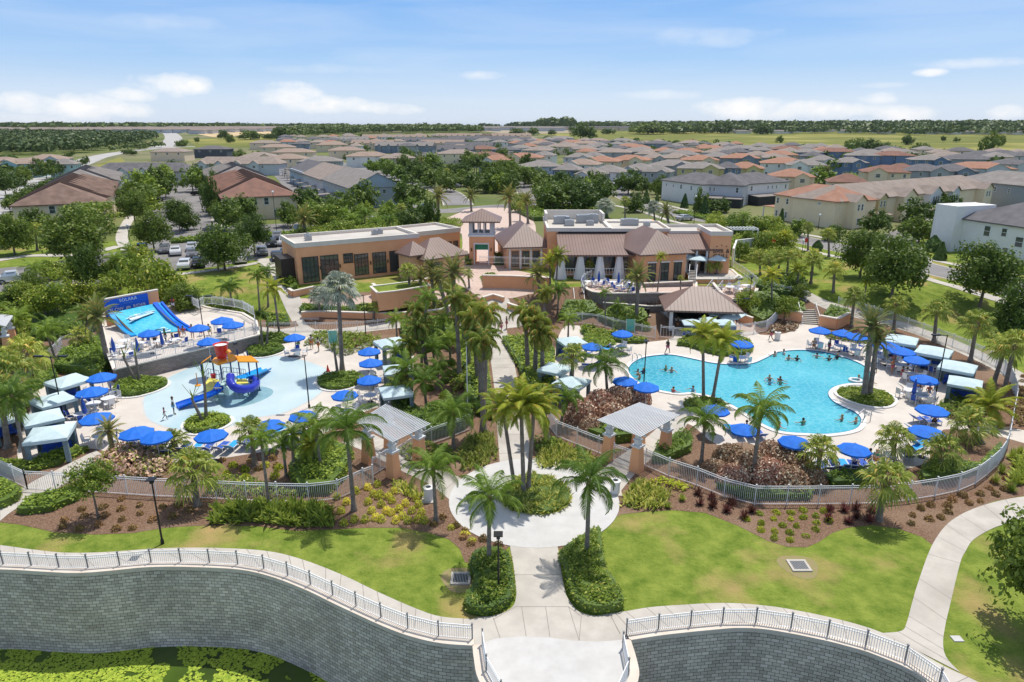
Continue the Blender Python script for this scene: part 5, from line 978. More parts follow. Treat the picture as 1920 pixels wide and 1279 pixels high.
# ---------------------------------------------------------------- fences
FP = {}
def fence(px, h=1.45, step=2.4, label='', gap=.13, m=None, pick=.022, xy=None, name='fence', wpost=.065, zoff=0, dz=None, topf=None, closed=False, picket=True, mpost=None):
    m = m or M_fencew; pts = xy if xy else [T(u, v) for u, v in px]
    c = pts[len(pts) // 2].copy(); r = empty(name, c); line = resample([Vector((p.x, p.y, 0)) for p in pts], step); gz = dz if dz else (lambda p: G(p.y) + zoff)
    for i in range(len(line)):
        p = line[i]; z = gz(p); q = MB(); q.box((p.x - c.x, p.y - c.y, z - c.z + (h + .08) / 2), (wpost, wpost, h + .08)); q.box((p.x - c.x, p.y - c.y, z - c.z + h + .1), (wpost * 1.5, wpost * 1.5, .05)); q.build('post', mpost or m, r)
        if i + 1 < len(line):
            a, b = line[i] - c, line[i + 1] - c; a.z = z - c.z; b.z = gz(line[i + 1]) - c.z; q = MB()
            for hh in (.12, h - .18, h - .02): q.bar(a + Vector((0, 0, hh)), b + Vector((0, 0, hh)), .04)
            if picket:
                L_ = (b - a).length; n = max(1, int(L_ / gap))
                for j in range(1, n): t = a.lerp(b, j / n); k = len(q.v); s = pick / 2; d = (b - a).normalized() * s; e = Vector((-d.y, d.x, 0)); q.bar(t + Vector((0, 0, .12)), t + Vector((0, 0, h - .02)), pick)
            q.build('picket_panel', m, r)
    return tag(r, label, 'fence') if label else r
M_rail = mat('rail_white', (0.84, 0.84, 0.83), 0.4); M_railp = mat('rail_post_grey', (0.20, 0.21, 0.22), 0.5)
def inset(pts, d):
    out = []
    for i, p in enumerate(pts):
        t = (pts[min(i + 1, len(pts) - 1)] - pts[max(i - 1, 0)]).normalized(); out.append(p - Vector((t.y, -t.x, 0)) * d)
    return out
fence(None, .95, 1.75, 'white picket railing along the curving promenade above the pond', xy=inset(wl, .42), gap=.115, pick=.024, m=M_rail, mpost=M_railp, name='promenade_railing')
fence(None, .95, 1.75, 'white picket railing along the right promenade', xy=inset(wr, .42), gap=.115, pick=.024, m=M_rail, mpost=M_railp, name='promenade_railing')
fence(None, .95, 1.75, 'white railing down the left side of the lookout platform', xy=inset(wp_l[:len(wp_l) * 3 // 4], .45), gap=.115, pick=.024, m=M_rail, mpost=M_railp, name='promenade_railing')
fence(None, .95, 1.75, 'white railing down the right side of the lookout platform', xy=inset(wp_r[len(wp_r) // 4:], .45), gap=.115, pick=.024, m=M_rail, mpost=M_railp, name='promenade_railing')
fence([(186, 925), (287, 932), (370, 935), (480, 941), (560, 943), (622, 944), (655, 925), (700, 908)], 1.5, 2.2, 'white picket fence in front of the splash deck planting')
fence([(-40, 885), (0, 893), (25, 905), (52, 918)], 1.5, 2.2, 'short white picket fence left of the service gate')
fence([(52, 918), (75, 920), (110, 921), (186, 925)], 1.5, 2.2, 'white picket gate section across the service path', gap=.16)
fence([(742, 873), (797, 838), (840, 823), (882, 806)], 1.5, 2.2, 'white picket fence rising right of the left pergola')
fence([(1029, 800), (1033, 810), (1040, 818), (1065, 828), (1100, 842), (1140, 858)], 1.5, 2.2, 'white picket fence between the palm walk and the right pergola')
fence([(1210, 875), (1225, 885), (1265, 898), (1310, 913), (1350, 930), (1395, 947), (1440, 948), (1580, 947), (1670, 945), (1745, 933), (1785, 927), (1835, 906), (1877, 868), (1889, 835), (1894, 800), (1900, 775)], 1.5, 2.2, 'long white picket fence curving round the pool garden')
fence([(1900, 775), (1904, 750), (1890, 710), (1865, 687), (1815, 662), (1740, 632), (1677, 607), (1615, 588), (1570, 578)], 1.5, 2.4, 'white picket fence behind the pool cabanas')
fence([(1450, 550), (1480, 556), (1514, 566)], 1.4, 2.2, 'short white fence above the shrubs left of the broad stairs')
fence([(1060, 608), (1108, 607), (1150, 618), (1192, 629), (1228, 635)], 1.5, 2.2, 'white picket fence behind the left pool umbrellas')
fence([(1262, 636), (1330, 636), (1405, 628), (1436, 622), (1463, 590)], 1.5, 2.2, 'white picket fence in front of the pool bar')
fence([(1238, 633), (1260, 635)], 1.5, 2.2, 'white picket gate between pool deck and pool bar', gap=.3)
fence([(40, 720), (75, 690), (107, 668), (112, 656), (175, 632), (196, 627)], 1.4, 2.4, 'white fence behind the left cabanas')
fence([(478, 622), (540, 622), (600, 622), (680, 620), (745, 612)], 1.2, 2.6, 'white railing along the ramp above the splash deck', gap=.2)
fence([(900, 505), (960, 506), (1035, 510)], 1.1, 2.4, 'white railing of the entrance court terrace', gap=.2, zoff=1.0)
fence([(1345, 540), (1370, 539), (1400, 536)], 1.1, 1.6, 'white railing on the ramp below the umbrella terrace', gap=.25, zoff=.4)
fence([(1372, 500), (1395, 515), (1412, 528), (1420, 536)], 1.1, 1.8, 'white railing down the ramp beside the yard wall', gap=.25)
fence([(1095, 560), (1088, 545), (1096, 534), (1108, 529)], 1.1, 1.4, 'white handrail curling round the patio stairs', gap=.4, zoff=.6)
# ---------------------------------------------------------------- pergolas over the gates
M_perg = mat('pergola_white', (0.66, 0.67, 0.68), 0.5)
def pergola(cor, label, zt=3.35):
    q4 = [P(u, v, zt) for u, v in cor]       # left, back, right, front
    c = sum(q4, Vector()) / 4; r = empty('pergola', (c.x, c.y, 0)); L4 = [p - Vector((c.x, c.y, 0)) for p in q4]; l, bk, rt, f = L4
    n = 25; q = MB()
    # slats run parallel to left->back edge or left->front
    for i in range(n + 1): t = i / n; a = f.lerp(l, t) + (f - rt).normalized() * 0; b = rt.lerp(bk, t); q.bar(a, b, .075, .05)
    q.build('slats', M_perg, r); q = MB()
    for t in (.14, .5, .86): q.bar(f.lerp(rt, t) - Vector((0, 0, .17)), l.lerp(bk, t) - Vector((0, 0, .17)), .14, .22); 
    q.build('beams', M_perg, r)
    for s, t in ((.16, .14), (.84, .14), (.16, .86), (.84, .86)):
        p = f.lerp(rt, t).lerp(l.lerp(bk, t), s); q = MB(); q.box((p.x, p.y, 1.05), (.85, .85, 2.1), taper=.72, rz=atan2((rt - f).y, (rt - f).x)); pil = q.build('pillar', M_stuc, r)
        q = MB(); a = atan2((rt - f).y, (rt - f).x); q.box((p.x, p.y, 2.16), (.78, .78, .14), rz=a); q.box((p.x, p.y, 2.4), (.42, .42, .4), rz=a); q.box((p.x, p.y, 2.66), (.56, .56, .1), rz=a); q.box((p.x, p.y, 2.9), (.34, .34, .5), rz=a); q.build('capital', M_perg, pil)
    return tag(r, label, 'pergola')
pergola([(668, 792), (724, 758), (807, 794), (735, 829)], 'white slatted pergola on orange pillars at the splash deck gate')
pergola([(1120, 788), (1200, 755), (1274, 778), (1200, 819)], 'white slatted pergola on orange pillars at the swimming pool gate')
pergola([(-40, 600), (-20, 585), (24, 592), (10, 612)], 'white slatted pergola cut by the left edge of the picture', zt=3.6)
for a, b, lb in (((1150, 865), (1192, 880), 'white gate leaf under the pool pergola'), ((738, 868), (700, 893), 'white gate leaf under the splash deck pergola')):
    fence([a, b], 1.5, 1.6, lb, name='gate')
# ================================================================ vegetation
LM = {'queen': leafmat('frond_green', (0.14, 0.23, 0.03), (0.30, 0.42, 0.06), 0.3), 'yellow': leafmat('frond_yellow', (0.296, 0.353, 0.031), (0.522, 0.552, 0.061), 0.35, c3=(0.731, 0.507, 0.097), f3=.06),
      'date': leafmat('frond_date', (0.148, 0.200, 0.049), (0.278, 0.307, 0.073), 0.25, c3=(0.574, 0.322, 0.073), f3=.10), 'sabal': leafmat('fan_frond', (0.20, 0.26, 0.035), (0.44, 0.49, 0.09), 0.3, c3=(0.696, 0.507, 0.109), f3=.07),
      'silver': leafmat('silver_frond', (0.197, 0.227, 0.162), (0.418, 0.443, 0.333), 0.15), 'tall': leafmat('frond_tall', (0.14, 0.20, 0.028), (0.31, 0.38, 0.06), 0.3, c3=(0.661, 0.383, 0.097), f3=.08)}
LT = {'oak': leafmat('oak_leaf', (0.071, 0.124, 0.015), (0.156, 0.227, 0.027), 0.3), 'bright': leafmat('bright_leaf', (0.133, 0.208, 0.019), (0.281, 0.365, 0.036), 0.35, c3=(0.592, 0.583, 0.122), f3=.1),
      'hedge': leafmat('hedge_leaf', (0.12, 0.20, 0.02), (0.32, 0.42, 0.045), 0.25), 'lime': leafmat('lime_leaf', (0.278, 0.368, 0.024), (0.522, 0.552, 0.049), 0.35), 'croton': leafmat('croton_leaf', (0.800, 0.705, 0.061), (0.800, 0.800, 0.146), 0.3, c3=(0.278, 0.337, 0.037), f3=.25),
      'copper': leafmat('copper_leaf', (0.232, 0.119, 0.072), (0.487, 0.302, 0.189), 0.2, c3=(0.800, 0.734, 0.540), f3=.18), 'red': leafmat('red_leaf', (0.10, 0.03, 0.026), (0.19, 0.075, 0.06), 0.3), 'tuft': leafmat('tuft_leaf', (0.244, 0.138, 0.055), (0.383, 0.260, 0.086), 0.2),
      'grassy': leafmat('ornamental_grass', (0.209, 0.292, 0.037), (0.418, 0.475, 0.086), 0.3), 'varieg': leafmat('variegated_leaf', (0.348, 0.399, 0.061), (0.766, 0.737, 0.219), 0.3, c3=(0.174, 0.245, 0.037), f3=.3), 'wood': leafmat('woods_leaf', (0.060, 0.105, 0.019), (0.126, 0.170, 0.031), 0.15),
      'cypress': leafmat('cypress_leaf', (0.052, 0.107, 0.017), (0.104, 0.168, 0.024), 0.15), 'twig': leafmat('bare_twig', (0.452, 0.307, 0.194), (0.696, 0.507, 0.340), 0.1, c3=(0.209, 0.260, 0.037), f3=.25)}
M_trunk = mat('palm_trunk', (0.27, 0.235, 0.20), 0.95, c2=(0.17, 0.14, 0.115), scale=2, stretch=(1, 1, 6), detail=5, bump=.5, bscale=10)
M_bark = mat('bark', (0.15, 0.12, 0.095), 0.95, c2=(0.22, 0.18, 0.15), scale=4, detail=5)
M_boot = mat('palm_boot', (0.20, 0.13, 0.08), 0.95, c2=(0.30, 0.21, 0.13), scale=6)
def rv(): 
    while True:
        v = Vector((U(-1, 1), U(-1, 1), U(-1, 1)))
        if 0.05 < v.length < 1: return v.normalized()
def frond(mb, o, az, e0, L, droop, ll, nseg=20, side=0.9, w=.055, hang=0.25):
    p = Vector(o); e = e0; seg = L / nseg; h = Vector((cos(az), sin(az), 0)); sd_ = Vector((-sin(az), cos(az), 0)); tw = U(-.3, .3); pts = [p.copy()]
    for i in range(nseg):
        d = h * cos(e) + Vector((0, 0, sin(e))); q = p + d * seg; t = (i + .5) / nseg
        up = (-h * sin(e) + Vector((0, 0, cos(e)))); prof = max(.18, sin(pi * min(1, .15 + t * .88)) ** .6) * ll
        if t > .1:
            for s in (-1, 1):
                for sub in (0.25, .75):
                    b = p.lerp(q, sub); dr = (sd_ * s * side + d * (.35 + .5 * t) + up * (.35 * (1 - t) - hang + tw * s) + Vector((0, 0, -hang * U(.3, 1)))).normalized(); tip = b + dr * prof * U(.8, 1.1); m_ = b.lerp(tip, .5) + up * .05 * prof
                    k = len(mb.v); wv = d * w * .5; mb.v += [tuple(b - wv), tuple(b + wv), tuple(m_ + wv * 1.1), tuple(tip - Vector((0, 0, prof * hang * .4))), tuple(m_ - wv * 1.1)]; mb.f.append((k, k + 1, k + 2, k + 3, k + 4))
        e -= droop / nseg * (0.4 + 1.3 * t); p = q; pts.append(p.copy())
    for a, b in zip(pts[::2], pts[2::2]): mb.bar(a, b, .035)
def feather_crown(n, L, droop, ll, emin, emax, w=.055, hang=.25, side=.9):
    mb = MB()
    for i in range(n):
        t = i / (n - 1); e = radians(emin + (emax - emin) * t ** .8); frond(mb, (0, 0, .0 + .2 * t), i * 2.3999 + U(-.2, .2), e, L * U(.88, 1.08), droop * U(.8, 1.2) * (1.15 - .3 * t), ll, w=w, hang=hang, side=side)
    return mb
def fan_crown(n, pet, rad, emin=-55, emax=80, nb=14):
    mb = MB()
    for i in range(n):
        t = i / (n - 1); e = radians(emin + (emax - emin) * t ** .85); az = i * 2.3999 + U(-.25, .25); h = Vector((cos(az), sin(az), 0)); d = h * cos(e) + Vector((0, 0, sin(e))); L = pet * U(.8, 1.15); c = d * L + Vector((0, 0, -.12 * L * L)); mb.bar((0, 0, 0), c, .03)
        sd_ = Vector((-sin(az), cos(az), 0)); d2 = (d - Vector((0, 0, .35))).normalized(); nrm = sd_.cross(d2); rr = rad * U(.85, 1.15)
        for j in range(nb):
            a = radians(-125 + 250 * j / (nb - 1)); da = radians(6.2); f0 = d2 * cos(a - da) + sd_ * sin(a - da); f1 = d2 * cos(a + da) + sd_ * sin(a + da); ln = rr * (1 - .25 * abs(a) / 2.2); mid = nrm * (.06 if j % 2 else -.02)
            k = len(mb.v); tip = (d2 * cos(a) + sd_ * sin(a)) * ln - Vector((0, 0, ln * .3 + .1 * rr)); mb.v += [tuple(c), tuple(c + f0 * ln * .6 + mid), tuple(c + tip), tuple(c + f1 * ln * .6 - mid)]; mb.f.append((k, k + 1, k + 2, k + 3))
    return mb
def trunk_mesh(r0, r1, flare=1.5, rings=True):
    mb = MB(); pts = []; rs = []; n = 14
    for i in range(n + 1): t = i / n; pts.append((0, 0, t)); rs.append((r0 + (r1 - r0) * t) * (1 + (flare - 1) * max(0, 1 - t * 9)) * (1 + (.05 if rings and i % 2 else 0)))
    mb.tube(pts, rs, 9, caps=False); return mb.mesh('trunk', M_trunk, True)
PK = {}
def mkpalm(key, crowns, lm, r0, r1, boot=None, skirt=None, flare=1.6):
    tm = trunk_mesh(r0, r1, flare); PK[key] = []
    for c in crowns:
        r = empty('palm_tree'); t = bpy.data.objects.new('trunk', tm); COL.objects.link(t); t.parent = r; o = bpy.data.objects.new('crown', c.mesh('crown', LM[lm])); COL.objects.link(o); o.parent = r
        if boot:
            q = MB(); q.lathe([(r1 * .9, -boot), (r1 * 1.7, -boot * .5), (r1 * 1.9, -.1), (r1 * .8, .25), (0, .35)], n=9); q.build('crown_shaft', M_boot, o, smooth=True)
        PK[key].append(Kind(r))
mkpalm('queen', [feather_crown(17, 2.75, 2.0, .6, -5, 80, .04, .42) for _ in range(3)], 'queen', .15, .10, .7)
mkpalm('yellow', [feather_crown(24, 2.6, 1.5, .52, -15, 80, .055, .2) for _ in range(3)], 'yellow', .16, .13, .4)
mkpalm('date', [feather_crown(34, 3.0, 1.0, .45, -30, 82, .05, .08) for _ in range(2)], 'date', .28, .24, .8)
mkpalm('sabal', [fan_crown(25, 1.0, .85, -38, 82, 16) for _ in range(3)], 'sabal', .2, .16, .6)
mkpalm('silver', [fan_crown(34, 1.5, 1.35, -40, 82, 18) for _ in range(2)], 'silver', .24, .2, .8)
mkpalm('tall', [feather_crown(24, 3.0, 2.3, .7, -50, 75, .07, .55) for _ in range(3)], 'tall', .26, .17, 1.0)
PALMW = {'queen': 'drooping feather palm', 'yellow': 'yellow green feather palm', 'date': 'stiff spreading date palm', 'sabal': 'round fan palm', 'silver': 'silvery blue fan palm', 'tall': 'shaggy tall palm'}
def palm(k, ub, vb, uc, vc, sc=1.0, place=None):
    b = T(ub, vb); h = max(.6, ZAT(b, vc) - b.z); yy = b.y; dx = (uc - 960) / F * (yy * cos(PIT) + (CZ - b.z - h) * sin(PIT)) - b.x
    o = random.choice(PK[k]).put(b, U(0, 6.28)); o.scale = (1, 1, 1); tilt = atan2(dx, h); o.rotation_euler = (Matrix.Rotation(tilt, 3, 'Y') @ Matrix.Rotation(U(0, 6.28), 3, 'Z')).to_euler()
    hh = hypot(h, dx)
    for ch in o.children:
        if ch.name.startswith('trunk'): ch.scale = (sc ** .5, sc ** .5, hh)
        else: ch.location = (0, 0, hh - .05); s9 = sc * (.8 if k == 'tall' else 1); ch.scale = (s9, s9, s9)
    ht = 'slender high ' if h > 6.5 and k != 'tall' else ('low ' if h < 2.2 else '')
    lab(o, ht + PALMW[k], 'palm tree', 'palm trees of the pool garden', at=(ub, vb), place=place); return o
PALMS = """queen 917 1062 917 935 .95|queen 1100 1045 1105 905 1.05|queen 818 978 812 880 .9|yellow 965 915 943 768 .85|yellow 982 926 977 762 1|yellow 990 920 1001 768 1|queen 664 958 650 808 1.15|queen 506 955 489 825 .6|queen 537 895 530 832 .6|queen 551 895 547 815 .6|queen 605 893 590 800 .85|yellow 598 880 585 835 .7
sabal 371 948 360 882 1.15|date 215 857 204 808 .5|sabal 337 850 325 828 .8|sabal 478 872 470 805 .8|queen 52 878 22 745 1.0|sabal 15 840 2 745 1.3|sabal 40 800 25 700 1.3|sabal 60 760 45 660 1.2|queen 110 690 87 625 .8|date 205 690 184 596 .95|tall 160 640 165 590 .7|queen 112 600 106 552 .9|queen 226 542 217 487 .8|queen 72 535 66 508 .9|queen 437 580 430 540 .85|yellow 525 632 513 543 .8|queen 487 582 482 518 .7|queen 503 575 500 510 .7
silver 642 698 634 540 .88|silver 600 592 597 552 .62|sabal 771 567 765 508 .9|date 856 630 850 512 1|date 842 590 822 525 .9|date 815 580 808 505 .7|sabal 735 500 730 480 .5
tall 897 718 886 598 1|tall 908 750 912 588 1|tall 902 755 900 628 1|tall 906 812 905 640 .95|tall 880 690 873 572 .9|tall 862 708 855 560 .9|tall 1003 708 1006 602 1|tall 1017 712 1017 628 1|tall 990 702 985 586 1|tall 1026 828 1018 745 .9
tall 802 697 787 612 .9|tall 780 650 780 580 .9|tall 770 700 767 645 .8|queen 765 760 762 695 1|queen 800 770 795 718 .9|queen 850 842 850 775 1.0|queen 820 730 822 690 .7|queen 790 690 800 560 .8|sabal 745 760 750 715 .8
yellow 1319 751 1318 632 .95|yellow 1336 749 1355 643 .95|date 1193 605 1196 520 .9|queen 1136 612 1134 550 .5|sabal 1072 737 1074 665 .9|queen 1140 755 1135 685 1.1|yellow 1032 552 1031 492 .8|yellow 1041 560 1046 482 .8|date 1015 560 1008 515 .8|queen 1315 868 1322 790 .95|queen 1410 902 1427 772 1.05|sabal 1534 902 1537 845 .9|sabal 1675 864 1677 822 .95|sabal 1760 890 1767 845 1|sabal 1647 976 1661 900 1.1|sabal 1840 832 1821 795 1.1|yellow 1860 792 1858 765 1.1|date 1620 744 1634 615 .85|date 1630 742 1644 640 .7
sabal 1675 622 1680 572 1|sabal 1751 641 1757 582 1.1|sabal 1819 678 1832 607 1.2|sabal 1862 722 1885 652 1.2|sabal 1882 735 1903 645 1.1|sabal 1596 612 1602 556 1|sabal 1562 548 1565 505 1|sabal 1520 532 1525 488 1|yellow 1495 545 1497 508 .8|yellow 1447 580 1447 518 .8|sabal 1475 530 1478 482 .9|sabal 1515 470 1515 425 .8|sabal 1554 482 1554 438 .9|yellow 1471 478 1472 442 .6|sabal 1522 512 1526 478 .9|sabal 1425 515 1425 482 .8|sabal 1440 530 1442 490 .8|queen 1402 470 1402 445 .7|sabal 1435 470 1437 440 .7|queen 1365 460 1370 420 .7|queen 1390 450 1395 405 .7
date 884 397 882 368 1|date 822 415 822 370 1.25|date 957 428 955 372 1.25|date 572 442 570 412 1.3|sabal 754 422 752 390 .9|queen 772 408 772 380 .9|queen 662 440 660 412 1|queen 700 445 705 418 1|queen 640 435 645 400 .9|queen 735 440 730 415 1|queen 683 430 685 400 1|date 990 420 988 378 1|sabal 975 415 975 385 .8|date 1255 425 1250 398 1|sabal 1172 410 1172 376 .9|silver 1140 410 1135 385 1|silver 1228 415 1225 388 .8|sabal 1116 347 1116 325 .9|sabal 838 350 838 320 .8|date 792 332 790 300 .8|date 668 308 668 290 .6|date 1545 345 1550 320 .9|sabal 180 410 178 385 1|sabal 70 470 66 430 1|sabal 155 430 150 405 1|queen 135 455 130 425 1|sabal 305 300 303 288 .7|sabal 292 300 290 289 .7
yellow 1186 562 1183 520 .4|yellow 1231 562 1240 482 .45|sabal 1332 522 1330 500 .5|sabal 1342 522 1346 498 .5|sabal 1276 560 1276 520 .3|sabal 1490 515 1492 478 .8|yellow 1620 560 1625 530 .4|sabal 1460 505 1462 480 .7|queen 735 705 742 660 .7|queen 1050 800 1062 748 .8|tall 1020 600 1022 548 .9|tall 870 650 868 590 .9|queen 1045 590 1048 545 .8|sabal 880 540 878 512 .5|queen 830 640 832 600 .8|queen 845 680 842 640 .9|queen 815 700 812 655 .9|date 780 560 790 520 .7|queen 1155 600 1158 575 .6|queen 745 640 742 600 .7|sabal 700 600 702 575 .6|sabal 720 590 722 560 .6|queen 1065 640 1066 600 .7|sabal 1105 520 1105 495 .5|queen 30 640 28 600 1|queen 100 650 98 615 .8|sabal 150 660 150 630 .9|sabal 70 700 68 665 1|sabal 410 510 408 490 .6|queen 240 500 240 470 .8|tall 840 560 838 530 .6"""
for row in PALMS.replace('\n', '|').split('|'):
    f = row.split(); palm(f[0], *[float(x) for x in f[1:]])
# leafless spear topped palms on the splash deck islands
def bare(ub, vb, uc, vc, lb):
    b = T(ub, vb); h = ZAT(b, vc) - b.z; dx = (uc - 960) / F * (b.y * cos(PIT) + (CZ - h) * sin(PIT)) - b.x; r = empty('bare_palm', b); q = MB(); q.tube([(dx * t, 0, h * .82 * t) for t in (0, .3, .6, 1)], [.2, .15, .13, .10], 8); q.build('trunk', M_trunk, r)
    q = MB(); q.tube([(dx * .82, 0, h * .80), (dx * .92, 0, h * .92), (dx * 1.05, 0, h * 1.08)], [.10, .07, .012], 6)
    for i in range(4): a = U(0, 6.28); q.bar((dx * .84, 0, h * .84), (dx * .84 + cos(a) * .7, sin(a) * .7, h * .84 + U(.8, 1.6)), .03)
    q.build('spear_leaf', LT['hedge'], r); tag(r, lb, 'palm tree', 'bare trunks on the splash deck')
for a in ((258, 722, 228, 655, 'leafless palm trunk leaning left on the left round island'), (262, 720, 252, 655, 'leafless upright palm trunk on the left round island'), (387, 792, 380, 685, 'tall leafless palm trunk on the island below the water slide'), (383, 796, 357, 735, 'short leafless palm trunk leaning left below the water slide'), (634, 706, 625, 640, 'leafless palm trunk beside the silver palm island'), (492, 655, 488, 600, 'thin leafless palm left on the upper splash island'), (500, 655, 501, 600, 'thin leafless palm right on the upper splash island')): bare(*a)
# ---------------------------------------------------------------- broadleaf trees
def crown_mesh(nc, nl, ls, flat=.8, name='crown', mat_=None, seed=0):
    mb = MB(); cs = []
    for i in range(nc):
        d = rv(); rr = U(.3, 1.06); c = Vector((d.x, d.y, d.z * flat)) * rr
        if c.z < -.5 * flat: c.z *= .5
        cs.append((c, U(.17, .36)))
    for c, cr_ in cs:
        for j in range(nl // nc):
            d = rv(); p = c + d * cr_ * U(.6, 1.05); n = (d + rv() * .7 + Vector((0, 0, .3))).normalized(); a = n.orthogonal().normalized(); a = Matrix.Rotation(U(0, 6.28), 3, n) @ a; b = n.cross(a); s = ls * U(.6, 1.3); k = len(mb.v)
            mb.v += [tuple(p - a * s), tuple(p + b * s * .55), tuple(p + a * s), tuple(p - b * s * .55)]; mb.f.append((k, k + 1, k + 2, k + 3))
    return mb.mesh(name, mat_)
TK = {}
def mktree(key, m, n, nc, nl, ls, flat=.8):
    TK[key] = []
    for i in range(n):
        r = empty('tree'); me = crown_mesh(nc, nl, ls, flat, 'crown', m); o = bpy.data.objects.new('crown', me); COL.objects.link(o); o.parent = r
        q = MB(); q.tube([(0, 0, 0), (.01, 0, .35), (0, .01, .7), (0, 0, 1)], [.035, .026, .02, .008], 7, caps=False)
        for j in range(6): a = j * 1.05 + U(-.3, .3); q.tube([(0, 0, .42 + .05 * j), (cos(a) * .12, sin(a) * .12, .62 + .04 * j), (cos(a) * .3, sin(a) * .3, .8)], [.014, .009, .004], 5, caps=False)
        t = q.build('trunk', M_bark, r); TK[key].append(Kind(r))
mktree('oak', LT['oak'], 4, 110, 9000, .052); mktree('bright', LT['bright'], 3, 70, 3600, .065); mktree('foak', LT['oak'], 4, 55, 1900, .095); mktree('fbright', LT['hedge'], 3, 55, 1800, .095)
def tree(k, u, vb, uc, vc, wpx, hpx, desc=None, cat='tree', grp='street and garden trees'):
    b = T(u, vb); zc = ZAT(b, vc) - b.z; R_ = pxw(b, wpx) / 2; hz_ = pxw(b, hpx) / 2 * 1.0; zc = max(zc, hz_ * .85)
    o = random.choice(TK[k]).put(b, U(0, 6.28)); o.scale = (1, 1, 1)
    for ch in o.children:
        if ch.name.startswith('trunk'): ch.scale = (R_ * 1.5, R_ * 1.5, zc + hz_ * .3)
        else: ch.location = (0, 0, zc); ch.scale = (R_ * U(.88, 1.1), R_ * U(.85, 1.12), hz_ / .8 * U(.9, 1.1))
    lab(o, desc or {'oak': 'dark leafy oak', 'bright': 'bushy light green tree', 'foak': 'small dark round tree', 'fbright': 'small mid green tree'}[k], cat, grp, at=(u, vb)); return o
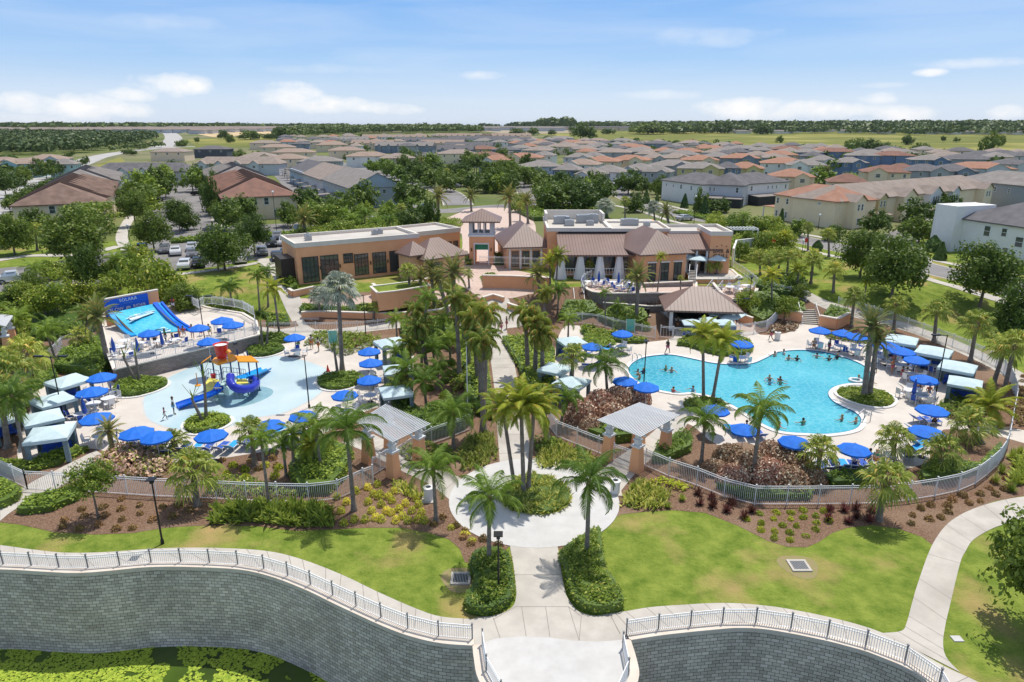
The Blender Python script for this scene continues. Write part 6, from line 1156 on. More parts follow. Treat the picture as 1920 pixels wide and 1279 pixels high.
TREES = """oak 1670 562 1665 498 115 100|oak 1612 520 1612 475 75 75|oak 1836 578 1842 512 120 95|oak 1905 640 1905 590 100 90|bright 300 568 300 525 90 90|oak 422 507 420 465 80 62|oak 290 472 288 432 60 58|oak 478 482 478 436 62 55|oak 338 437 330 400 48 48|oak 255 425 253 388 52 52|foak 350 432 352 415 38 34|oak 150 492 152 442 115 80|oak 28 478 22 440 70 64|bright 175 440 172 402 90 45|oak 172 545 172 502 60 70|oak 60 552 62 575 50 40|oak 25 580 25 562 60 36|bright 135 570 133 560 60 50|bright 100 525 105 520 60 40|oak 350 590 350 560 60 55|bright 262 500 262 480 50 40|oak 128 415 170 385 50 40|bright 250 530 248 540 40 40
foak 425 432 420 402 56 46|foak 465 420 462 392 44 40|foak 400 405 402 385 26 60|foak 577 405 575 378 60 46|foak 637 418 635 388 54 44|foak 682 395 680 370 46 40|foak 768 392 767 362 52 48|fbright 362 360 360 336 40 34|foak 340 330 338 322 30 20|fbright 310 350 308 330 36 30|foak 300 372 292 345 50 44|fbright 275 380 270 355 50 48|foak 260 400 258 370 50 44|fbright 278 400 280 384 44 30|foak 330 322 326 312 30 18|foak 375 355 378 345 20 36|foak 405 370 408 345 22 40|foak 398 345 396 330 20 30|bright 600 430 602 405 60 40|bright 640 450 645 440 60 34|bright 690 450 690 442 60 30|foak 770 430 770 412 40 30|foak 805 425 808 402 30 40|bright 600 462 600 445 50 30|foak 540 425 545 400 36 30
foak 735 335 735 318 30 24|fbright 752 340 752 325 30 22|foak 770 342 770 326 36 26|foak 792 348 790 330 38 28|foak 815 352 815 335 40 28|foak 838 360 838 342 36 28|fbright 700 325 705 312 32 20|fbright 725 330 722 310 34 20|foak 760 318 760 305 36 22|foak 780 315 782 300 38 24|fbright 810 322 810 305 36 26|foak 870 350 868 336 36 24|foak 890 358 890 340 38 28|foak 910 362 910 345 40 30|fbright 935 362 935 345 40 30|foak 955 358 953 340 34 26|foak 930 330 928 316 30 24|foak 965 335 965 318 34 26|fbright 985 345 985 330 34 26|foak 1005 350 1008 334 38 26|foak 1036 400 1034 370 60 44|foak 1090 402 1086 372 58 44|foak 1052 368 1055 348 52 32|foak 1022 360 1024 342 44 30|fbright 1110 385 1108 362 36 36|foak 1130 375 1130 352 22 34|foak 1178 365 1178 342 46 36|foak 1165 350 1168 340 26 24|foak 1205 362 1205 348 24 22|foak 1060 345 1060 334 22 20|foak 1085 350 1085 338 24 24|foak 1190 398 1192 385 34 28|foak 1228 365 1230 352 18 22|fbright 975 398 975 385 36 28
foak 1240 370 1232 352 24 30|foak 1313 402 1316 380 26 40|foak 1345 398 1348 388 40 22|bright 1375 440 1378 420 60 40|bright 1410 448 1415 428 60 40|bright 1345 430 1340 412 44 34|fbright 1450 446 1452 432 40 28|fbright 1495 444 1498 432 36 26|foak 1640 438 1645 418 46 32|foak 1722 456 1722 432 58 38|foak 1716 425 1716 400 50 42|foak 1772 410 1772 392 44 36|foak 1560 452 1565 440 36 24|fbright 1760 385 1762 378 30 14|bright 1400 585 1440 562 44 44|bright 1470 600 1470 575 40 40|oak 1500 560 1500 548 36 28|bright 1660 330 1650 333 30 20|fbright 1535 345 1545 335 44 26|fbright 1590 345 1600 342 40 16
foak 1088 262 1088 246 34 20|foak 1105 262 1108 250 26 16|foak 1215 252 1222 243 50 18|foak 1195 250 1198 245 26 12|foak 1270 250 1275 243 34 16|foak 1315 250 1312 243 22 16|foak 1352 250 1358 242 34 18|foak 1430 252 1428 243 28 18|foak 1605 282 1608 272 30 18|foak 1625 284 1628 274 34 20|foak 1655 284 1657 276 28 14|foak 1725 288 1726 279 26 16|foak 1462 268 1462 262 12 12|foak 1768 268 1768 260 8 10|foak 1850 292 1850 276 24 32|foak 1868 290 1872 265 16 20|foak 1035 254 1035 248 14 10|foak 970 254 978 247 26 12|foak 1000 254 1000 247 20 12|foak 1140 252 1142 247 20 10|foak 1700 272 1702 263 18 16|foak 1793 268 1793 262 10 8
foak 420 262 421 252 16 16|foak 432 268 432 262 14 14|foak 470 262 465 253 36 14|foak 530 264 528 252 30 20|foak 505 262 505 256 20 10|foak 340 275 338 270 20 12|foak 370 270 370 262 8 10|foak 420 292 424 288 14 8|foak 450 300 454 290 16 14|fbright 482 294 476 290 20 10|foak 250 292 255 286 16 10|foak 238 290 236 285 16 8|fbright 585 270 588 272 26 10"""
def treefill(k, poly, n, w0, w1, mind=7):
    xy = [(p.x, p.y) for p in px2xy(poly)]; xs = [p[0] for p in xy]; ys = [p[1] for p in xy]; got = []
    for _ in range(n * 50):
        if len(got) >= n: break
        x, y = U(min(xs), max(xs)), U(min(ys), max(ys))
        if inside(x, y, xy) and all(hypot(x - a, y - b) > mind for a, b in got): got.append((x, y))
    for x, y in got:
        w = U(w0, w1); u, v = pix((x, y, G(y))); uc, vc = pix((x, y, G(y) + w * .62)); pw = w / (y * cos(PIT) + CZ * sin(PIT)) * F; tree(k, u, v, u, vc, pw, pw * .8)
treefill('foak', [(262, 400), (285, 350), (300, 335), (306, 352), (285, 395)], 12, 5, 7, 4); treefill('foak', [(385, 352), (400, 345), (420, 390), (415, 420), (404, 425)], 12, 3.5, 5.5, 4); treefill('fbright', [(540, 430), (600, 395), (660, 405), (700, 405), (790, 405), (800, 418), (600, 440)], 24, 2.8, 4.6, 3)
treefill('foak', [(640, 300), (700, 300), (850, 330), (880, 345), (860, 352), (760, 335), (650, 315)], 24, 5, 7.5, 5); treefill('foak', [(900, 300), (1000, 315), (1010, 345), (960, 372), (880, 350), (870, 315)], 24, 6, 9, 6); treefill('foak', [(1010, 395), (1150, 395), (1140, 372), (1020, 368)], 12, 6, 8, 5); treefill('bright', [(1330, 470), (1350, 425), (1440, 438), (1480, 470), (1440, 500), (1400, 500)], 9, 3.5, 5.5, 5)
treefill('foak', [(0, 420), (60, 425), (240, 430), (225, 480), (100, 490), (0, 480)], 3, 4.5, 6, 6); treefill('bright', [(0, 640), (30, 570), (150, 545), (230, 530), (250, 560), (120, 620)], 9, 3.5, 5.5, 5); treefill('foak', [(1240, 315), (1480, 330), (1480, 318), (1250, 306)], 8, 4, 6, 8); treefill('foak', [(0, 380), (0, 330), (90, 322), (130, 330), (60, 360)], 16, 5, 8, 6)
for row in TREES.replace('\n', '|').split('|'):
    f = row.split(); a_ = [float(x) for x in f[1:]]; k_ = 1.25 if f[0][0] == 'f' else 1.08; a_[4] *= k_; a_[5] *= (k_ if a_[5] > 12 else 1.1); tree(f[0], *a_)
# avenue trees of the left boulevard
for i in range(18):
    t = i / 17; u = 20 + t * 170; v = 402 - t * 62 - 10 * sin(t * 3); tree('foak', u, v, u, v - 20 + 6 * t, 34 - 8 * t, 24 - 6 * t, grp='avenue trees at the left')
for i in range(16): t = i / 15; tree('foak', 78 + t * 62, 318 - t * 25, 78 + t * 62, 311 - t * 24, 8 - 3 * t, 15 - 7 * t, 'slim dark conical tree', grp='conical trees along the boulevard')
for i in range(7): t = i / 6; tree('foak', 132 + t * 33, 322 - t * 14, 132 + t * 33, 314 - t * 14, 8, 14, 'slim dark conical tree', grp='conical trees along the boulevard')
tree('oak', 1945, 1175, 1895, 1050, 190, 200, 'large dark foreground tree')
# crape myrtles / young leafy trees in the front beds
for a in ((185, 972, 165, 900, 90, 70), (700, 730, 690, 712, 20, 20)): tree('bright', *a, desc='loose young leafy tree in the mulch bed')
# cypress, topiary
def cone(u, vb, vt, wpx, desc):
    b = T(u, vb); h = ZAT(b, vt) - b.z; Rr = pxw(b, wpx) / 2; q = MB()
    for i in range(900):
        t = R() ** .8; a = U(0, 6.28); rr = Rr * (sin(pi * min(1, .18 + .82 * t)) ** .8 if 'round' in desc else (1 - t) ** .7) * U(.75, 1.05); p = Vector((cos(a) * rr, sin(a) * rr, h * (.04 + .96 * t))); n = Vector((cos(a), sin(a), .5)) + rv() * .5; n.normalize(); x = n.orthogonal(); y = n.cross(x); s = Rr * .17 + .04; k = len(q.v); q.v += [tuple(p - x * s), tuple(p + y * s * .6), tuple(p + x * s), tuple(p - y * s * .6)]; q.f.append((k, k + 1, k + 2, k + 3))
    r = empty('cone_tree', b); q.build('crown', LT['cypress'], r); q = MB(); q.tube([(0, 0, 0), (0, 0, h * .7)], [Rr * .12, .03], 6); q.build('trunk', M_bark, r); lab(r, desc, 'tree', 'clipped evergreens', at=(u, vb))
for a in ((1283, 390, 364, 16, 'dark cone shaped evergreen'), (1211, 382, 358, 18, 'dark cone shaped evergreen'), (1117, 362, 340, 18, 'dark cone shaped evergreen'), (1463, 428, 392, 16, 'dark cone shaped evergreen'), (1320, 405, 370, 22, 'dark cone shaped evergreen'), (1532, 470, 452, 18, 'small clipped round topiary'), (1748, 472, 443, 26, 'large clipped round topiary'), (1762, 488, 455, 24, 'dark cone shaped evergreen'), (1893, 485, 468, 16, 'small clipped round topiary'), (1232, 380, 365, 8, 'small clipped round topiary')): cone(*a)
# ---------------------------------------------------------------- leafy masses: hedges and planted beds
def leafmass(xy, h, dens, ls, m, name, parent=None, blade=False, wob=.25, c0=None, core=True):
    xs = [p[0] for p in xy]; ys = [p[1] for p in xy]; P2 = [(p[0], p[1]) for p in xy]; mb = MB(); c0 = c0 or Vector((0, 0, 0))
    A = (max(xs) - min(xs)) * (max(ys) - min(ys)); n = int(A * dens)
    def edge(x, y):
        m_ = 9
        for i in range(len(P2)):
            a, b = P2[i - 1], P2[i]; dx, dy = b[0] - a[0], b[1] - a[1]; L2 = dx * dx + dy * dy or 1e-9; t = max(0, min(1, ((x - a[0]) * dx + (y - a[1]) * dy) / L2)); m_ = min(m_, hypot(x - a[0] - dx * t, y - a[1] - dy * t))
        return m_
    for _ in range(n):
        x, y = U(min(xs), max(xs)), U(min(ys), max(ys))
        if not inside(x, y, P2): continue
        e = edge(x, y); top = h * (.82 + wob * noise.noise(Vector((x * 1.1, y * 1.1, 0)))+ wob * .5 * noise.noise(Vector((x * 3.1, y * 3.1, 5)))) * min(1, .45 + e / (h * .55 + .05)) ** .5
        z = top * (U(.72, 1.04) if e > h * .45 else U(.1, 1.04)); g = G(y)
        s = ls * U(.6, 1.3); p = Vector((x, y, g + z)) - c0; k = len(mb.v)
        if blade:
            a = U(0, 6.28); d = Vector((cos(a), sin(a), 0)); w_ = Vector((-sin(a), cos(a), 0)) * s * .10; p.z = g - c0.z + top * .1; tip = p + d * s * U(.3, .9) + Vector((0, 0, top * U(.7, 1.1))); m_ = p.lerp(tip, .55) + Vector((0, 0, top * .15)); mb.v += [tuple(p - w_), tuple(p + w_), tuple(m_ + w_), tuple(tip), tuple(m_ - w_)]; mb.f.append((k, k + 1, k + 2, k + 3, k + 4))
        else:
            nn = (Vector((0, 0, 1.3)) + rv()).normalized(); a = nn.orthogonal().normalized(); a = Matrix.Rotation(U(0, 6.28), 3, nn) @ a; b = nn.cross(a); mb.v += [tuple(p - a * s), tuple(p + b * s * .55), tuple(p + a * s), tuple(p - b * s * .55)]; mb.f.append((k, k + 1, k + 2, k + 3))
    o = mb.build(name, m, parent)
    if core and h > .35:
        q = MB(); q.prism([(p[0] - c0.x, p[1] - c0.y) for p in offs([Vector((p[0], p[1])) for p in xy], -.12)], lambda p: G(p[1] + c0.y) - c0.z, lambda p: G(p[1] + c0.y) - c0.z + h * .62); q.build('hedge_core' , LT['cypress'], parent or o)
    return o
def hedge(px, h, label, m='hedge', dens=260, ls=.085, xy=None, sm_=4, blade=False, name='hedge', cat='hedge', wob=.25):
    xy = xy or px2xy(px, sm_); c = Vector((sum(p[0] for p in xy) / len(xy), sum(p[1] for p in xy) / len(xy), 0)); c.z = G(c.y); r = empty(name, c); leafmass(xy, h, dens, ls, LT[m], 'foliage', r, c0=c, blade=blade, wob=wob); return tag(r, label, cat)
def bed(px, h, label, m='hedge', dens=60, ls=.16, blade=False, name='ground_cover', cat='ground cover', wob=.5, sm_=0, core=False):
    o = leafmass(px2xy(px, sm_), h, dens, ls, LT[m], name, blade=blade, wob=wob, core=False); return stuff(o, label, cat)
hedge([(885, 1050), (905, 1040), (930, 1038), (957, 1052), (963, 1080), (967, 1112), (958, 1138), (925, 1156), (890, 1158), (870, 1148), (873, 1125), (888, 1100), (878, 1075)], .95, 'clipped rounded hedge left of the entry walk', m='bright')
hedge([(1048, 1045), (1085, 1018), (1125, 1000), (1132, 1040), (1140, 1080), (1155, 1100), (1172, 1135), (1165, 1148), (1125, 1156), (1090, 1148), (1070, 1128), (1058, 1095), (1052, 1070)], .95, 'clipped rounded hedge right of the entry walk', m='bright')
ISL = [((261, 728), 2.5, 'planted round island under the leafless palms at far left'), ((497, 660), 2.1, 'planted round island at the top of the splash deck'), ((638, 717), 2.35, 'planted round island at the foot of the silver palm'), ((388, 797), 1.9, 'planted round island below the water slide'), ((1624, 745), 2.5, 'planted round island under the tall pool palm'), ((1322, 766), 1.9, 'planted island below the twin slim palms')]
for (u, v), rr, lb in ISL:
    c = T(u, v); xy = circle_xy(c.x, c.y, rr, 28, .12); ci = struct(ring('island_kerb', xy, .3, .02, .14, M_cop)); hedge(None, .75 if rr != 2.5 or u < 1000 else .4, lb, xy=xy, dens=150, ls=.12, wob=.4, m='hedge' if u < 1000 else 'bright', name='island_planting', cat='planting')
hedge([(965, 905), (1000, 893), (1045, 905), (1070, 930), (1060, 955), (1010, 968), (950, 955), (942, 930)], .5, 'grassy planted disc round the three central palms', m='varieg', blade=True, ls=.5, dens=150, name='island_planting', cat='planting', wob=.5)
hedge([(1268, 648), (1300, 632), (1350, 630), (1398, 640), (1412, 655), (1400, 668), (1345, 668), (1290, 652)], .9, 'shrubs in the planter between pool and pool bar', m='bright', dens=90, ls=.16, name='planting', cat='planting', wob=.6)
hedge([(1095, 612), (1130, 622), (1190, 636), (1215, 640), (1195, 646), (1130, 640), (1090, 628)], .7, 'low shrubs along the fence behind the left pool umbrellas', m='bright', dens=80, ls=.15, name='planting', cat='planting', wob=.6)
hedge([(1092, 640), (1110, 632), (1150, 645), (1150, 655), (1105, 658)], .9, 'green hedge behind the white loungers at the pool', dens=120, ls=.12)
BEDS = [([(-20, 915), (10, 905), (45, 925), (40, 940), (10, 955), (-20, 960)], 1.0, 'leafy hedge at the far left beside the service path', 'hedge', 0), ([(30, 965), (60, 938), (120, 925), (165, 918), (150, 940), (95, 962), (45, 968)], .8, 'leafy hedge in front of the service gate', 'hedge', 0), ([(-10, 885), (0, 870), (60, 870), (120, 850), (170, 845), (110, 875), (70, 885), (20, 895)], .8, 'green hedge in front of the left cabanas', 'hedge', 0),
 ([(540, 895), (560, 855), (620, 838), (665, 860), (650, 900), (620, 930), (560, 930)], 1.5, 'dense green shrubs left of the left pergola', 'hedge', 0), ([(380, 930), (400, 900), (480, 905), (540, 925), (600, 930), (530, 938), (450, 935)], .7, 'low green planting behind the front left fence', 'bright', 0),
 ([(390, 985), (405, 958), (480, 945), (560, 950), (625, 955), (625, 990), (560, 990), (480, 980)], .8, 'tall grassy clumps below the front left fence', 'grassy', 1), ([(735, 905), (765, 910), (790, 925), (800, 935), (770, 935), (740, 920)], .6, 'pale grassy clumps beside the left pillar', 'varieg', 1),
 ([(860, 850), (880, 820), (925, 815), (932, 860), (900, 880), (865, 885)], .6, 'striped grassy planting left of the central walk', 'varieg', 1), ([(740, 845), (790, 835), (840, 840), (860, 860), (830, 880), (780, 880)], .7, 'mixed low planting right of the left pergola', 'bright', 0), ([(770, 800), (800, 780), (860, 760), (890, 790), (870, 810), (800, 830)], 1.6, 'dense planting behind the left pergola', 'hedge', 0),
 ([(1005, 860), (1020, 830), (1060, 835), (1130, 868), (1120, 885), (1060, 880), (1010, 880)], .55, 'pale striped planting right of the central walk', 'varieg', 1), ([(1000, 825), (1030, 820), (1060, 832), (1040, 845), (1005, 850)], .5, 'dark green planting under the right palm row', 'hedge', 0),
 ([(1165, 950), (1180, 915), (1200, 900), (1260, 925), (1245, 955), (1210, 960)], .5, 'yellow green grassy clumps below the right pillar', 'varieg', 1), ([(1215, 905), (1240, 898), (1300, 915), (1280, 925)], .4, 'lime groundcover along the fence right of the pergola', 'lime', 0), ([(1220, 870), (1228, 845), (1270, 820), (1300, 830), (1295, 850), (1250, 870)], 1.1, 'rounded green hedge right of the pool pergola', 'hedge', 0),
 ([(1100, 820), (1130, 800), (1190, 800), (1185, 830), (1140, 835)], 1.3, 'dark green shrubs inside the pool pergola', 'hedge', 0), ([(1535, 905), (1560, 892), (1640, 892), (1630, 915), (1560, 918)], 1.0, 'green hedge behind the fence below the pool loungers', 'hedge', 0), ([(1720, 895), (1745, 870), (1830, 880), (1870, 840), (1880, 850), (1850, 885), (1780, 905), (1730, 910)], 1.1, 'dense green hedge inside the right bend of the fence', 'hedge', 0), ([(1340, 915), (1400, 925), (1500, 930), (1530, 920), (1520, 940), (1400, 940)], .8, 'low green strip behind the front right fence', 'hedge', 0),
 ([(1750, 770), (1780, 740), (1830, 750), (1860, 775), (1820, 790), (1775, 788)], .7, 'mixed shrubs below the front right cabana', 'bright', 0), ([(1690, 790), (1730, 800), (1800, 830), (1830, 850), (1790, 850)], .0, '', '', 0),
 ([(1545, 628), (1600, 635), (1680, 645), (1720, 655), (1690, 655), (1610, 645), (1550, 636)], .6, 'flowering planting behind the row of blue umbrellas', 'bright', 0), ([(1465, 605), (1500, 610), (1490, 622), (1440, 626), (1440, 618)], .5, 'brown green planting left of the broad stairs', 'copper', 0), ([(1435, 590), (1450, 565), (1505, 575), (1512, 590), (1495, 596), (1450, 596)], 1.2, 'clipped dark hedge above the orange wall', 'hedge', 0), ([(1542, 597), (1555, 580), (1590, 590), (1598, 602), (1580, 608), (1550, 606)], 1.3, 'clipped round hedge right of the broad stairs', 'hedge', 0),
 ([(1880, 760), (1910, 730), (1990, 760), (2000, 800), (1910, 800)], .6, 'low planting outside the right fence', 'tuft', 0), ([(1905, 860), (1960, 840), (1970, 900), (1890, 915)], .5, 'rough grassy planting beside the curving path', 'grassy', 1),
 ([(560, 585), (570, 575), (640, 582), (690, 575), (740, 578), (735, 590), (640, 594), (570, 594)], 1.0, 'dense shrubs in the planter above the ramp', 'hedge', 0), ([(740, 590), (750, 575), (830, 572), (850, 582), (800, 592)], 1.2, 'bushy planting below the date palms', 'bright', 0), ([(570, 650), (590, 630), (660, 632), (720, 640), (700, 650), (660, 665), (640, 670), (600, 645)], 1.1, 'bushy planting above the splash deck', 'bright', 0), ([(430, 640), (450, 625), (540, 632), (560, 640), (530, 645), (470, 650)], .8, 'low shrubs along the top of the splash deck', 'hedge', 0),
 ([(230, 720), (260, 700), (340, 680), (420, 662), (470, 650), (440, 660), (375, 675), (300, 696), (250, 712)], .4, 'brown green slope planting under the surf deck wall', 'copper', 0), ([(100, 700), (115, 670), (190, 640), (215, 690), (180, 712), (150, 705)], 1.6, 'thick green planting left of the surf deck', 'hedge', 0), ([(20, 760), (50, 730), (105, 690), (110, 712), (60, 740), (50, 780)], 1.0, 'green planting behind the left cabanas', 'hedge', 0), ([(-40, 680), (20, 650), (60, 690), (30, 740), (-30, 760)], 1.2, 'dense leafy planting at the left edge', 'bright', 0),
 ([(940, 640), (1000, 640), (1040, 660), (1040, 740), (1000, 780), (985, 740), (970, 690)], 1.2, 'dark understorey beneath the right palm row', 'hedge', 0), ([(850, 620), (900, 615), (915, 680), (922, 740), (925, 790), (890, 780), (880, 720), (860, 680)], .9, 'dark understorey beneath the left palm row', 'hedge', 0), ([(870, 720), (884, 716), (888, 765), (873, 770)], 1.6, 'tall narrow clipped hedge beside the left palms', 'hedge', 0), ([(750, 615), (820, 605), (860, 620), (850, 650), (790, 665), (755, 645)], 1.8, 'thick shrubs below the ramp', 'hedge', 0), ([(835, 700), (870, 690), (875, 725), (850, 740)], .6, 'loose shrubs on the mulch left of the palm walk', 'bright', 0), ([(720, 700), (760, 690), (770, 760), (800, 790), (770, 800), (735, 770)], 1.3, 'dense planting behind the splash deck cabanas', 'hedge', 0),
 ([(1045, 600), (1060, 570), (1110, 572), (1125, 590), (1080, 604)], 1.2, 'clipped green hedge below the patio stairs', 'hedge', 0), ([(1120, 600), (1150, 580), (1210, 588), (1215, 605), (1180, 625), (1150, 615)], 1.3, 'large dark green shrubs left of the pool bar', 'hedge', 0), ([(1130, 572), (1200, 574), (1262, 578), (1262, 570), (1200, 564), (1120, 564)], .5, 'brown shrubs below the patio wall', 'copper', 0), ([(1205, 538), (1280, 534), (1300, 540), (1210, 544)], .7, 'green shrubs in the planter beside the hip pavilion', 'hedge', 0), ([(1400, 600), (1410, 560), (1450, 560), (1465, 575), (1455, 600), (1430, 615)], 1.8, 'tall dark shrubs right of the fire pit terrace', 'hedge', 0), ([(1415, 545), (1440, 525), (1500, 520), (1515, 545), (1480, 560), (1440, 555)], 1.6, 'dense shrubs beside the upper lawn', 'hedge', 0),
 ([(320, 452), (400, 445), (480, 440), (560, 438), (556, 444), (480, 447), (400, 452), (322, 458)], .9, 'low clipped hedge between the two car parks', 'hedge', 0), ([(545, 440), (620, 425), (700, 418), (790, 415), (870, 420), (860, 430), (700, 440), (600, 452)], 1.5, 'mixed hedge behind the long orange wing', 'bright', 0), ([(520, 530), (540, 515), (556, 520), (560, 545), (545, 552)], 1.4, 'dark shrubs at the corner of the long wing', 'hedge', 0), ([(900, 520), (930, 515), (935, 530), (905, 535)], .6, 'shrubs below the entrance railing', 'hedge', 0), ([(885, 498), (880, 485), (872, 480), (872, 498)], 1.6, 'dark shrubs left of the tower arch', 'hedge', 0), ([(925, 498), (925, 485), (945, 482), (945, 498)], 1.6, 'dark shrubs right of the tower arch', 'hedge', 0), ([(545, 380), (600, 375), (600, 400), (650, 420), (600, 425), (550, 410)], 2.0, 'leafy bank beside the rear lane', 'hedge', 0),
 ([(1340, 470), (1400, 440), (1470, 455), (1500, 480), (1440, 500), (1400, 490)], 1.8, 'leafy bank right of the clubhouse', 'bright', 0), ([(1260, 400), (1290, 398), (1360, 412), (1330, 415)], .8, 'clipped hedge along the street by the slate houses', 'hedge', 0), ([(970, 400), (1020, 390), (1140, 400), (1140, 412), (1000, 415)], 1.6, 'dark shrubs behind the main clubhouse', 'hedge', 0), ([(60, 600), (120, 580), (220, 590), (190, 620), (110, 640), (60, 640)], 1.3, 'leafy planting left of the surf ride', 'hedge', 0), ([(-20, 640), (0, 610), (50, 600), (60, 640), (20, 650)], .9, 'green planting beside the left path', 'bright', 0), ([(0, 590), (30, 575), (90, 560), (100, 585), (40, 600)], 1.2, 'dark shrubs at the left lawn edge', 'hedge', 0), ([(380, 560), (440, 565), (470, 580), (460, 600), (400, 590)], 1.0, 'shrub strip along the left lawn', 'bright', 0), ([(500, 600), (480, 590), (540, 595), (545, 612), (500, 612)], .9, 'small hedge between lawn and ramp', 'hedge', 0)]
for i, (px, h, lb, m, bl) in enumerate(BEDS):
    if not lb: continue
    d = T(*px[0]).y; k = 1 if d < 60 else .6
    if bl: bed(px, h, lb, m, dens=(75 if m == 'grassy' else 60) * k, ls=(.8 if m == 'grassy' else .5), blade=True, wob=(1.1 if m == 'grassy' else .5))
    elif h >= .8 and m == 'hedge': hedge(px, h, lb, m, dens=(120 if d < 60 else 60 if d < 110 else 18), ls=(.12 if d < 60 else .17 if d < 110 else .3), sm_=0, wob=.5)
    else: bed(px, h, lb, m, dens=90 * k, ls=.13 if d < 60 else .18)
# ---------------------------------------------------------------- bushes and countable small plants
def bushmesh(n, ls, flat=.8, m=None, blade=False):
    mb = MB()
    for _ in range(n):
        d = rv(); d.z = abs(d.z); rr = U(.7, 1.05); p = Vector((d.x * rr, d.y * rr, d.z * flat * rr * 1.1 + .05)); nn = (d + rv() * .8).normalized(); a = nn.orthogonal().normalized(); a = Matrix.Rotation(U(0, 6.28), 3, nn) @ a; b = nn.cross(a); s = ls * U(.6, 1.3); k = len(mb.v)
        if blade: w_ = Vector((-d.y, d.x, 0)) * ls * .25; e = Vector((d.x * rr, d.y * rr, d.z * 1.3 + .3)); mb.v += [tuple(-w_ * .5), tuple(w_ * .5), tuple(e * .6 + w_), tuple(e), tuple(e * .6 - w_)]; mb.f.append((k, k + 1, k + 2, k + 3, k + 4))
        else: mb.v += [tuple(p - a * s), tuple(p + b * s * .6), tuple(p + a * s), tuple(p - b * s * .6)]; mb.f.append((k, k + 1, k + 2, k + 3))
    return mb.mesh('foliage', m)
def plantkind(name, m, n, ls, blade=False, k=2):
    out = []
    for _ in range(k):
        o = bpy.data.objects.new(name, bushmesh(n, ls, .8, LT[m], blade)); COL.objects.link(o); out.append(Kind(o))
    return out
BK = {'copper': plantkind('copper_shrub', 'copper', 4200, .062, k=3), 'twig': plantkind('bare_shrub', 'twig', 700, .10), 'croton': plantkind('yellow_shrub', 'croton', 190, .17), 'tuft': plantkind('tufted_plant', 'tuft', 90, .26), 'red': plantkind('red_plant', 'red', 60, .35, True), 'green': plantkind('small_shrub', 'lime', 150, .2), 'round': plantkind('round_shrub', 'hedge', 900, .11), 'grassy': plantkind('grass_clump', 'grassy', 90, .3, True)}
def plant(k, u, v, r, h, desc, grp, place=None, cat='shrub'):
    p = T(u, v); o = random.choice(BK[k]).put(p, U(0, 6.28), (r, r, h)); lab(o, desc, cat, grp, at=(u, v), place=place); return o
for (u, v, r, h) in [(1090, 790, 1.5, 2.3), (1125, 775, 1.6, 2.4), (1160, 765, 1.6, 2.3), (1195, 755, 1.3, 1.9), (1150, 795, 1.6, 2.0), (1110, 810, 1.2, 1.5)]: plant('copper', u, v, r, h, 'brown copper leaved bush with pale flecks', 'copper leaved bushes', 'behind the pool pergola')
for (u, v, r, h) in [(1368, 870, 1.4, 1.7), (1400, 890, 1.6, 2.0), (1445, 875, 1.6, 2.2), (1440, 905, 1.6, 2.0), (1485, 890, 1.6, 2.1), (1480, 915, 1.5, 1.8), (1518, 910, 1.2, 1.5), (1375, 905, 1.3, 1.5), (1340, 885, 1.1, 1.0)]: plant('copper', u, v, r, h, 'brown copper leaved bush with pale flecks', 'copper leaved bushes', 'below the pool')
for (u, v, r, h) in [(215, 875, 1.5, 1.5), (250, 880, 1.6, 1.6), (290, 885, 1.4, 1.4), (275, 860, 1.5, 1.6), (232, 860, 1.3, 1.5)]: plant('twig', u, v, r, h, 'sparse grey twiggy bush', 'twiggy bushes', 'below the left splash deck')
for i, (u, v) in enumerate([(632, 935), (668, 925), (690, 918), (708, 912), (712, 930), (690, 945), (715, 950), (735, 942), (738, 925), (725, 962), (650, 945), (705, 975), (645, 985), (665, 978), (685, 978), (697, 962), (716, 978), (733, 965), (742, 980), (748, 958), (760, 948), (772, 962), (765, 980), (785, 950), (790, 965), (783, 978), (755, 972), (780, 938), (765, 928), (710, 935), (640, 962), (796, 980), (700, 930), (728, 935)]): plant('croton', u, v, .31, .55, 'bright yellow leaved shrub', 'yellow leaved shrubs in the mulch', 'in the bed below the left pergola')
def scatter(k, poly, n, r, h, desc, grp, place, mind=.9, cat='plant'):
    xy = [(p.x, p.y) for p in px2xy(poly)]; xs = [p[0] for p in xy]; ys = [p[1] for p in xy]; got = []
    for _ in range(n * 60):
        if len(got) >= n: break
        x, y = U(min(xs), max(xs)), U(min(ys), max(ys))
        if inside(x, y, xy) and all(hypot(x - a, y - b) > mind for a, b in got): got.append((x, y))
    for x, y in got:
        z = G(y); o = random.choice(BK[k]).put((x, y, z), U(0, 6.28), (r * U(.8, 1.25), r * U(.8, 1.2), h * U(.8, 1.25))); lab(o, desc, cat, grp, place=place, at=pix((x, y, z)))
scatter('tuft', [(90, 985), (150, 955), (230, 938), (340, 945), (380, 960), (300, 985), (240, 995), (150, 998)], 34, .3, .38, 'small brown tuft', 'small tufts in the mulch', 'in the bed right of the service path', 1.0)
scatter('red', [(1305, 922), (1345, 935), (1390, 955), (1430, 960), (1420, 975), (1385, 972), (1340, 962), (1310, 950)], 13, .5, .55, 'dark red spiky plant', 'dark red plants', 'outside the pool fence', .8)
scatter('red', [(1540, 955), (1640, 955), (1630, 985), (1560, 985), (1545, 970)], 9, .5, .5, 'dark red spiky plant', 'dark red plants', 'beside the front fan palm', .8)
scatter('green', [(1395, 975), (1430, 962), (1540, 955), (1560, 985), (1530, 1010), (1500, 1022), (1450, 1015)], 46, .27, .34, 'small green shrub', 'small green shrubs in rows', 'in the right mulch bed', .8)
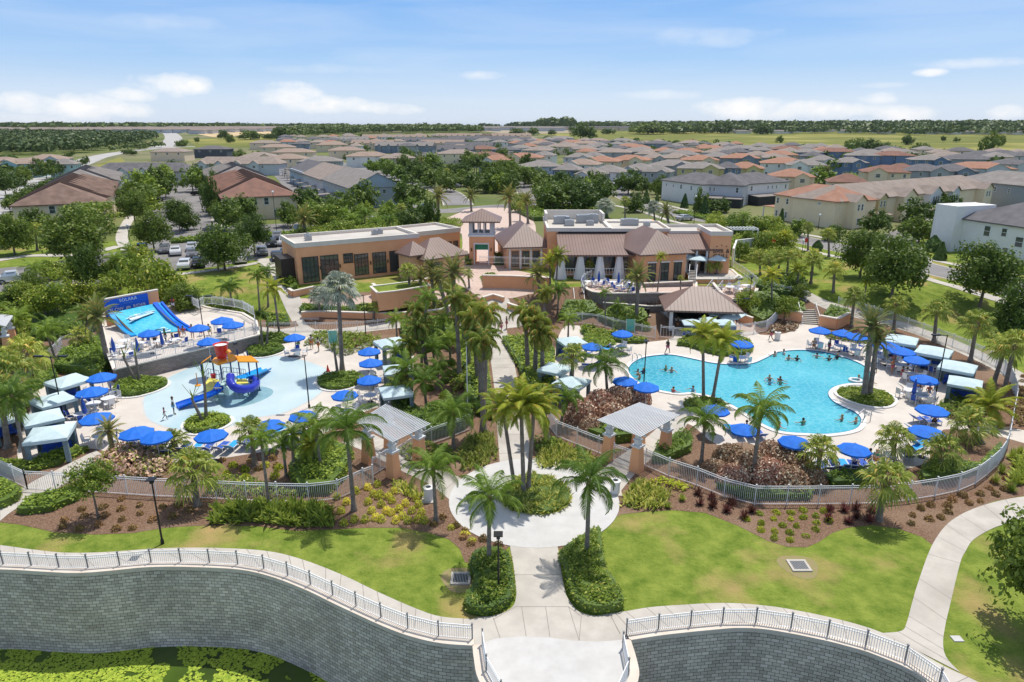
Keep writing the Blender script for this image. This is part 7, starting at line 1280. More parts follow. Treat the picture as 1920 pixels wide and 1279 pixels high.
scatter('tuft', [(1680, 960), (1760, 945), (1840, 920), (1880, 890), (1900, 915), (1860, 935), (1800, 955), (1765, 985), (1700, 985)], 42, .3, .38, 'small brown tuft', 'small tufts in the mulch', 'beside the curving path', .9)
scatter('tuft', [(880, 1030), (850, 1000), (800, 985), (830, 960), (860, 985), (900, 1010), (950, 1020), (950, 1038), (900, 1040)], 12, .3, .35, 'small brown tuft', 'small tufts in the mulch', 'left of the round plaza', .8)
scatter('croton', [(842, 985), (860, 990), (900, 1015), (890, 1025), (850, 1005)], 5, .3, .3, 'low yellow green plant', 'low yellow green plants', 'left of the round plaza', .8)
scatter('green', [(400, 880), (470, 870), (530, 880), (520, 900), (420, 905)], 14, .4, .45, 'small green shrub', 'small green shrubs in rows', 'between splash deck and fence', 1.2)
scatter('tuft', [(400, 865), (470, 860), (530, 860), (520, 880), (400, 885)], 12, .35, .4, 'small brown tuft', 'small tufts in the mulch', 'below the splash deck loungers', 1.2)
scatter('grassy', [(1860, 905), (1905, 850), (1980, 830), (1980, 915), (1900, 925)], 16, .5, .6, 'green grass clump', 'grass clumps', 'outside the right fence', 1.2)
scatter('round', [(790, 690), (850, 670), (870, 720), (840, 760), (800, 740)], 7, .6, .7, 'small round green bush', 'small round bushes', 'on the mulch left of the palms', 1.6, 'shrub')
scatter('grassy', [(1180, 905), (1250, 935), (1290, 930), (1270, 955), (1200, 958)], 16, .4, .45, 'green grass clump', 'grass clumps', 'below the pool pergola', .9)
scatter('tuft', [(1905, 700), (1990, 740), (2000, 790), (1915, 780), (1890, 740)], 16, .4, .45, 'small brown tuft', 'small tufts in the mulch', 'outside the fence at the right edge', 1.2)
scatter('round', [(1120, 590), (1200, 600), (1215, 620), (1170, 625)], 5, .9, 1.1, 'dark round bush', 'small round bushes', 'left of the pool bar', 1.6, 'shrub')
for L_ in PK.values():
    for k in L_: k.close()
for L_ in list(TK.values()) + list(BK.values()):
    for k in L_: k.close()
# ---------------------------------------------------------------- distant woods
def woods(label, px, n, hmin, hmax, rmin, rmax, nq=46, m='wood'):
    xy = [(p.x, p.y) for p in px2xy(px)]; xs = [p[0] for p in xy]; ys = [p[1] for p in xy]; mb = MB(); c = 0; tries = 0
    while c < n and tries < n * 40:
        tries += 1; x, y = U(min(xs), max(xs)), U(min(ys), max(ys))
        if not inside(x, y, xy): continue
        c += 1; h = U(hmin, hmax); r_ = U(rmin, rmax); z0 = G(y); s0 = r_ * .3
        for _ in range(nq):
            d = rv(); d.z = abs(d.z) * .9 + U(-.35, .1); p = Vector((x + d.x * r_, y + d.y * r_, z0 + h * .52 + d.z * h * .48)); nn = (d + rv() * .6).normalized(); a = nn.orthogonal().normalized(); b = nn.cross(a); s = s0 * U(.6, 1.2); k = len(mb.v)
            mb.v += [tuple(p - a * s), tuple(p + b * s * .7), tuple(p + a * s), tuple(p - b * s * .7)]; mb.f.append((k, k + 1, k + 2, k + 3))
    stuff(mb.build('distant_woods', LT[m]), label, 'woods')
woods('dense woodland behind the pale left houses', [(-200, 292), (60, 292), (120, 288), (150, 290), (200, 280), (280, 268), (302, 262), (280, 256), (200, 255), (100, 253), (-200, 253)], 1500, 7, 11, 4, 7)
woods('dark tree belt behind the middle terraces', [(520, 262), (600, 256), (700, 251), (820, 250), (905, 250), (905, 246), (760, 244), (600, 245), (545, 250), (520, 255)], 700, 9, 14, 6, 9)
woods('dark wooded ridge along the right skyline', [(1050, 241.5), (1300, 243), (1700, 244), (2300, 247), (2300, 240), (1700, 238.8), (1300, 238.5), (1100, 238.5), (960, 239)], 2600, 14, 22, 14, 26, 30)
woods('tree belt on the far middle skyline', [(630, 241), (700, 241), (800, 240), (900, 241), (960, 241), (1060, 243), (1060, 239), (800, 238.6), (640, 239.2)], 1100, 12, 20, 14, 26, 30)
woods('hazy wooded skyline at the far left', [(-300, 246), (100, 246), (300, 244), (500, 242), (640, 242), (640, 238.6), (300, 239), (-300, 239.5)], 2600, 8, 14, 14, 34, 24)
woods('taller dark wood at the right end of the skyline', [(1500, 246.5), (1750, 248), (2300, 251), (2300, 247), (1750, 245), (1500, 244.5)], 420, 14, 20, 9, 15, 40)
woods('clump of tall dark trees on the middle skyline', [(1010, 243.5), (1075, 243.5), (1070, 240.8), (1015, 240.8)], 60, 22, 32, 12, 20)
woods('scattered garden trees between the far houses', [(640, 300), (900, 300), (1240, 300), (1500, 330), (1900, 345), (1900, 300), (1500, 280), (1200, 268), (900, 262), (640, 262)], 330, 4, 8, 2.4, 4.6, 60, 'oak')
woods('trees along the right pasture edge', [(1200, 252), (1400, 252), (1700, 254), (2100, 256), (2100, 250), (1700, 248), (1200, 247)], 160, 9, 14, 8, 14)
woods('green strip of trees left of the boulevard', [(205, 286), (290, 282), (320, 276), (260, 276), (230, 280)], 24, 4, 7, 3, 5)
woods('trees before the left rows', [(0, 300), (60, 325), (0, 345), (-60, 330)], 30, 5, 7, 3, 5, 60, 'oak')
# low white roofs along the far pasture edge and the far town
def fartown(label, px, n, w0, w1, m, h=5, roof='gray'):
    xy = [(p.x, p.y) for p in px2xy(px)]; xs = [p[0] for p in xy]; ys = [p[1] for p in xy]; mb = MB(); rf = MB(); c = 0
    for _ in range(n * 30):
        if c >= n: break
        x, y = U(min(xs), max(xs)), U(min(ys), max(ys))
        if not inside(x, y, xy): continue
        c += 1; w = U(w0, w1); d = U(.5, .8) * w; g = G(y); mb.box((x, y, g + h / 2), (w, d, h)); hip(rf, x - w / 2, x + w / 2, y - d / 2, y + d / 2, g + h, 2, 1)
    o = mb.build('distant_town', m); stuff(o, label, 'distant houses'); q = rf.build('distant_roofs', RM[roof], o); q['kind'] = 'stuff'
fartown('low white farm and mobile homes before the right ridge', [(1330, 250.5), (1700, 251.5), (1920, 253), (2100, 254), (2100, 249.5), (1700, 247.8), (1330, 246.8)], 75, 14, 30, WM['white'], 4, 'gray')
fartown('distant housing estate under the middle skyline', [(600, 248), (700, 246), (860, 246), (1000, 247), (1060, 246), (1060, 243), (860, 242), (640, 243)], 330, 14, 24, WM['lightgray'], 6, 'gray')
fartown('distant pale houses before the right ridge', [(1030, 244.5), (1300, 246), (1300, 243.5), (1050, 242)], 130, 12, 22, WM['beige'], 6, 'slate')
fartown('distant hazy town at the far left', [(-200, 250), (300, 250), (380, 252), (560, 245), (640, 246), (640, 242), (300, 243), (-200, 244)], 900, 14, 28, WM['lightgray'], 6, 'taupe')
# ================================================================ pool furniture
def M(n, c, r=.6, **k): return mat(n, c, r, **k)
M_blue = M('canvas_blue', (0.008, 0.135, 0.60), .75, c2=(0.012, 0.165, 0.68), scale=3); M_blue2 = M('sling_blue', (0.02, 0.07, 0.36), .7, c2=(0.03, .1, .45), scale=6); M_sky2 = M('sling_light_blue', (0.02, 0.33, 0.70), .7); M_pale = M('canvas_pale', (0.50, 0.62, 0.64), .75, c2=(.55, .67, .69), scale=2); M_cabf = M('cabana_grey', (0.15, 0.21, 0.235), .7, c2=(.19, .26, .28), scale=2); M_plast = M('white_resin', (0.74, 0.74, 0.74), .45)
DZ = 0.036
def gz(p, off=DZ): return Vector((p.x, p.y, G(p.y) + off))
def under(u, v, h):
    y = 60.0
    for _ in range(30): p = P(u, v, G(y) + h); y = .5 * y + .5 * p.y
    return gz(p)
def canopy(r, h, z, n=8, val=.13, m=None, sq=False):
    q = MB(); rr = r * (1.12 if n == 4 else 1)
    q.v = [(0, 0, z + h)]
    for s, zz in ((.5, z + h * .56), (1, z), (1.005, z - val)):
        for k in range(2 * n):
            a = pi * k / n; f = s * (1 if k % 2 == 0 else (cos(pi / n) * (.985 if s == 1 else 1))); q.v.append((rr * f * cos(a), rr * f * sin(a), zz - (.03 * s if k % 2 else 0)))
    N = 2 * n
    for k in range(N): q.f.append((0, 1 + k, 1 + (k + 1) % N))
    for L_ in range(2):
        for k in range(N): q.f.append((1 + L_ * N + k, 1 + (L_ + 1) * N + k, 1 + (L_ + 1) * N + (k + 1) % N, 1 + L_ * N + (k + 1) % N))
    return q
def mkumb(m, n=8, r=1.36, z=2.2):
    R0 = empty('umbrella'); canopy(r, .5, z, n).build('canopy', m, R0); q = MB(); q.tube([(0, 0, 0), (0, 0, z + .6)], .03, 6); q.build('pole', M_wtrim, R0); q = MB(); q.lathe([(.28, 0), (.28, .08), (.06, .12)], n=12); q.build('base', M_black, R0)
    q = MB()
    for k in range(n): a = 2 * pi * k / n; q.bar((0, 0, z + .12), (r * .9 * cos(a), r * .9 * sin(a), z + .03), .018)
    q.build('ribs', M_wtrim, R0); return Kind(R0)
KU = mkumb(M_blue); KP = mkumb(M_pale, 4, 1.5, 2.3); KC = empty('umbrella'); q = MB(); q.lathe([(.05, .9), (.2, 1.1), (.15, 1.9), (.04, 2.45)], n=8); q.build('folded_canopy', M_blue2, KC); q = MB(); q.tube([(0, 0, 0), (0, 0, 2.55)], .03, 6); q.build('pole', M_wtrim, KC); KC = Kind(KC)
# table, chair, lounger
t = empty('table'); q = MB(); q.lathe([(0, .74), (.62, .74), (.62, .70), (0, .70)], n=16); q.build('table_top', M_plast, t); q = MB(); q.tube([(0, 0, .04), (0, 0, .7)], .04, 6)
for k in range(4): q.bar((0, 0, .3), (.38 * cos(k * pi / 2), .38 * sin(k * pi / 2), 0), .04)
q.build('pedestal', M_plast, t); KT = Kind(t)
def mkchair(ms):
    t = empty('chair'); q = MB(); q.box((0, 0, .44), (.5, .48, .04)); q.build('seat', ms, t); q = MB(); q.box((0, .25, .74), (.48, .04, .55), rx=radians(-10)); q.build('backrest', ms, t); q = MB()
    for s in (-1, 1): q.bar((s * .25, -.22, 0), (s * .25, -.22, .64), .035); q.bar((s * .25, .22, 0), (s * .25, .3, 1.0), .035); q.bar((s * .25, -.22, .64), (s * .25, .25, .64), .04)
    q.build('frame', M_plast, t); return Kind(t)
KCH = mkchair(M_plast); KCB = mkchair(M_blue2)
def mklounge(ms):
    t = empty('sun_lounger'); q = MB(); q.box((0, .35, .34), (.6, 1.3, .05)); q.build('seat_sling', ms, t); q = MB(); q.box((0, -.6, .56), (.6, .75, .05), rx=radians(-38)); q.build('back_sling', ms, t); q = MB()
    for s in (-1, 1): q.bar((s * .32, 1.0, .33), (s * .32, -.3, .33), .05); q.bar((s * .32, -.3, .33), (s * .32, -.9, .82), .05); [q.bar((s * .32, y, .33), (s * .32, y, 0), .05) for y in (.9, -.25)]
    q.bar((-.32, -.9, .82), (.32, -.9, .82), .05); q.bar((-.32, 1, .33), (.32, 1, .33), .05); q.build('frame', M_plast, t); return Kind(t)
KL = mklounge(M_blue2); KLW = mklounge(M_plast); KLS = mklounge(M_sky2)
def chairs_at(p, n, r0=.95, place=None, kinds=None):
    a0 = U(0, 6.28); o = KT.put(p, 0); lab(o, 'round white patio table', 'table', 'tables on the pool decks', place=place)
    for i in range(n):
        a = a0 + 2 * pi * i / n + U(-.15, .15); r = r0 + U(-.1, .15); o = random.choice(kinds or (KCH, KCH, KCB)).put((p.x + cos(a) * r, p.y + sin(a) * r, p.z), a - pi / 2 + U(-.3, .3)); lab(o, 'patio chair', 'chair', 'chairs round the patio tables', place=place)
UMB = [(189, 704, 52, 4), (171, 731, 56, 0), (180, 780, 60, 4), (255, 807, 62, 0), (292, 815, 56, 0), (395, 812, 60, 0), (646, 737, 50, 4), (692, 709, 47, 4), (695, 677, 46, 4), (692, 656, 44, 0), (552, 630, 40, 4), (505, 793, 40, 0), (568, 776, 44, 4),
 (1111, 647, 40, 0), (1167, 623, 40, 3), (1172, 711, 46, 0), (1212, 722, 50, 0), (1392, 642, 42, 4), (1538, 617, 40, 4), (1581, 622, 38, 4), (1608, 629, 38, 4), (1652, 642, 38, 4), (1668, 646, 36, 0), (1693, 656, 46, 4), (1719, 672, 46, 4), (1734, 708, 50, 4), (1749, 765, 58, 0), (1738, 805, 62, 0), (1602, 838, 60, 0), (1490, 824, 52, 0), (1395, 801, 46, 0), (1342, 765, 34, 0)]
for (u, v, w, nc) in UMB:
    p = under(u, v, 2.45); o = KU.put(p, U(0, 1), min(1.18, max(.88, pxw(p, w) / 2.72))); o.scale.z = 1; lab(o, 'open royal blue umbrella', 'umbrella', 'blue umbrellas on the pool decks', at=(u, v))
    if nc: chairs_at(p, nc)
def dz_deck(u, v, z): return P(u, v, z)
ZF = 1.6
for (u, v, w) in ((279, 622, 34), (390, 637, 36), (416, 598, 42), (436, 606, 40), (372, 612, 36)):
    p = P(u, v, ZF + 2.45); p.z = ZF + .01; o = KU.put(p, U(0, 1), min(1.1, max(.85, pxw(p, w) / 2.72))); o.scale.z = 1; lab(o, 'open royal blue umbrella', 'umbrella', 'blue umbrellas on the surf deck', at=(u, v), place='on the surf ride deck')
for (u, v, z) in ((212, 648, ZF), (257, 648, ZF), (303, 636, ZF), (157, 763, 0), (1715, 727, 0), (1125, 668, 0)):
    p = P(u, v, z + 1.6); p.z = z + .02; lab(KC.put(p), 'folded dark blue umbrella', 'umbrella', 'folded umbrellas', at=(u, v))
for (u, v, z, w) in ((1298, 600, 0, 36), (1330, 596, 0, 36), (1360, 600, 0, 38), (1345, 582, .6, 34), (1366, 588, .4, 34)):
    p = P(u, v, z + 2.5) if z > 1 else under(u, v, 2.5 + 0); o = KP.put(p, .7, .92); lab(o, 'pale blue square umbrella', 'umbrella', 'pale umbrellas', at=(u, v), place='beside the pool bar'); chairs_at(p, 3, place='beside the pool bar', kinds=(KCB,))
for (u, v) in ((1291, 480), (1310, 482), (1327, 474), (1346, 482)):
    p = P(u, v, 3.65 + 2.5); p.z = 3.62; o = KP.put(p, .4, (1.05, 1.05, 1)); lab(o, 'pale white umbrella', 'umbrella', 'pale umbrellas', at=(u, v), place='on the upper dining terrace')
for (u, v) in ((1104, 537), (1122, 537), (1150, 538), (1162, 545), (1185, 540), (1182, 548)): p = P(u, v, 3.2); p.z = 3.22; chairs_at(p, 4, place='on the patio below the drapes', kinds=(KCB, KCB, KCH))
for (u, v) in ((1123, 520), (1160, 522)):
    p = P(u, v, 4.8); p.z = 3.22; o = KC.put(p); lab(o, 'folded teal umbrella', 'umbrella', 'folded umbrellas', at=(u, v), place='on the patio')
for (u, v) in ((1368, 548), (1385, 552), (1398, 545)): p = T(u, v); p.z += .08; chairs_at(p, 3, place='on the fire pit terrace', kinds=(KCH,))
for (u, v) in ((235, 650), (262, 655), (240, 672), (300, 650), (330, 648), (420, 625), (440, 618), (225, 662)): p = P(u, v, ZF); p.z = ZF + .01; chairs_at(p, 3, place='on the surf ride deck')
for (u, v) in ((185, 745), (178, 770), (155, 790), (1660, 672), (1630, 660), (1705, 745), (1725, 755), (1755, 700), (1690, 690), (205, 760)): chairs_at(gz(T(u, v)), 3)
LOU = [(345, 848, 5, 0), (368, 848, 0, 1), (390, 847, 0, 0), (414, 846, -5, 0), (435, 844, -5, 1), (462, 838, -8, 0), (300, 850, 10, 0), (318, 853, 5, 0), (282, 846, 12, 0), (505, 822, -20, 1), (520, 815, -25, 1), (540, 830, -20, 0), (480, 838, -10, 1), (250, 838, 20, 0), (265, 844, 20, 2),
 (1130, 655, 60, 2), (1142, 660, 60, 1), (1152, 655, 40, 2), (1100, 668, 70, 0), (1085, 660, 90, 0), (1108, 690, 80, 0), (1385, 818, 10, 0), (1405, 820, 5, 0), (1425, 822, 0, 0), (1372, 812, 10, 1), (1500, 870, 0, 2), (1520, 880, 0, 2), (1545, 884, 0, 0), (1565, 882, -5, 0), (1582, 880, -8, 1), (1600, 882, -8, 0), (1620, 880, -10, 0), (1640, 878, -10, 2), (1655, 872, -12, 2), (1668, 865, -12, 2), (1700, 862, -15, 0), (1712, 848, -60, 1), (1722, 838, -60, 1), (1728, 826, -60, 0), (1722, 792, -80, 0), (1742, 797, -80, 0), (1715, 812, -80, 1), (740, 757, 80, 0), (1700, 735, -90, 2), (135, 738, 100, 2), (140, 800, 100, 2)]
for (u, v, a, k) in LOU:
    p = gz(T(u, v)); o = (KL, KLS, KLW)[k].put(p, radians(a + U(-6, 6))); lab(o, ('navy', 'light blue', 'white')[k] + ' sun lounger', 'sun lounger', 'sun loungers', at=(u, v))
# cabanas
c = empty('cabana'); q = canopy(2.05, .55, 2.35, 4, .28); q.build('canopy', M_pale, c).rotation_euler = (0, 0, pi / 4); q = MB(); s_ = 1.5
for a, b in ((-1, -1), (1, -1), (1, 1), (-1, 1)): q2 = MB(); q2.box((a * s_, b * s_, 1.15), (.1, .1, 2.3)); q2.build('post', M_cabf, c); q2 = MB(); q2.box((a * (s_ - .14), b * s_ * .98, 1.15), (.36, .1, 2.2), taper=1.0); q2.box((a * s_ * .98, b * (s_ - .2), 1.15), (.1, .34, 2.2)); q2.build('curtain', M_cabf, c)
q.v = []; q.f = []
for k, (a, b) in enumerate(((0, -1), (1, 0), (0, 1), (-1, 0))): q.box((a * s_, b * s_, 2.25), (.08 if a else 3.0, .08 if b else 3.0, .22))
q.build('frame', M_cabf, c); q = MB(); q.box((0, s_ - .03, 1.1), (2.9, .05, 2.2)); q.build('back_curtain', M_cabf, c); q = MB(); q.box((0, .8, .35), (2.2, .9, .2)); q.box((0, 1.25, .62), (2.2, .15, .5)); q.box((-1.0, .8, .15), (.1, .8, .3)); q.box((1.0, .8, .15), (.1, .8, .3)); q.build('day_bed', M_blue2, c); KB = Kind(c)
for (u, v, a, wp) in ((127, 706, 60, 66), (97, 738, 55, 66), (77, 770, 40, 66), (91, 802, 20, 78), (733, 637, -60, 58), (745, 682, -75, 50), (742, 722, -70, 56), (1072, 630, 20, 46), (1042, 680, 60, 50), (1072, 706, 60, 62), (1691, 632, -35, 58), (1752, 654, -40, 62), (1797, 681, -40, 64), (1812, 706, -35, 58), (2, 770, 60, 60)):
    p = under(u, v, 2.6); lab(KB.put(p, radians(a), min(1.1, max(.85, pxw(p, wp) / 3.6))), 'pale blue curtained cabana', 'cabana', 'cabanas round the pool decks', at=(u, v))
for k in (KU, KP, KC, KT, KCH, KCB, KL, KLW, KLS, KB): k.close()
# ---------------------------------------------------------------- people
SK = [M('skin_light', (.55, .34, .24), .6), M('skin_tan', (.38, .21, .13), .6), M('skin_dark', (.12, .065, .04), .6)]; HA = [M('hair_dark', (.02, .014, .01), .7), M('hair_brown', (.1, .05, .025), .7), M('hair_fair', (.35, .24, .11), .7)]
CLO = [('navy', (.02, .03, .12)), ('red', (.5, .03, .03)), ('white', (.7, .7, .7)), ('pink', (.6, .12, .2)), ('black', (.015, .015, .015)), ('green', (.04, .25, .12)), ('orange', (.6, .2, .04)), ('light blue', (.15, .4, .6))]
CM = [M('cloth_' + n.replace(' ', '_'), c, .8) for n, c in CLO]
def skin(nodes, edges, rad, m, name):
    me = bpy.data.meshes.new(name); me.from_pydata(nodes, edges, []); o = bpy.data.objects.new(name, me); COL.objects.link(o); md = o.modifiers.new('s', 'SKIN'); me.skin_vertices[0].data[0].use_root = True
    for i, r in enumerate(rad): me.skin_vertices[0].data[i].radius = (r, r)
    o.modifiers.new('sub', 'SUBSURF').levels = 1; m2 = bpy.data.meshes.new_from_object(o.evaluated_get(bpy.context.evaluated_depsgraph_get())); bpy.data.objects.remove(o); m2.materials.clear(); m2.materials.append(m)
    for pl in m2.polygons: pl.use_smooth = True
    o = bpy.data.objects.new(name, m2); COL.objects.link(o); return o
def figure(pose):
    """joints in metres; z up, facing -y"""
    J = {'pel': (0, 0, .95), 'wa': (0, 0, 1.1), 'ch': (0, 0, 1.32), 'ne': (0, 0, 1.48), 'he': (0, -.02, 1.6), 'top': (0, -.01, 1.7)}
    for s, n in ((-1, 'l'), (1, 'r')): J.update({'sh' + n: (s * .19, 0, 1.42), 'el' + n: (s * .26, .03, 1.15), 'ha' + n: (s * .26, -.05, .92), 'hi' + n: (s * .1, 0, .9), 'kn' + n: (s * .11, -.02, .5), 'an' + n: (s * .11, .02, .09), 'to' + n: (s * .12, -.16, .04)})
    if pose == 'walk': J.update({'knl': (-.1, -.2, .52), 'anl': (-.1, -.22, .12), 'tol': (-.1, -.38, .08), 'knr': (.1, .06, .5), 'anr': (.1, .3, .16), 'tor': (.1, .26, .03), 'hal': (-.26, .14, .95), 'har': (.26, -.24, .98)})
    if pose == 'swim': J.update({'ell': (-.42, -.15, 1.3), 'hal': (-.5, -.42, 1.3), 'elr': (.42, -.1, 1.28), 'har': (.55, -.35, 1.28)})
    if pose == 'sit':
        J.update({k: (v[0], v[1], v[2] - .45) for k, v in J.items()}); J.update({'knl': (-.14, -.46, .5), 'knr': (.14, -.46, .5), 'anl': (-.14, -.48, .1), 'anr': (.14, -.48, .1), 'tol': (-.14, -.62, .05), 'tor': (.14, -.62, .05), 'hal': (-.2, -.34, .6), 'har': (.2, -.34, .6), 'hil': (-.1, -.04, .48), 'hir': (.1, -.04, .48)})
    N = list(J); V = [J[n] for n in N]; rd = {'pel': .13, 'wa': .115, 'ch': .135, 'ne': .055, 'he': .095, 'top': .07, 'sh': .06, 'el': .042, 'ha': .03, 'hi': .085, 'kn': .058, 'an': .04, 'to': .035}
    Rr = [rd.get(n, rd.get(n[:2], .05)) for n in N]; E = [('pel', 'wa'), ('wa', 'ch'), ('ch', 'ne'), ('ne', 'he'), ('he', 'top')]
    for n in 'lr': E += [('ch', 'sh' + n), ('sh' + n, 'el' + n), ('el' + n, 'ha' + n), ('pel', 'hi' + n), ('hi' + n, 'kn' + n), ('kn' + n, 'an' + n), ('an' + n, 'to' + n)]
    for n in 'lr':      # five fingers
        e, h = Vector(J['el' + n]), Vector(J['ha' + n]); d = (h - e).normalized(); sd_ = d.cross(Vector((0, 0, 1)))
        sd_ = sd_.normalized() if sd_.length > .1 else Vector((0, 1, 0))
        for i in range(5): o_ = sd_ * (.032 - .016 * i); k = 'f%s%d' % (n, i); L_ = (.05, .085, .095, .088, .07)[i]; V.append(tuple(h + d * L_ * (.6 if i == 0 else 1) + o_ * (1.7 if i == 0 else 1))); N.append(k); Rr.append(.009); E.append(('ha' + n, k))
    ix = {n: i for i, n in enumerate(N)}; body = skin(V, [(ix[a], ix[b]) for a, b in E], Rr, SK[0], 'person')
    sh = skin([J['pel'], J['hil'], J['hir'], tuple(Vector(J['hil']).lerp(Vector(J['knl']), .55)), tuple(Vector(J['hir']).lerp(Vector(J['knr']), .55))], [(0, 1), (0, 2), (1, 3), (2, 4)], [.145, .1, .1, .09, .09], CM[0], 'shorts'); sh.parent = body
    st = skin([J['wa'], J['ch'], J['shl'], J['shr'], tuple(Vector(J['shl']).lerp(Vector(J['ell']), .5)), tuple(Vector(J['shr']).lerp(Vector(J['elr']), .5))], [(0, 1), (1, 2), (1, 3), (2, 4), (3, 5)], [.13, .15, .075, .075, .06, .06], CM[1], 'shirt'); st.parent = body
    q = MB(); hx, hy, hz_ = J['he']; q.lathe([(.0, .15), (.07, .135), (.108, .07), (.11, 0), (.09, -.04)], (hx, hy + .015, hz_ + .02), 12); q.build('hair', HA[0], body, smooth=True)
    q = MB(); fx = hy - .1
    q.box((hx, fx - .005, hz_), (.02, .035, .04)); q.box((hx - .035, fx + .012, hz_ + .02), (.02, .01, .01)); q.box((hx + .035, fx + .012, hz_ + .02), (.02, .01, .01)); q.box((hx, fx + .008, hz_ - .045), (.04, .01, .008)); q.box((hx - .098, hy, hz_), (.02, .03, .05)); q.box((hx + .098, hy, hz_), (.02, .03, .05)); q.build('face', SK[1], body); return Kind(body)
FG = {k: figure(k) for k in ('stand', 'walk', 'swim', 'sit')}
def person(k, u, v, z=None, ci=None, place=None, sc=1.0, z0=None):
    p = T(u, v) if z is None else P(u, v, z); zz = {'swim': -1.12}.get(k, 0) + (p.z if z is None else z) + .04
    o = FG[k].put((p.x, p.y, zz), U(0, 6.28), sc); ci = random.randrange(len(CLO)) if ci is None else ci; cj = random.randrange(len(CLO)); si = random.choice((0, 0, 1, 1, 2))
    for x, m in [(o, SK[si])] + [(c, {'sho': CM[cj], 'shi': CM[ci] if k != 'swim' else (CM[ci] if R() < .5 else SK[si]), 'hai': random.choice(HA), 'fac': SK[si]}[c.name[:3]]) for c in o.children]: x.material_slots[0].link = 'OBJECT'; x.material_slots[0].material = m
    d = {'stand': 'standing person in %s top', 'walk': 'person walking in %s top', 'swim': 'swimmer', 'sit': 'seated person in %s top'}[k]
    lab(o, d % CLO[ci][0] if '%' in d else d, 'person', 'people at the pools', at=(u, v), place=place); return o
for (u, v) in ((1196, 703), (1206, 701), (1199, 712), (1248, 696), (1259, 699), (1262, 737), (1299, 735), (1452, 669), (1469, 665), (1478, 676), (1494, 677), (1531, 672), (1554, 677), (1569, 674), (1442, 714), (1443, 722), (1462, 717), (1463, 722), (1578, 790), (1604, 795), (1633, 712), (1630, 722), (1460, 803), (1505, 797), (1609, 714)): person('swim', u, v, 0)
for a in (('walk', 1251, 664, 4), ('stand', 1553, 662, 2), ('walk', 1672, 692, 3), ('stand', 1671, 702, 6), ('stand', 1635, 715, 4), ('walk', 310, 788, 3), ('stand', 327, 778, 2), ('walk', 940, 625, 4), ('stand', 585, 655, 2), ('stand', 598, 660, 2), ('stand', 950, 618, 4), ('stand', 1270, 620, 4), ('walk', 1445, 640, 2)): person(a[0], a[1], a[2], ci=a[3], sc=.68 if a[1] == 310 else 1)
for (u, v) in ((292, 650), (312, 645), (325, 645), (338, 640), (362, 636), (378, 630), (270, 648), (393, 628), (345, 632)): person(random.choice(('stand', 'sit')), u, v, ZF, place='on the surf ride deck')
for (u, v) in ((1525, 655), (1700, 702), (1712, 710), (1722, 742), (1740, 745), (1600, 878), (1560, 878), (1628, 870), (1398, 815), (1415, 812), (1680, 680), (1750, 800), (1690, 710), (560, 652), (1120, 664), (1640, 872)): person('sit', u, v)
for y_ in ((326, 578, 1),): person('stand', 326, 583, 2.4, 1, place='beside the surf ride')
for k in FG.values(): k.close()
q = MB(); c = P(1604, 714, .09); q.tube([(c.x + .55 * cos(a * pi / 8), c.y + .55 * sin(a * pi / 8), .14) for a in range(17)], .15, 8, caps=False); tag(q.build('float_ring', M_plast, smooth=True), 'white inflatable ring floating beside the right pool island', 'pool float')
# ---------------------------------------------------------------- surf ride
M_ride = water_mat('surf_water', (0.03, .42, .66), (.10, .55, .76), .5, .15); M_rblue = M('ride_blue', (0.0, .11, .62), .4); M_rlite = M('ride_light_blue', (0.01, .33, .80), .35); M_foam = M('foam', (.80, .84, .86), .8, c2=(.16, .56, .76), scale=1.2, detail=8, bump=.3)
slab('surf_deck', [(215, 694), (485, 629), (480, 603), (455, 588), (392, 578), (302, 552), (205, 566), (190, 600), (200, 655)], ZF, 0, M_deck, M_stone, 'raised surf ride deck with stone wall above the splash deck', 'deck', M_trim)
sr = empty('surf_ride', P(300, 600, ZF)); o_ = sr.location.copy(); A = lambda u, v, z: P(u, v, z) - o_
tl, tr_, bl, br = A(212, 586, 3.4), A(286, 570, 3.4), A(257, 630, ZF + .1), A(343, 620, ZF + .1); N_ = 12
def surf(name, a, b, c, d, m, dip=.5, lift=0):
    q = MB(); 
    for i in range(N_ + 1):
        t = i / N_; j_ = .3 if 'foam' in name else 0; l, r_ = a.lerp(c, t) + Vector((U(-j_, j_), U(-j_, j_), 0)), b.lerp(d, t) + Vector((U(-j_, j_), U(-j_, j_), 0)); z = -dip * sin(pi * t) + lift
        q.v += [(l.x, l.y, l.z + z), (r_.x, r_.y, r_.z + z)]
    for i in range(N_): q.f.append((2 * i, 2 * i + 2, 2 * i + 3, 2 * i + 1))
    return q.build(name, m, sr, smooth=True)
surf('wave_surface', tl, tr_, bl, br, M_ride)
surf('foam_crest', tl.lerp(bl, .20).lerp(tr_.lerp(br, .20), .25), tl.lerp(bl, .12).lerp(tr_.lerp(br, .12), .92), tl.lerp(bl, .40).lerp(tr_.lerp(br, .40), .18), tl.lerp(bl, .26).lerp(tr_.lerp(br, .26), .80), M_foam, .0, -.20)
surf('foam_run', tl.lerp(bl, .86).lerp(tr_.lerp(br, .86), .35), tl.lerp(bl, .80).lerp(tr_.lerp(br, .80), .7), tl.lerp(bl, .98).lerp(tr_.lerp(br, .98), .4), tl.lerp(bl, .98).lerp(tr_.lerp(br, .98), .8), M_foam, .0, -.05)
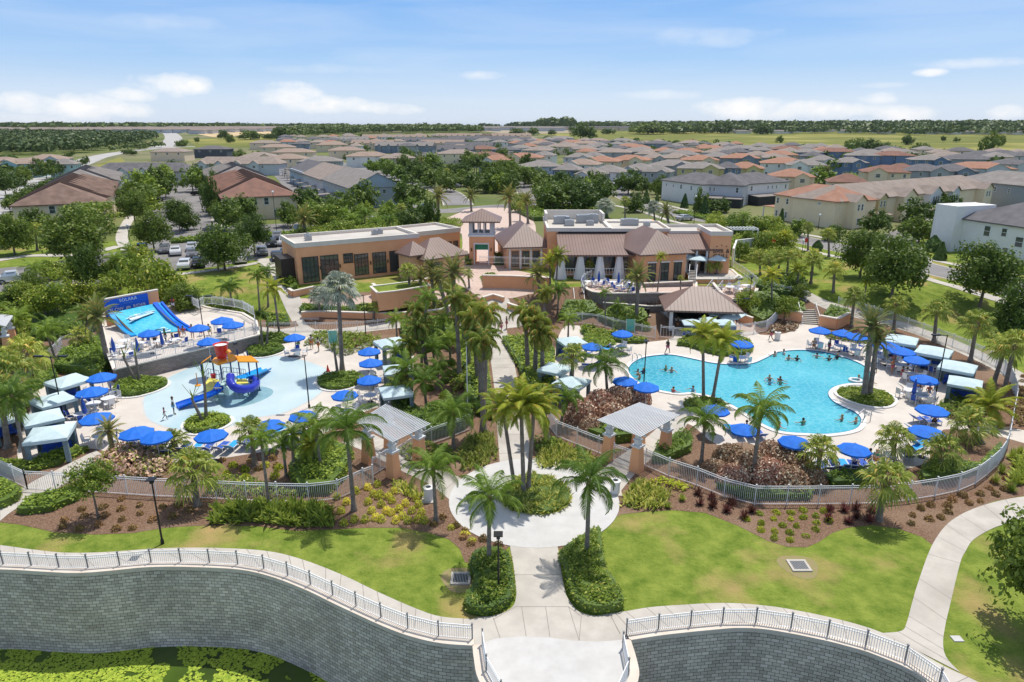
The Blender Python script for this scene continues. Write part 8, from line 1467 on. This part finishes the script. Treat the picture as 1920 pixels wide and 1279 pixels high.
for s, (a, c) in ((-1, (tl, bl)), (1, (tr_, br))):
    for k, (w, hh, m, nm) in enumerate(((.55, .25, M_rlite, 'side_rim'),) if s < 0 else ((.6, .32, M_rblue, 'side_pad'), (.4, .26, M_rlite, 'side_channel'), (.25, .42, M_rblue, 'outer_pad'))):
        off = Vector(((.3 + (0, .5, .83)[k]) * s, .1 * s, 0)); q = MB()
        for i in range(N_): t0, t1 = i / N_, (i + 1) / N_; p0 = a.lerp(c, t0) + off + Vector((0, 0, -.5 * sin(pi * t0) + hh / 2 - .1)); p1 = a.lerp(c, t1) + off + Vector((0, 0, -.5 * sin(pi * t1) + hh / 2 - .1)); q.bar(p0, p1, w, hh)
        q.build(nm, m, sr, smooth=False)
q = MB(); bw = (tr_ - tl); n_ = Vector((-bw.y, bw.x, 0)).normalized(); q.poly([tl, tr_, tr_ - Vector((0, 0, 1.9)), tl - Vector((0, 0, 1.9))]); q.poly([tl, bl, bl - Vector((0, 0, .1)), tl - Vector((0, 0, 1.9))]); q.poly([tr_, br, br - Vector((0, 0, .1)), tr_ - Vector((0, 0, 1.9))]); q.build('side_wall', M_stuc, sr)
tag(sr, 'blue surf ride with foaming wave and padded blue sides', 'surf ride')
l0, r0 = P(202, 588, 3.3), P(303, 568, 3.3); l0.z = r0.z = ZF; w, rz = fr(l0, r0); bw = empty('surf_back_wall', l0, rz); bw.location += Vector((-sin(rz), cos(rz), 0)) * .45; q = MB(); q.box((w / 2, .2, 1.65), (w, .35, 3.3)); q.build('wall', M_stuc, bw); q = MB(); q.box((w / 2, .2, 3.36), (w + .1, .45, .12)); q.build('coping', M_trim, bw)
q = MB(); q.box((w * .39, -.03, 2.2), (w * .80, .06, 2.0)); sg = q.build('sign_panel', M_rblue, bw)
text('SOLARA', .52, M_wtrim, sg, (w * .42, -.07, 2.88), sp=1.15); text('RESORT', .2, M('sign_pale_blue', (.2, .4, .75), .6), sg, (w * .42, -.07, 2.46), sp=1.8); text('FLOW', .58, M_wtrim, sg, (w * .19, -.07, 1.86), sp=1.0); text('RIDER', .58, M_wtrim, sg, (w * .61, -.07, 1.86), sp=1.0)
q = MB(); pr = [(cos(radians(a)) * .24, sin(radians(a)) * .16) for a in range(-20, 201, 20)]
for a, b in zip(pr, pr[1:]): q.bar((w * .40 + a[0], -.07, 1.83 + a[1]), (w * .40 + b[0], -.07, 1.83 + b[1]), .04, .1)
q.bar((w * .40 - .26, -.07, 1.72), (w * .40 + .3, -.07, 1.9), .04, .08); q.build('wave_logo', M_wtrim, sg)
tag(bw, 'orange back wall carrying the blue surf ride sign', 'sign wall')
fence(None, 1.15, 2.0, 'white fence along the front edge of the surf deck', xy=[P(218, 693, ZF), P(300, 673, ZF), P(390, 651, ZF), P(483, 628, ZF), P(478, 604, ZF)], dz=lambda p: ZF, gap=.16)
fence(None, 1.15, 2.0, 'white fence behind the surf deck by the lawn', xy=[P(305, 555, ZF), P(340, 570, ZF), P(375, 590, ZF), P(388, 580, ZF), P(455, 590, ZF), P(478, 604, ZF)], dz=lambda p: ZF + .8, gap=.16)
q = empty('step_walk', P(240, 625, ZF)); mq = MB(); a_, b_, c_, d_ = (P(196, 600, ZF + .05), P(207, 596, ZF + .05), P(262, 632, ZF + .05), P(235, 640, ZF + .05)); mq.poly([p - q.location for p in (a_, b_, c_, d_)]); mq.build('walk_surface', M_conc, q); q['kind'] = 'structure'
# ---------------------------------------------------------------- water play structure
M_or = M('play_orange', (.85, .33, .02), .4); M_rd = M('play_red', (.62, .03, .02), .35); M_ye = M('play_yellow', (.75, .66, .12), .45); M_nv = M('play_navy', (.012, .04, .16), .4); M_tu = M('tube_blue', (.02, .035, .40), .3); M_mint = M('play_mint', (.45, .62, .58), .5)
ps = empty('water_playground', T(440, 732)); o_ = ps.location.copy(); A = lambda u, v, z: P(u, v, z) - o_
def pc(name, mb, m, smooth=False, parent=None): return mb.build(name, m, parent or ps, smooth=smooth)
legs = [(487, 733, 3.15), (470, 716, 3.3), (452, 718, 3.6), (437, 720, 3.5), (405, 725, 3.4), (419, 730, 3.6), (384, 735, 2.9)]
for (u, v, h) in legs:
    b = T(u, v) - o_; q = MB(); q.tube([(b.x, b.y, 0), (b.x, b.y, h)], .075, 8); q.lathe([(.18, 0), (.18, .05), (.08, .07)], (b.x, b.y, .05), 10); pc('leg', q, M_nv)
lp = [T(u, v) - o_ for u, v, h in legs]
def plate(name, c3, m, th=.1):
    q = MB(); n = len(c3); q.v = [tuple(p) for p in c3] + [(p[0], p[1], p[2] - th) for p in c3]; q.f = [tuple(range(n)), tuple(range(2 * n - 1, n - 1, -1))] + [(i, n + i, n + (i + 1) % n, (i + 1) % n) for i in range(n)]; return pc(name, fixmb(q), m)
def fixmb(q): return q
ZR = 3.35
plate('roof_panel', [A(447, 678, ZR), A(485, 678, ZR), A(471, 667, ZR + .35), A(440, 667, ZR + .35)], M_or); plate('roof_panel', [A(428, 678, ZR + .1), A(447, 673, ZR + .1), A(438, 664, ZR + .9), A(427, 664, ZR + .9)], M_or)
plate('bucket_tray', [A(397, 676, ZR), A(409, 682, ZR), A(427, 676, ZR), A(424, 670, ZR + .1), A(403, 670, ZR + .1)], M_or, .2)
bk = A(417, 670, ZR + .25); q = MB(); q.lathe([(0, 0), (.48, 0), (.54, .4), (.66, 1.35), (.72, 1.37), (.66, 1.30), (.6, 1.2), (0, 1.18)], bk, 18); bo = pc('tipping_bucket', q, M_rd, True); q = MB(); q.lathe([(.6, 1.24), (0, 1.25)], bk, 18); pc('bucket_water', q, M_plast, parent=bo); q = MB(); q.tube([bk + Vector((.62, -.1, .7)), bk + Vector((.85, -.2, .5))], .22, 8); pc('spout', q, M_or, parent=bo)
q = MB(); q.tube([lp[6] + Vector((0, 0, 2.9)), lp[6] + Vector((.1, 0, 3.05)), lp[4] + Vector((0, 0, 3.3))], .05, 6); pc('spray_pipe', q, M_or)
plate('platform', [A(381, 723, 1.2), A(403, 728, 1.2), A(412, 712, 1.2), A(392, 708, 1.2)], M_ye, .08); plate('platform', [A(413, 722, 1.7), A(440, 722, 1.7), A(446, 708, 1.7), A(420, 706, 1.7)], M_mint, .08); plate('platform', [A(438, 720, 1.5), A(466, 718, 1.5), A(462, 710, 1.5), A(444, 710, 1.5)], M_ye, .08)
for a, b, z, hh, m in (((382, 723), (403, 729), 1.2, -.75, M_ye), ((403, 729), (413, 722), 1.2, -.6, M_ye), ((418, 722), (428, 727), 1.75, -.9, M_mint), ((385, 722), (403, 726), 1.2, .0, M_ye)):
    if hh: p0, p1 = A(*a, z), A(*b, z); q = MB(); q.poly([p0, p1, p1 + Vector((0, 0, hh)), p0 + Vector((0, 0, hh))]); pc('side_panel', q, m)
for (a, b, z) in (((381, 723), (392, 708), 1.2), ((392, 708), (412, 712), 1.2), ((413, 722), (420, 706), 1.7), ((420, 706), (446, 708), 1.7), ((446, 708), (462, 710), 1.5)):
    p0, p1 = A(*a, z), A(*b, z); q = MB()
    for hh in (.5, .95): q.bar(p0 + Vector((0, 0, hh)), p1 + Vector((0, 0, hh)), .035)
    for t in (0, .25, .5, .75, 1): q.bar(p0.lerp(p1, t), p0.lerp(p1, t) + Vector((0, 0, .95)), .03)
    pc('railing', q, M_nv)
tp = [A(432, 706, 2.3), A(432, 716, 2.1), A(437, 724, 1.85), A(446, 729, 1.55), (A(458, 730, 1.3)), A(470, 728, 1.1), A(479, 722, .95), A(480, 715, .85), A(473, 711, .75)]
tp = cr(tp, 5); q = MB(); q.tube(tp, [.37 + (.04 if i % 5 == 0 else 0) for i in range(len(tp))], 16, caps=False); pc('tube_slide', q, M_tu, True)
for u, v in ((448, 738), (466, 742), (472, 730)): b = T(u, v) - o_; q = MB(); q.tube([(b.x, b.y, 0), (b.x, b.y, .9)], .06, 6); pc('slide_support', q, M_nv)
def flume(name, pts, w, m):
    pts = cr([Vector(p) for p in pts], 5); q = MB()
    for i, p in enumerate(pts):
        d = (pts[min(i + 1, len(pts) - 1)] - pts[max(i - 1, 0)]).normalized(); s = d.cross(Vector((0, 0, 1))).normalized()
        for a, b in ((-1, .32), (-.8, .05), (-.15, 0), (0, .22), (.15, 0), (.8, .05), (1, .32)): q.v.append(tuple(p + s * w * a + Vector((0, 0, b))))
    for i in range(len(pts) - 1):
        for k in range(6): q.f.append((7 * i + k, 7 * i + k + 1, 7 * i + k + 8, 7 * i + k + 7))
    return pc(name, q, m, True)
flume('twin_slide', [A(419, 722, 1.5), A(405, 737, 1.0), A(385, 747, .6), A(355, 757, .28), A(333, 765, .12)], .62, M_rblue); flume('twin_slide', [A(452, 712, 1.45), A(468, 707, .9), A(485, 700, .45), A(500, 694, .12)], .62, M_rlite)
q = MB(); st = [A(408, 727, 1.6), A(414, 737, .1)]
for s in (-.35, .35): q.bar(st[0] + Vector((s, 0, 0)), st[1] + Vector((s, 0, 0)), .06); q.bar(st[0] + Vector((s, 0, .8)), st[1] + Vector((s, 0, .8)), .04)
for i in range(8): p = st[0].lerp(st[1], i / 8); q.bar(p - Vector((.35, 0, 0)), p + Vector((.35, 0, 0)), .12, .04)
pc('stair', q, M_metal); q = MB(); b = A(371, 723, 1.0); q.lathe([(0, .1), (.28, .06), (.3, 0), (0, -.05)], b, 10); q.tube([(b.x, b.y, b.z), (b.x, b.y, b.z + 1.3)], .04, 6); pc('spinner', q, M_or); q = MB(); b = A(400, 705, 2.2); q.lathe([(0, -.25), (.22, -.2), (.26, .2), (0, .22)], b, 10); pc('small_bucket', q, M_rd)
tag(ps, 'water playground with red tipping bucket, orange roofs and blue slides', 'water playground')
struct(drape_xy('splash_puddle', circle_xy(T(455, 743).x, T(455, 743).y, 2.7, 32, .15), M('wet_pad', (.20, .36, .40), .2, c2=(.26, .43, .47), scale=1), .051))
# ---------------------------------------------------------------- pool bar
c = T(1308, 612); c.z = G(c.y) + .06; r = empty('pool_bar', c, radians(-6)); q = MB(); hip(q, -3.9, 3.9, -2.6, 3.0, 2.9, 2.3, .9, ratio=.98); mk('roof', q, RM['brownmetal'], r)
for a in (-1, 1):
    for b in (-2.5, 2.9): q = MB(); q.box((a * 3.8, b, 1.45), (.4, .4, 2.9)); q.build('post', M_wtrim, r)
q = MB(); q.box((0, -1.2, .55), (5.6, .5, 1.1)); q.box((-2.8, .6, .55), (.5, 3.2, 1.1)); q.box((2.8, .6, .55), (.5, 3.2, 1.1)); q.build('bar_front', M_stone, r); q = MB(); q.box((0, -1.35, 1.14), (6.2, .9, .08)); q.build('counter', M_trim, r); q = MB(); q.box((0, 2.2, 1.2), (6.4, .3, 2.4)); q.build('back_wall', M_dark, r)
q = MB(); q.box((0, -2.6, 2.85), (8.4, .14, .28)); q.build('fascia', M_wtrim, r); tag(r, 'open pool bar under a brown pyramid roof', 'bar pavilion')
# shade sails of pale blue beyond the bar
for i, (u, v) in enumerate(((1345, 571), (1362, 580), (1376, 590))): p = under(u, v, 2.2); r = empty('shade_panel', p, radians(-38)); q = MB(); q.box((0, 0, 2.3), (2.6, 2.4, .07), ry=radians(6)); q.build('canvas', M_pale, r); q = MB(); q.bar((0, 0, 0), (0, 0, 2.26), .07); q.build('post', M_wtrim, r); lab(r, 'pale blue square shade panel', 'shade panel', 'shade panels', at=(u, v), place='behind the pool bar')
# ---------------------------------------------------------------- lamps, bins, small things
def lamp(u, vb, vt, label, arm=(1,), head='box'):
    b = T(u, vb); h = max(2.5, ZAT(b, vt) - b.z); r = empty('lamp_post', b); q = MB(); q.tube([(0, 0, 0), (0, 0, h)], [.065, .045], 8); q.lathe([(.11, 0), (.11, .3), (.07, .36)], n=8); q.build('pole', M_black, r)
    for s in arm:
        if s: q = MB(); q.bar((0, 0, h - .1), (s * .9, 0, h), .06); q.box((s * 1.05, 0, h), (.75, .32, .12)); q.build('lamp_head', M_black, r)
        elif head == 'flat': q = MB(); q.box((0, 0, h + .05), (.5, .5, .06)); q.box((0, 0, h - .1), (.2, .2, .24)); q.build('lamp_head', M_black, r)
        else: q = MB(); q.lathe([(0, 0), (.2, .05), (.26, .3), (.1, .5), (0, .52)], (0, 0, h), 10); q.build('globe', M_plast, r)
    return tag(r, label, 'lamp post')
for a in ((305, 1020, 900, 'slim dark lamp post standing on the front left lawn', (0,), 'flat'), (935, 1118, 1003, 'dark lamp post rising from the left entry hedge', (0,), 'flat'), (580, 765, 668, 'tall black lamp post with one arm between splash pad and pergola', (-1,)), (120, 787, 668, 'tall black lamp post beside the left cabanas', (-1, 1)), (1206, 737, 640, 'tall black lamp post at the left end of the pool', (0,), 'flat'), (1752, 751, 628, 'tall black lamp post with bent arm by the right cabanas', (-1,)), (388, 666, 555, 'black twin headed lamp post between surf deck and splash pad', (-1, 1)), (687, 642, 553, 'black lamp post behind the splash deck umbrellas', (-1,)), (1379, 618, 560, 'thin black lamp post by the pool bar umbrellas', (1,)), (519, 436, 362, 'tall lamp post in the car park near the rust roofed row', (0,)), (246, 468, 425, 'black lamp post in the left car park', (0,)), (1301, 420, 370, 'street lamp by the slate roofed houses', (0,)), (1373, 610, 565, 'black post beside the bar umbrellas', (0,), 'flat'), (1150, 370, 345, 'small street lamp before the porch houses', (0,)), (1534, 430, 405, 'small street lamp before the cream house', (0,)), (1503, 480, 455, 'low street lamp across the right street', (0,)), (1402, 590, 520, 'black lamp post among the shrubs right of the fire pit', (0,), 'flat')): lamp(*a)
b = T(877, 775); r = empty('flagpole', b); q = MB(); q.tube([(0, 0, 0), (0, 0, ZAT(b, 640))], [.06, .03], 8); q.build('pole', M_plast, r); q = MB(); q.lathe([(.2, 0), (.2, .2), (.1, .25)], n=10); q.build('base', M_conc, r); tag(r, 'slim white flagpole left of the central walk', 'flagpole')
for (u, v, lb) in ((804, 938, 'round concrete litter bin left of the round plaza'), (1153, 925, 'round concrete litter bin right of the round plaza'), (1457, 638, 'white urn shaped bin below the broad stairs'), (1213, 592, 'dark litter bin beside the left pool bar path')):
    p = T(u, v); r = empty('litter_bin', (p.x, p.y, p.z + .05)); q = MB(); q.lathe([(0, 0), (.33, 0), (.33, .8), (.38, .84), (.38, .98), (.2, 1.02), (.2, .9), (0, .9)], n=16); q.build('body', M_cop if 'dark' not in lb else M_black, r); q = MB(); q.lathe([(0, .93), (.19, .93)], n=12); q.build('opening', M_dark, r); q = MB(); q.box((0, 0, -.0), (.95, .95, .06)); q.build('pad', M_conc, r); tag(r, lb, 'litter bin')
for (u, v, lb) in ((1498, 1062, 'square storm drain grate in the right lawn'), (864, 1086, 'square storm drain grate beside the left entry hedge')):
    p = T(u, v); r = empty('drain_grate', (p.x, p.y, .03)); q = MB()
    for c_, d_ in (((0, .48), (1.15, .16)), ((0, -.48), (1.15, .16)), ((-.5, 0), (.15, .8)), ((.5, 0), (.15, .8))): q.box((c_[0], c_[1], .02), (d_[0], d_[1], .1))
    q.build('frame', M_conc, r); q = MB(); q.box((0, 0, 0), (.86, .82, .04)); q.build('pit', M_dark, r); q = MB()
    for i in range(9): q.box((-.36 + i * .09, 0, .04), (.035, .82, .04))
    q.build('grate', M_metal, r); tag(r, lb, 'drain'); struct(drape_xy('bare_soil', circle_xy(p.x, p.y, 1.15, 20, .12), M('bare_soil', (.30, .22, .12), .95, c2=(.24, .24, .08), scale=3), .02))
p = T(1794, 1199); q = MB(); q.box((0, 0, 0), (.5, .4, .06)); tag(q.build('utility_cover', M_white, loc=(p.x, p.y, .04)), 'small pale utility cover in the lawn beyond the curving path', 'utility cover')
for (u, v, a, lb) in ((1194, 678, 140, 'steel handrail at the shallow steps of the pool'), (1619, 790, -60, 'steel ladder rails at the lower right pool edge')):
    p = T(u, v); r = empty('pool_handrail', (p.x, p.y, .05), radians(a))
    for s in (-.3, .3): q = MB(); q.tube([(s, .5, 0), (s, .5, .85), (s, .3, .95), (s, -.3, .7), (s, -.8, 0)], .035, 8); q.build('rail', M_metal, r)
    tag(r, lb, 'handrail')
p = T(615, 697); r = empty('traffic_cone', gz(p)); q = MB(); q.lathe([(.19, .03), (.04, .72), (0, .73)], n=10); q.build('cone', M_rd, r); q = MB(); q.box((0, 0, .02), (.42, .42, .04)); q.build('base', M_rd, r); tag(r, 'orange red traffic cone on the splash deck', 'traffic cone')
for (u, v, lb) in ((626, 655, 'teal banner sign beside the thin palms above the splash deck'), (1181, 632, 'teal banner sign on the fence behind the left pool umbrellas')):
    p = T(u, v); r = empty('banner_sign', p); q = MB(); q.box((0, 0, 1.5), (1.0, .04, 1.5)); q.build('panel', M('banner_teal', (.10, .45, .50), .6, c2=(.25, .5, .3), scale=1.2), r); q = MB()
    for s in (-.53, .53): q.bar((s, 0, 0), (s, 0, 2.3), .05)
    q.build('posts', M_wtrim, r); tag(r, lb, 'sign')
for (u, vb, vt, lb) in ((1447, 480, 432, 'red round stop sign facing away at the street'), (1508, 478, 445, 'red stop sign in front of the cream house')):
    p = T(u, vb); h = 2.6; r = empty('stop_sign', p); q = MB(); q.tube([(0, 0, 0), (0, 0, h)], .04, 6); q.build('post', M_black, r); q = MB(); q.tube([(0, -.03, h), (0, -.06, h)], .38, 8); q.build('plate', M_rd, r); tag(r, lb, 'road sign')
# ---------------------------------------------------------------- cars
def mkcar(name, pick=False):
    r = empty(name); prof = [(-2.2, .35), (-2.25, .75), (-2.1, .95), (-1.2, 1.02), (-.55, 1.45), (.9, 1.48), (1.75, 1.05), (2.15, .95), (2.2, .4)] if not pick else [(-2.6, .45), (-2.65, .95), (-1.5, 1.1), (-.9, 1.7), (.45, 1.72), (.65, 1.1), (2.6, 1.1), (2.65, .5)]
    q = MB(); n = len(prof); W_ = .9
    for s, ins in ((-1, 0), (1, 0)): q.v += [(s * (W_ - (.16 if z > 1.2 else 0)), x, z) for x, z in prof]
    q.f = [tuple(range(n)), tuple(range(2 * n - 1, n - 1, -1))] + [(i, n + i, n + (i + 1) % n, (i + 1) % n) for i in range(n)]; fixn(q.build('body', CP[0], r)); q = MB()
    if not pick: q.box((0, .18, 1.24), (1.66, 1.7, .3)); q.box((0, -.88, 1.24), (1.36, .1, .34), rx=radians(-52)); q.box((0, 1.34, 1.27), (1.36, .1, .34), rx=radians(58))
    else: q.box((0, -.2, 1.42), (1.6, 1.0, .34)); q.box((0, -1.2, 1.42), (1.4, .1, .4), rx=radians(-45)); q.box((0, 1.6, 1.08), (1.5, 1.8, .1))
    q.build('windows', M_glass, r)
    for s in (-1, 1):
        for y in (-1.4, 1.4): q = MB(); q.tube([(s * .72, y, .34), (s * .93, y, .34)], .34, 14); wh = q.build('wheel', M_black, r); q = MB(); q.tube([(s * .93, y, .34), (s * .945, y, .34)], .2, 10); q.build('rim', M_metal, wh)
        q = MB(); q.box((s * .62, prof[1][0] + .02, .72), (.36, .06, .16)); q.build('headlight', M_plast, r); q = MB(); q.box((s * .66, prof[-1][0] - .01, .82), (.3, .06, .16)); q.build('tail_light', M_rd, r)
    return Kind(r)
CP = [M('paint_' + n, c, .25, metal=.3, spec=.6) for n, c in (('white', (.7, .7, .7)), ('black', (.01, .01, .012)), ('grey', (.2, .2, .21)), ('blue', (.02, .06, .16)), ('silver', (.5, .5, .52)))]
CNm = ['white', 'black', 'grey', 'dark blue', 'silver']; KCR = mkcar('parked_car'); KPK = mkcar('pickup_truck', True)
for (u, v, a, c) in ((330, 478, 168, 0), (348, 503, 160, 0), (361, 470, 165, 4), (362, 482, 165, 2), (374, 500, 165, 1), (268, 472, 170, 3), (510, 462, 165, 1), (536, 482, 160, 1), (520, 488, 165, 1), (533, 460, 160, 4), (560, 435, 160, 3), (293, 378, 80, 1), (372, 367, 95, 1), (203, 518, 120, 3), (1283, 414, 120, 4), (1753, 420, 110, 4), (402, 436, 90, 2), (545, 468, 160, 0), (630, 428, 120, 4), (492, 478, 165, 2), (452, 492, 165, 0), (310, 474, 168, 2), (1850, 400, 100, 0), (855, 352, 60, 2), (520, 448, 160, 2), (235, 500, 165, 4), (1120, 372, 100, 0), (800, 392, 100, 2)):
    p = T(u, v); a = a - 143 if a >= 160 else a; o = KCR.put((p.x, p.y, p.z + .07), radians(a)); b = [x for x in o.children if x.name.startswith('body')][0]; b.material_slots[0].link = 'OBJECT'; b.material_slots[0].material = CP[c]; lab(o, CNm[c] + ' parked car', 'car', 'parked cars', at=(u, v))
p = T(28, 530); o = KPK.put((p.x, p.y, p.z + .07), radians(-60)); lab(o, 'white pickup truck', 'pickup truck', at=(28, 530)); KCR.close(); KPK.close()
# ---------------------------------------------------------------- algae mats on the pond
q = MB()
for _ in range(70000):
    x, y = U(-32, 4), U(24, 38)
    n_ = noise.noise(Vector((x * .22, y * .3, 0))) + .5 * noise.noise(Vector((x * .7, y * .9, 3))) + .25 * noise.noise(Vector((x * 2.3, y * 2.3, 7)))
    if n_ + (.25 if x < -14 else -.05) < .02: continue
    s = U(.03, .10); k = len(q.v); a = U(0, 6.28); tz = U(.0, .02)
    for j in range(5): b = a + j * 2 * pi / 5; q.v.append((x + s * cos(b), y + s * sin(b), -5.33 + tz + U(-.004, .006)))
    q.f.append((k, k + 1, k + 2, k + 3, k + 4))
stuff(q.build('algae_mat', leafmat('algae', (.16, .27, .02), (.36, .46, .05), .1)), 'bright yellow green algae floating on the dark pond', 'algae')
# ---------------------------------------------------------------- thin summer haze
q = MB(); q.box((0, 11900, 26), (30000, 24200, 66)); hm = bpy.data.materials.new('haze_air'); hm.use_nodes = True; nt = hm.node_tree; nt.nodes.remove(nt.nodes['Principled BSDF'])
pv = nd(nt, 'ShaderNodeVolumePrincipled'); pv.inputs['Color'].default_value = (.80, .88, 1, 1); pv.inputs['Density'].default_value = 0.000032; pv.inputs['Anisotropy'].default_value = 0.2
nt.links.new(pv.outputs[0], nt.nodes['Material Output'].inputs['Volume']); hz_o = q.build('haze', hm); stuff(hz_o, 'thin summer haze paling the far skyline', 'haze')
finish_labels()
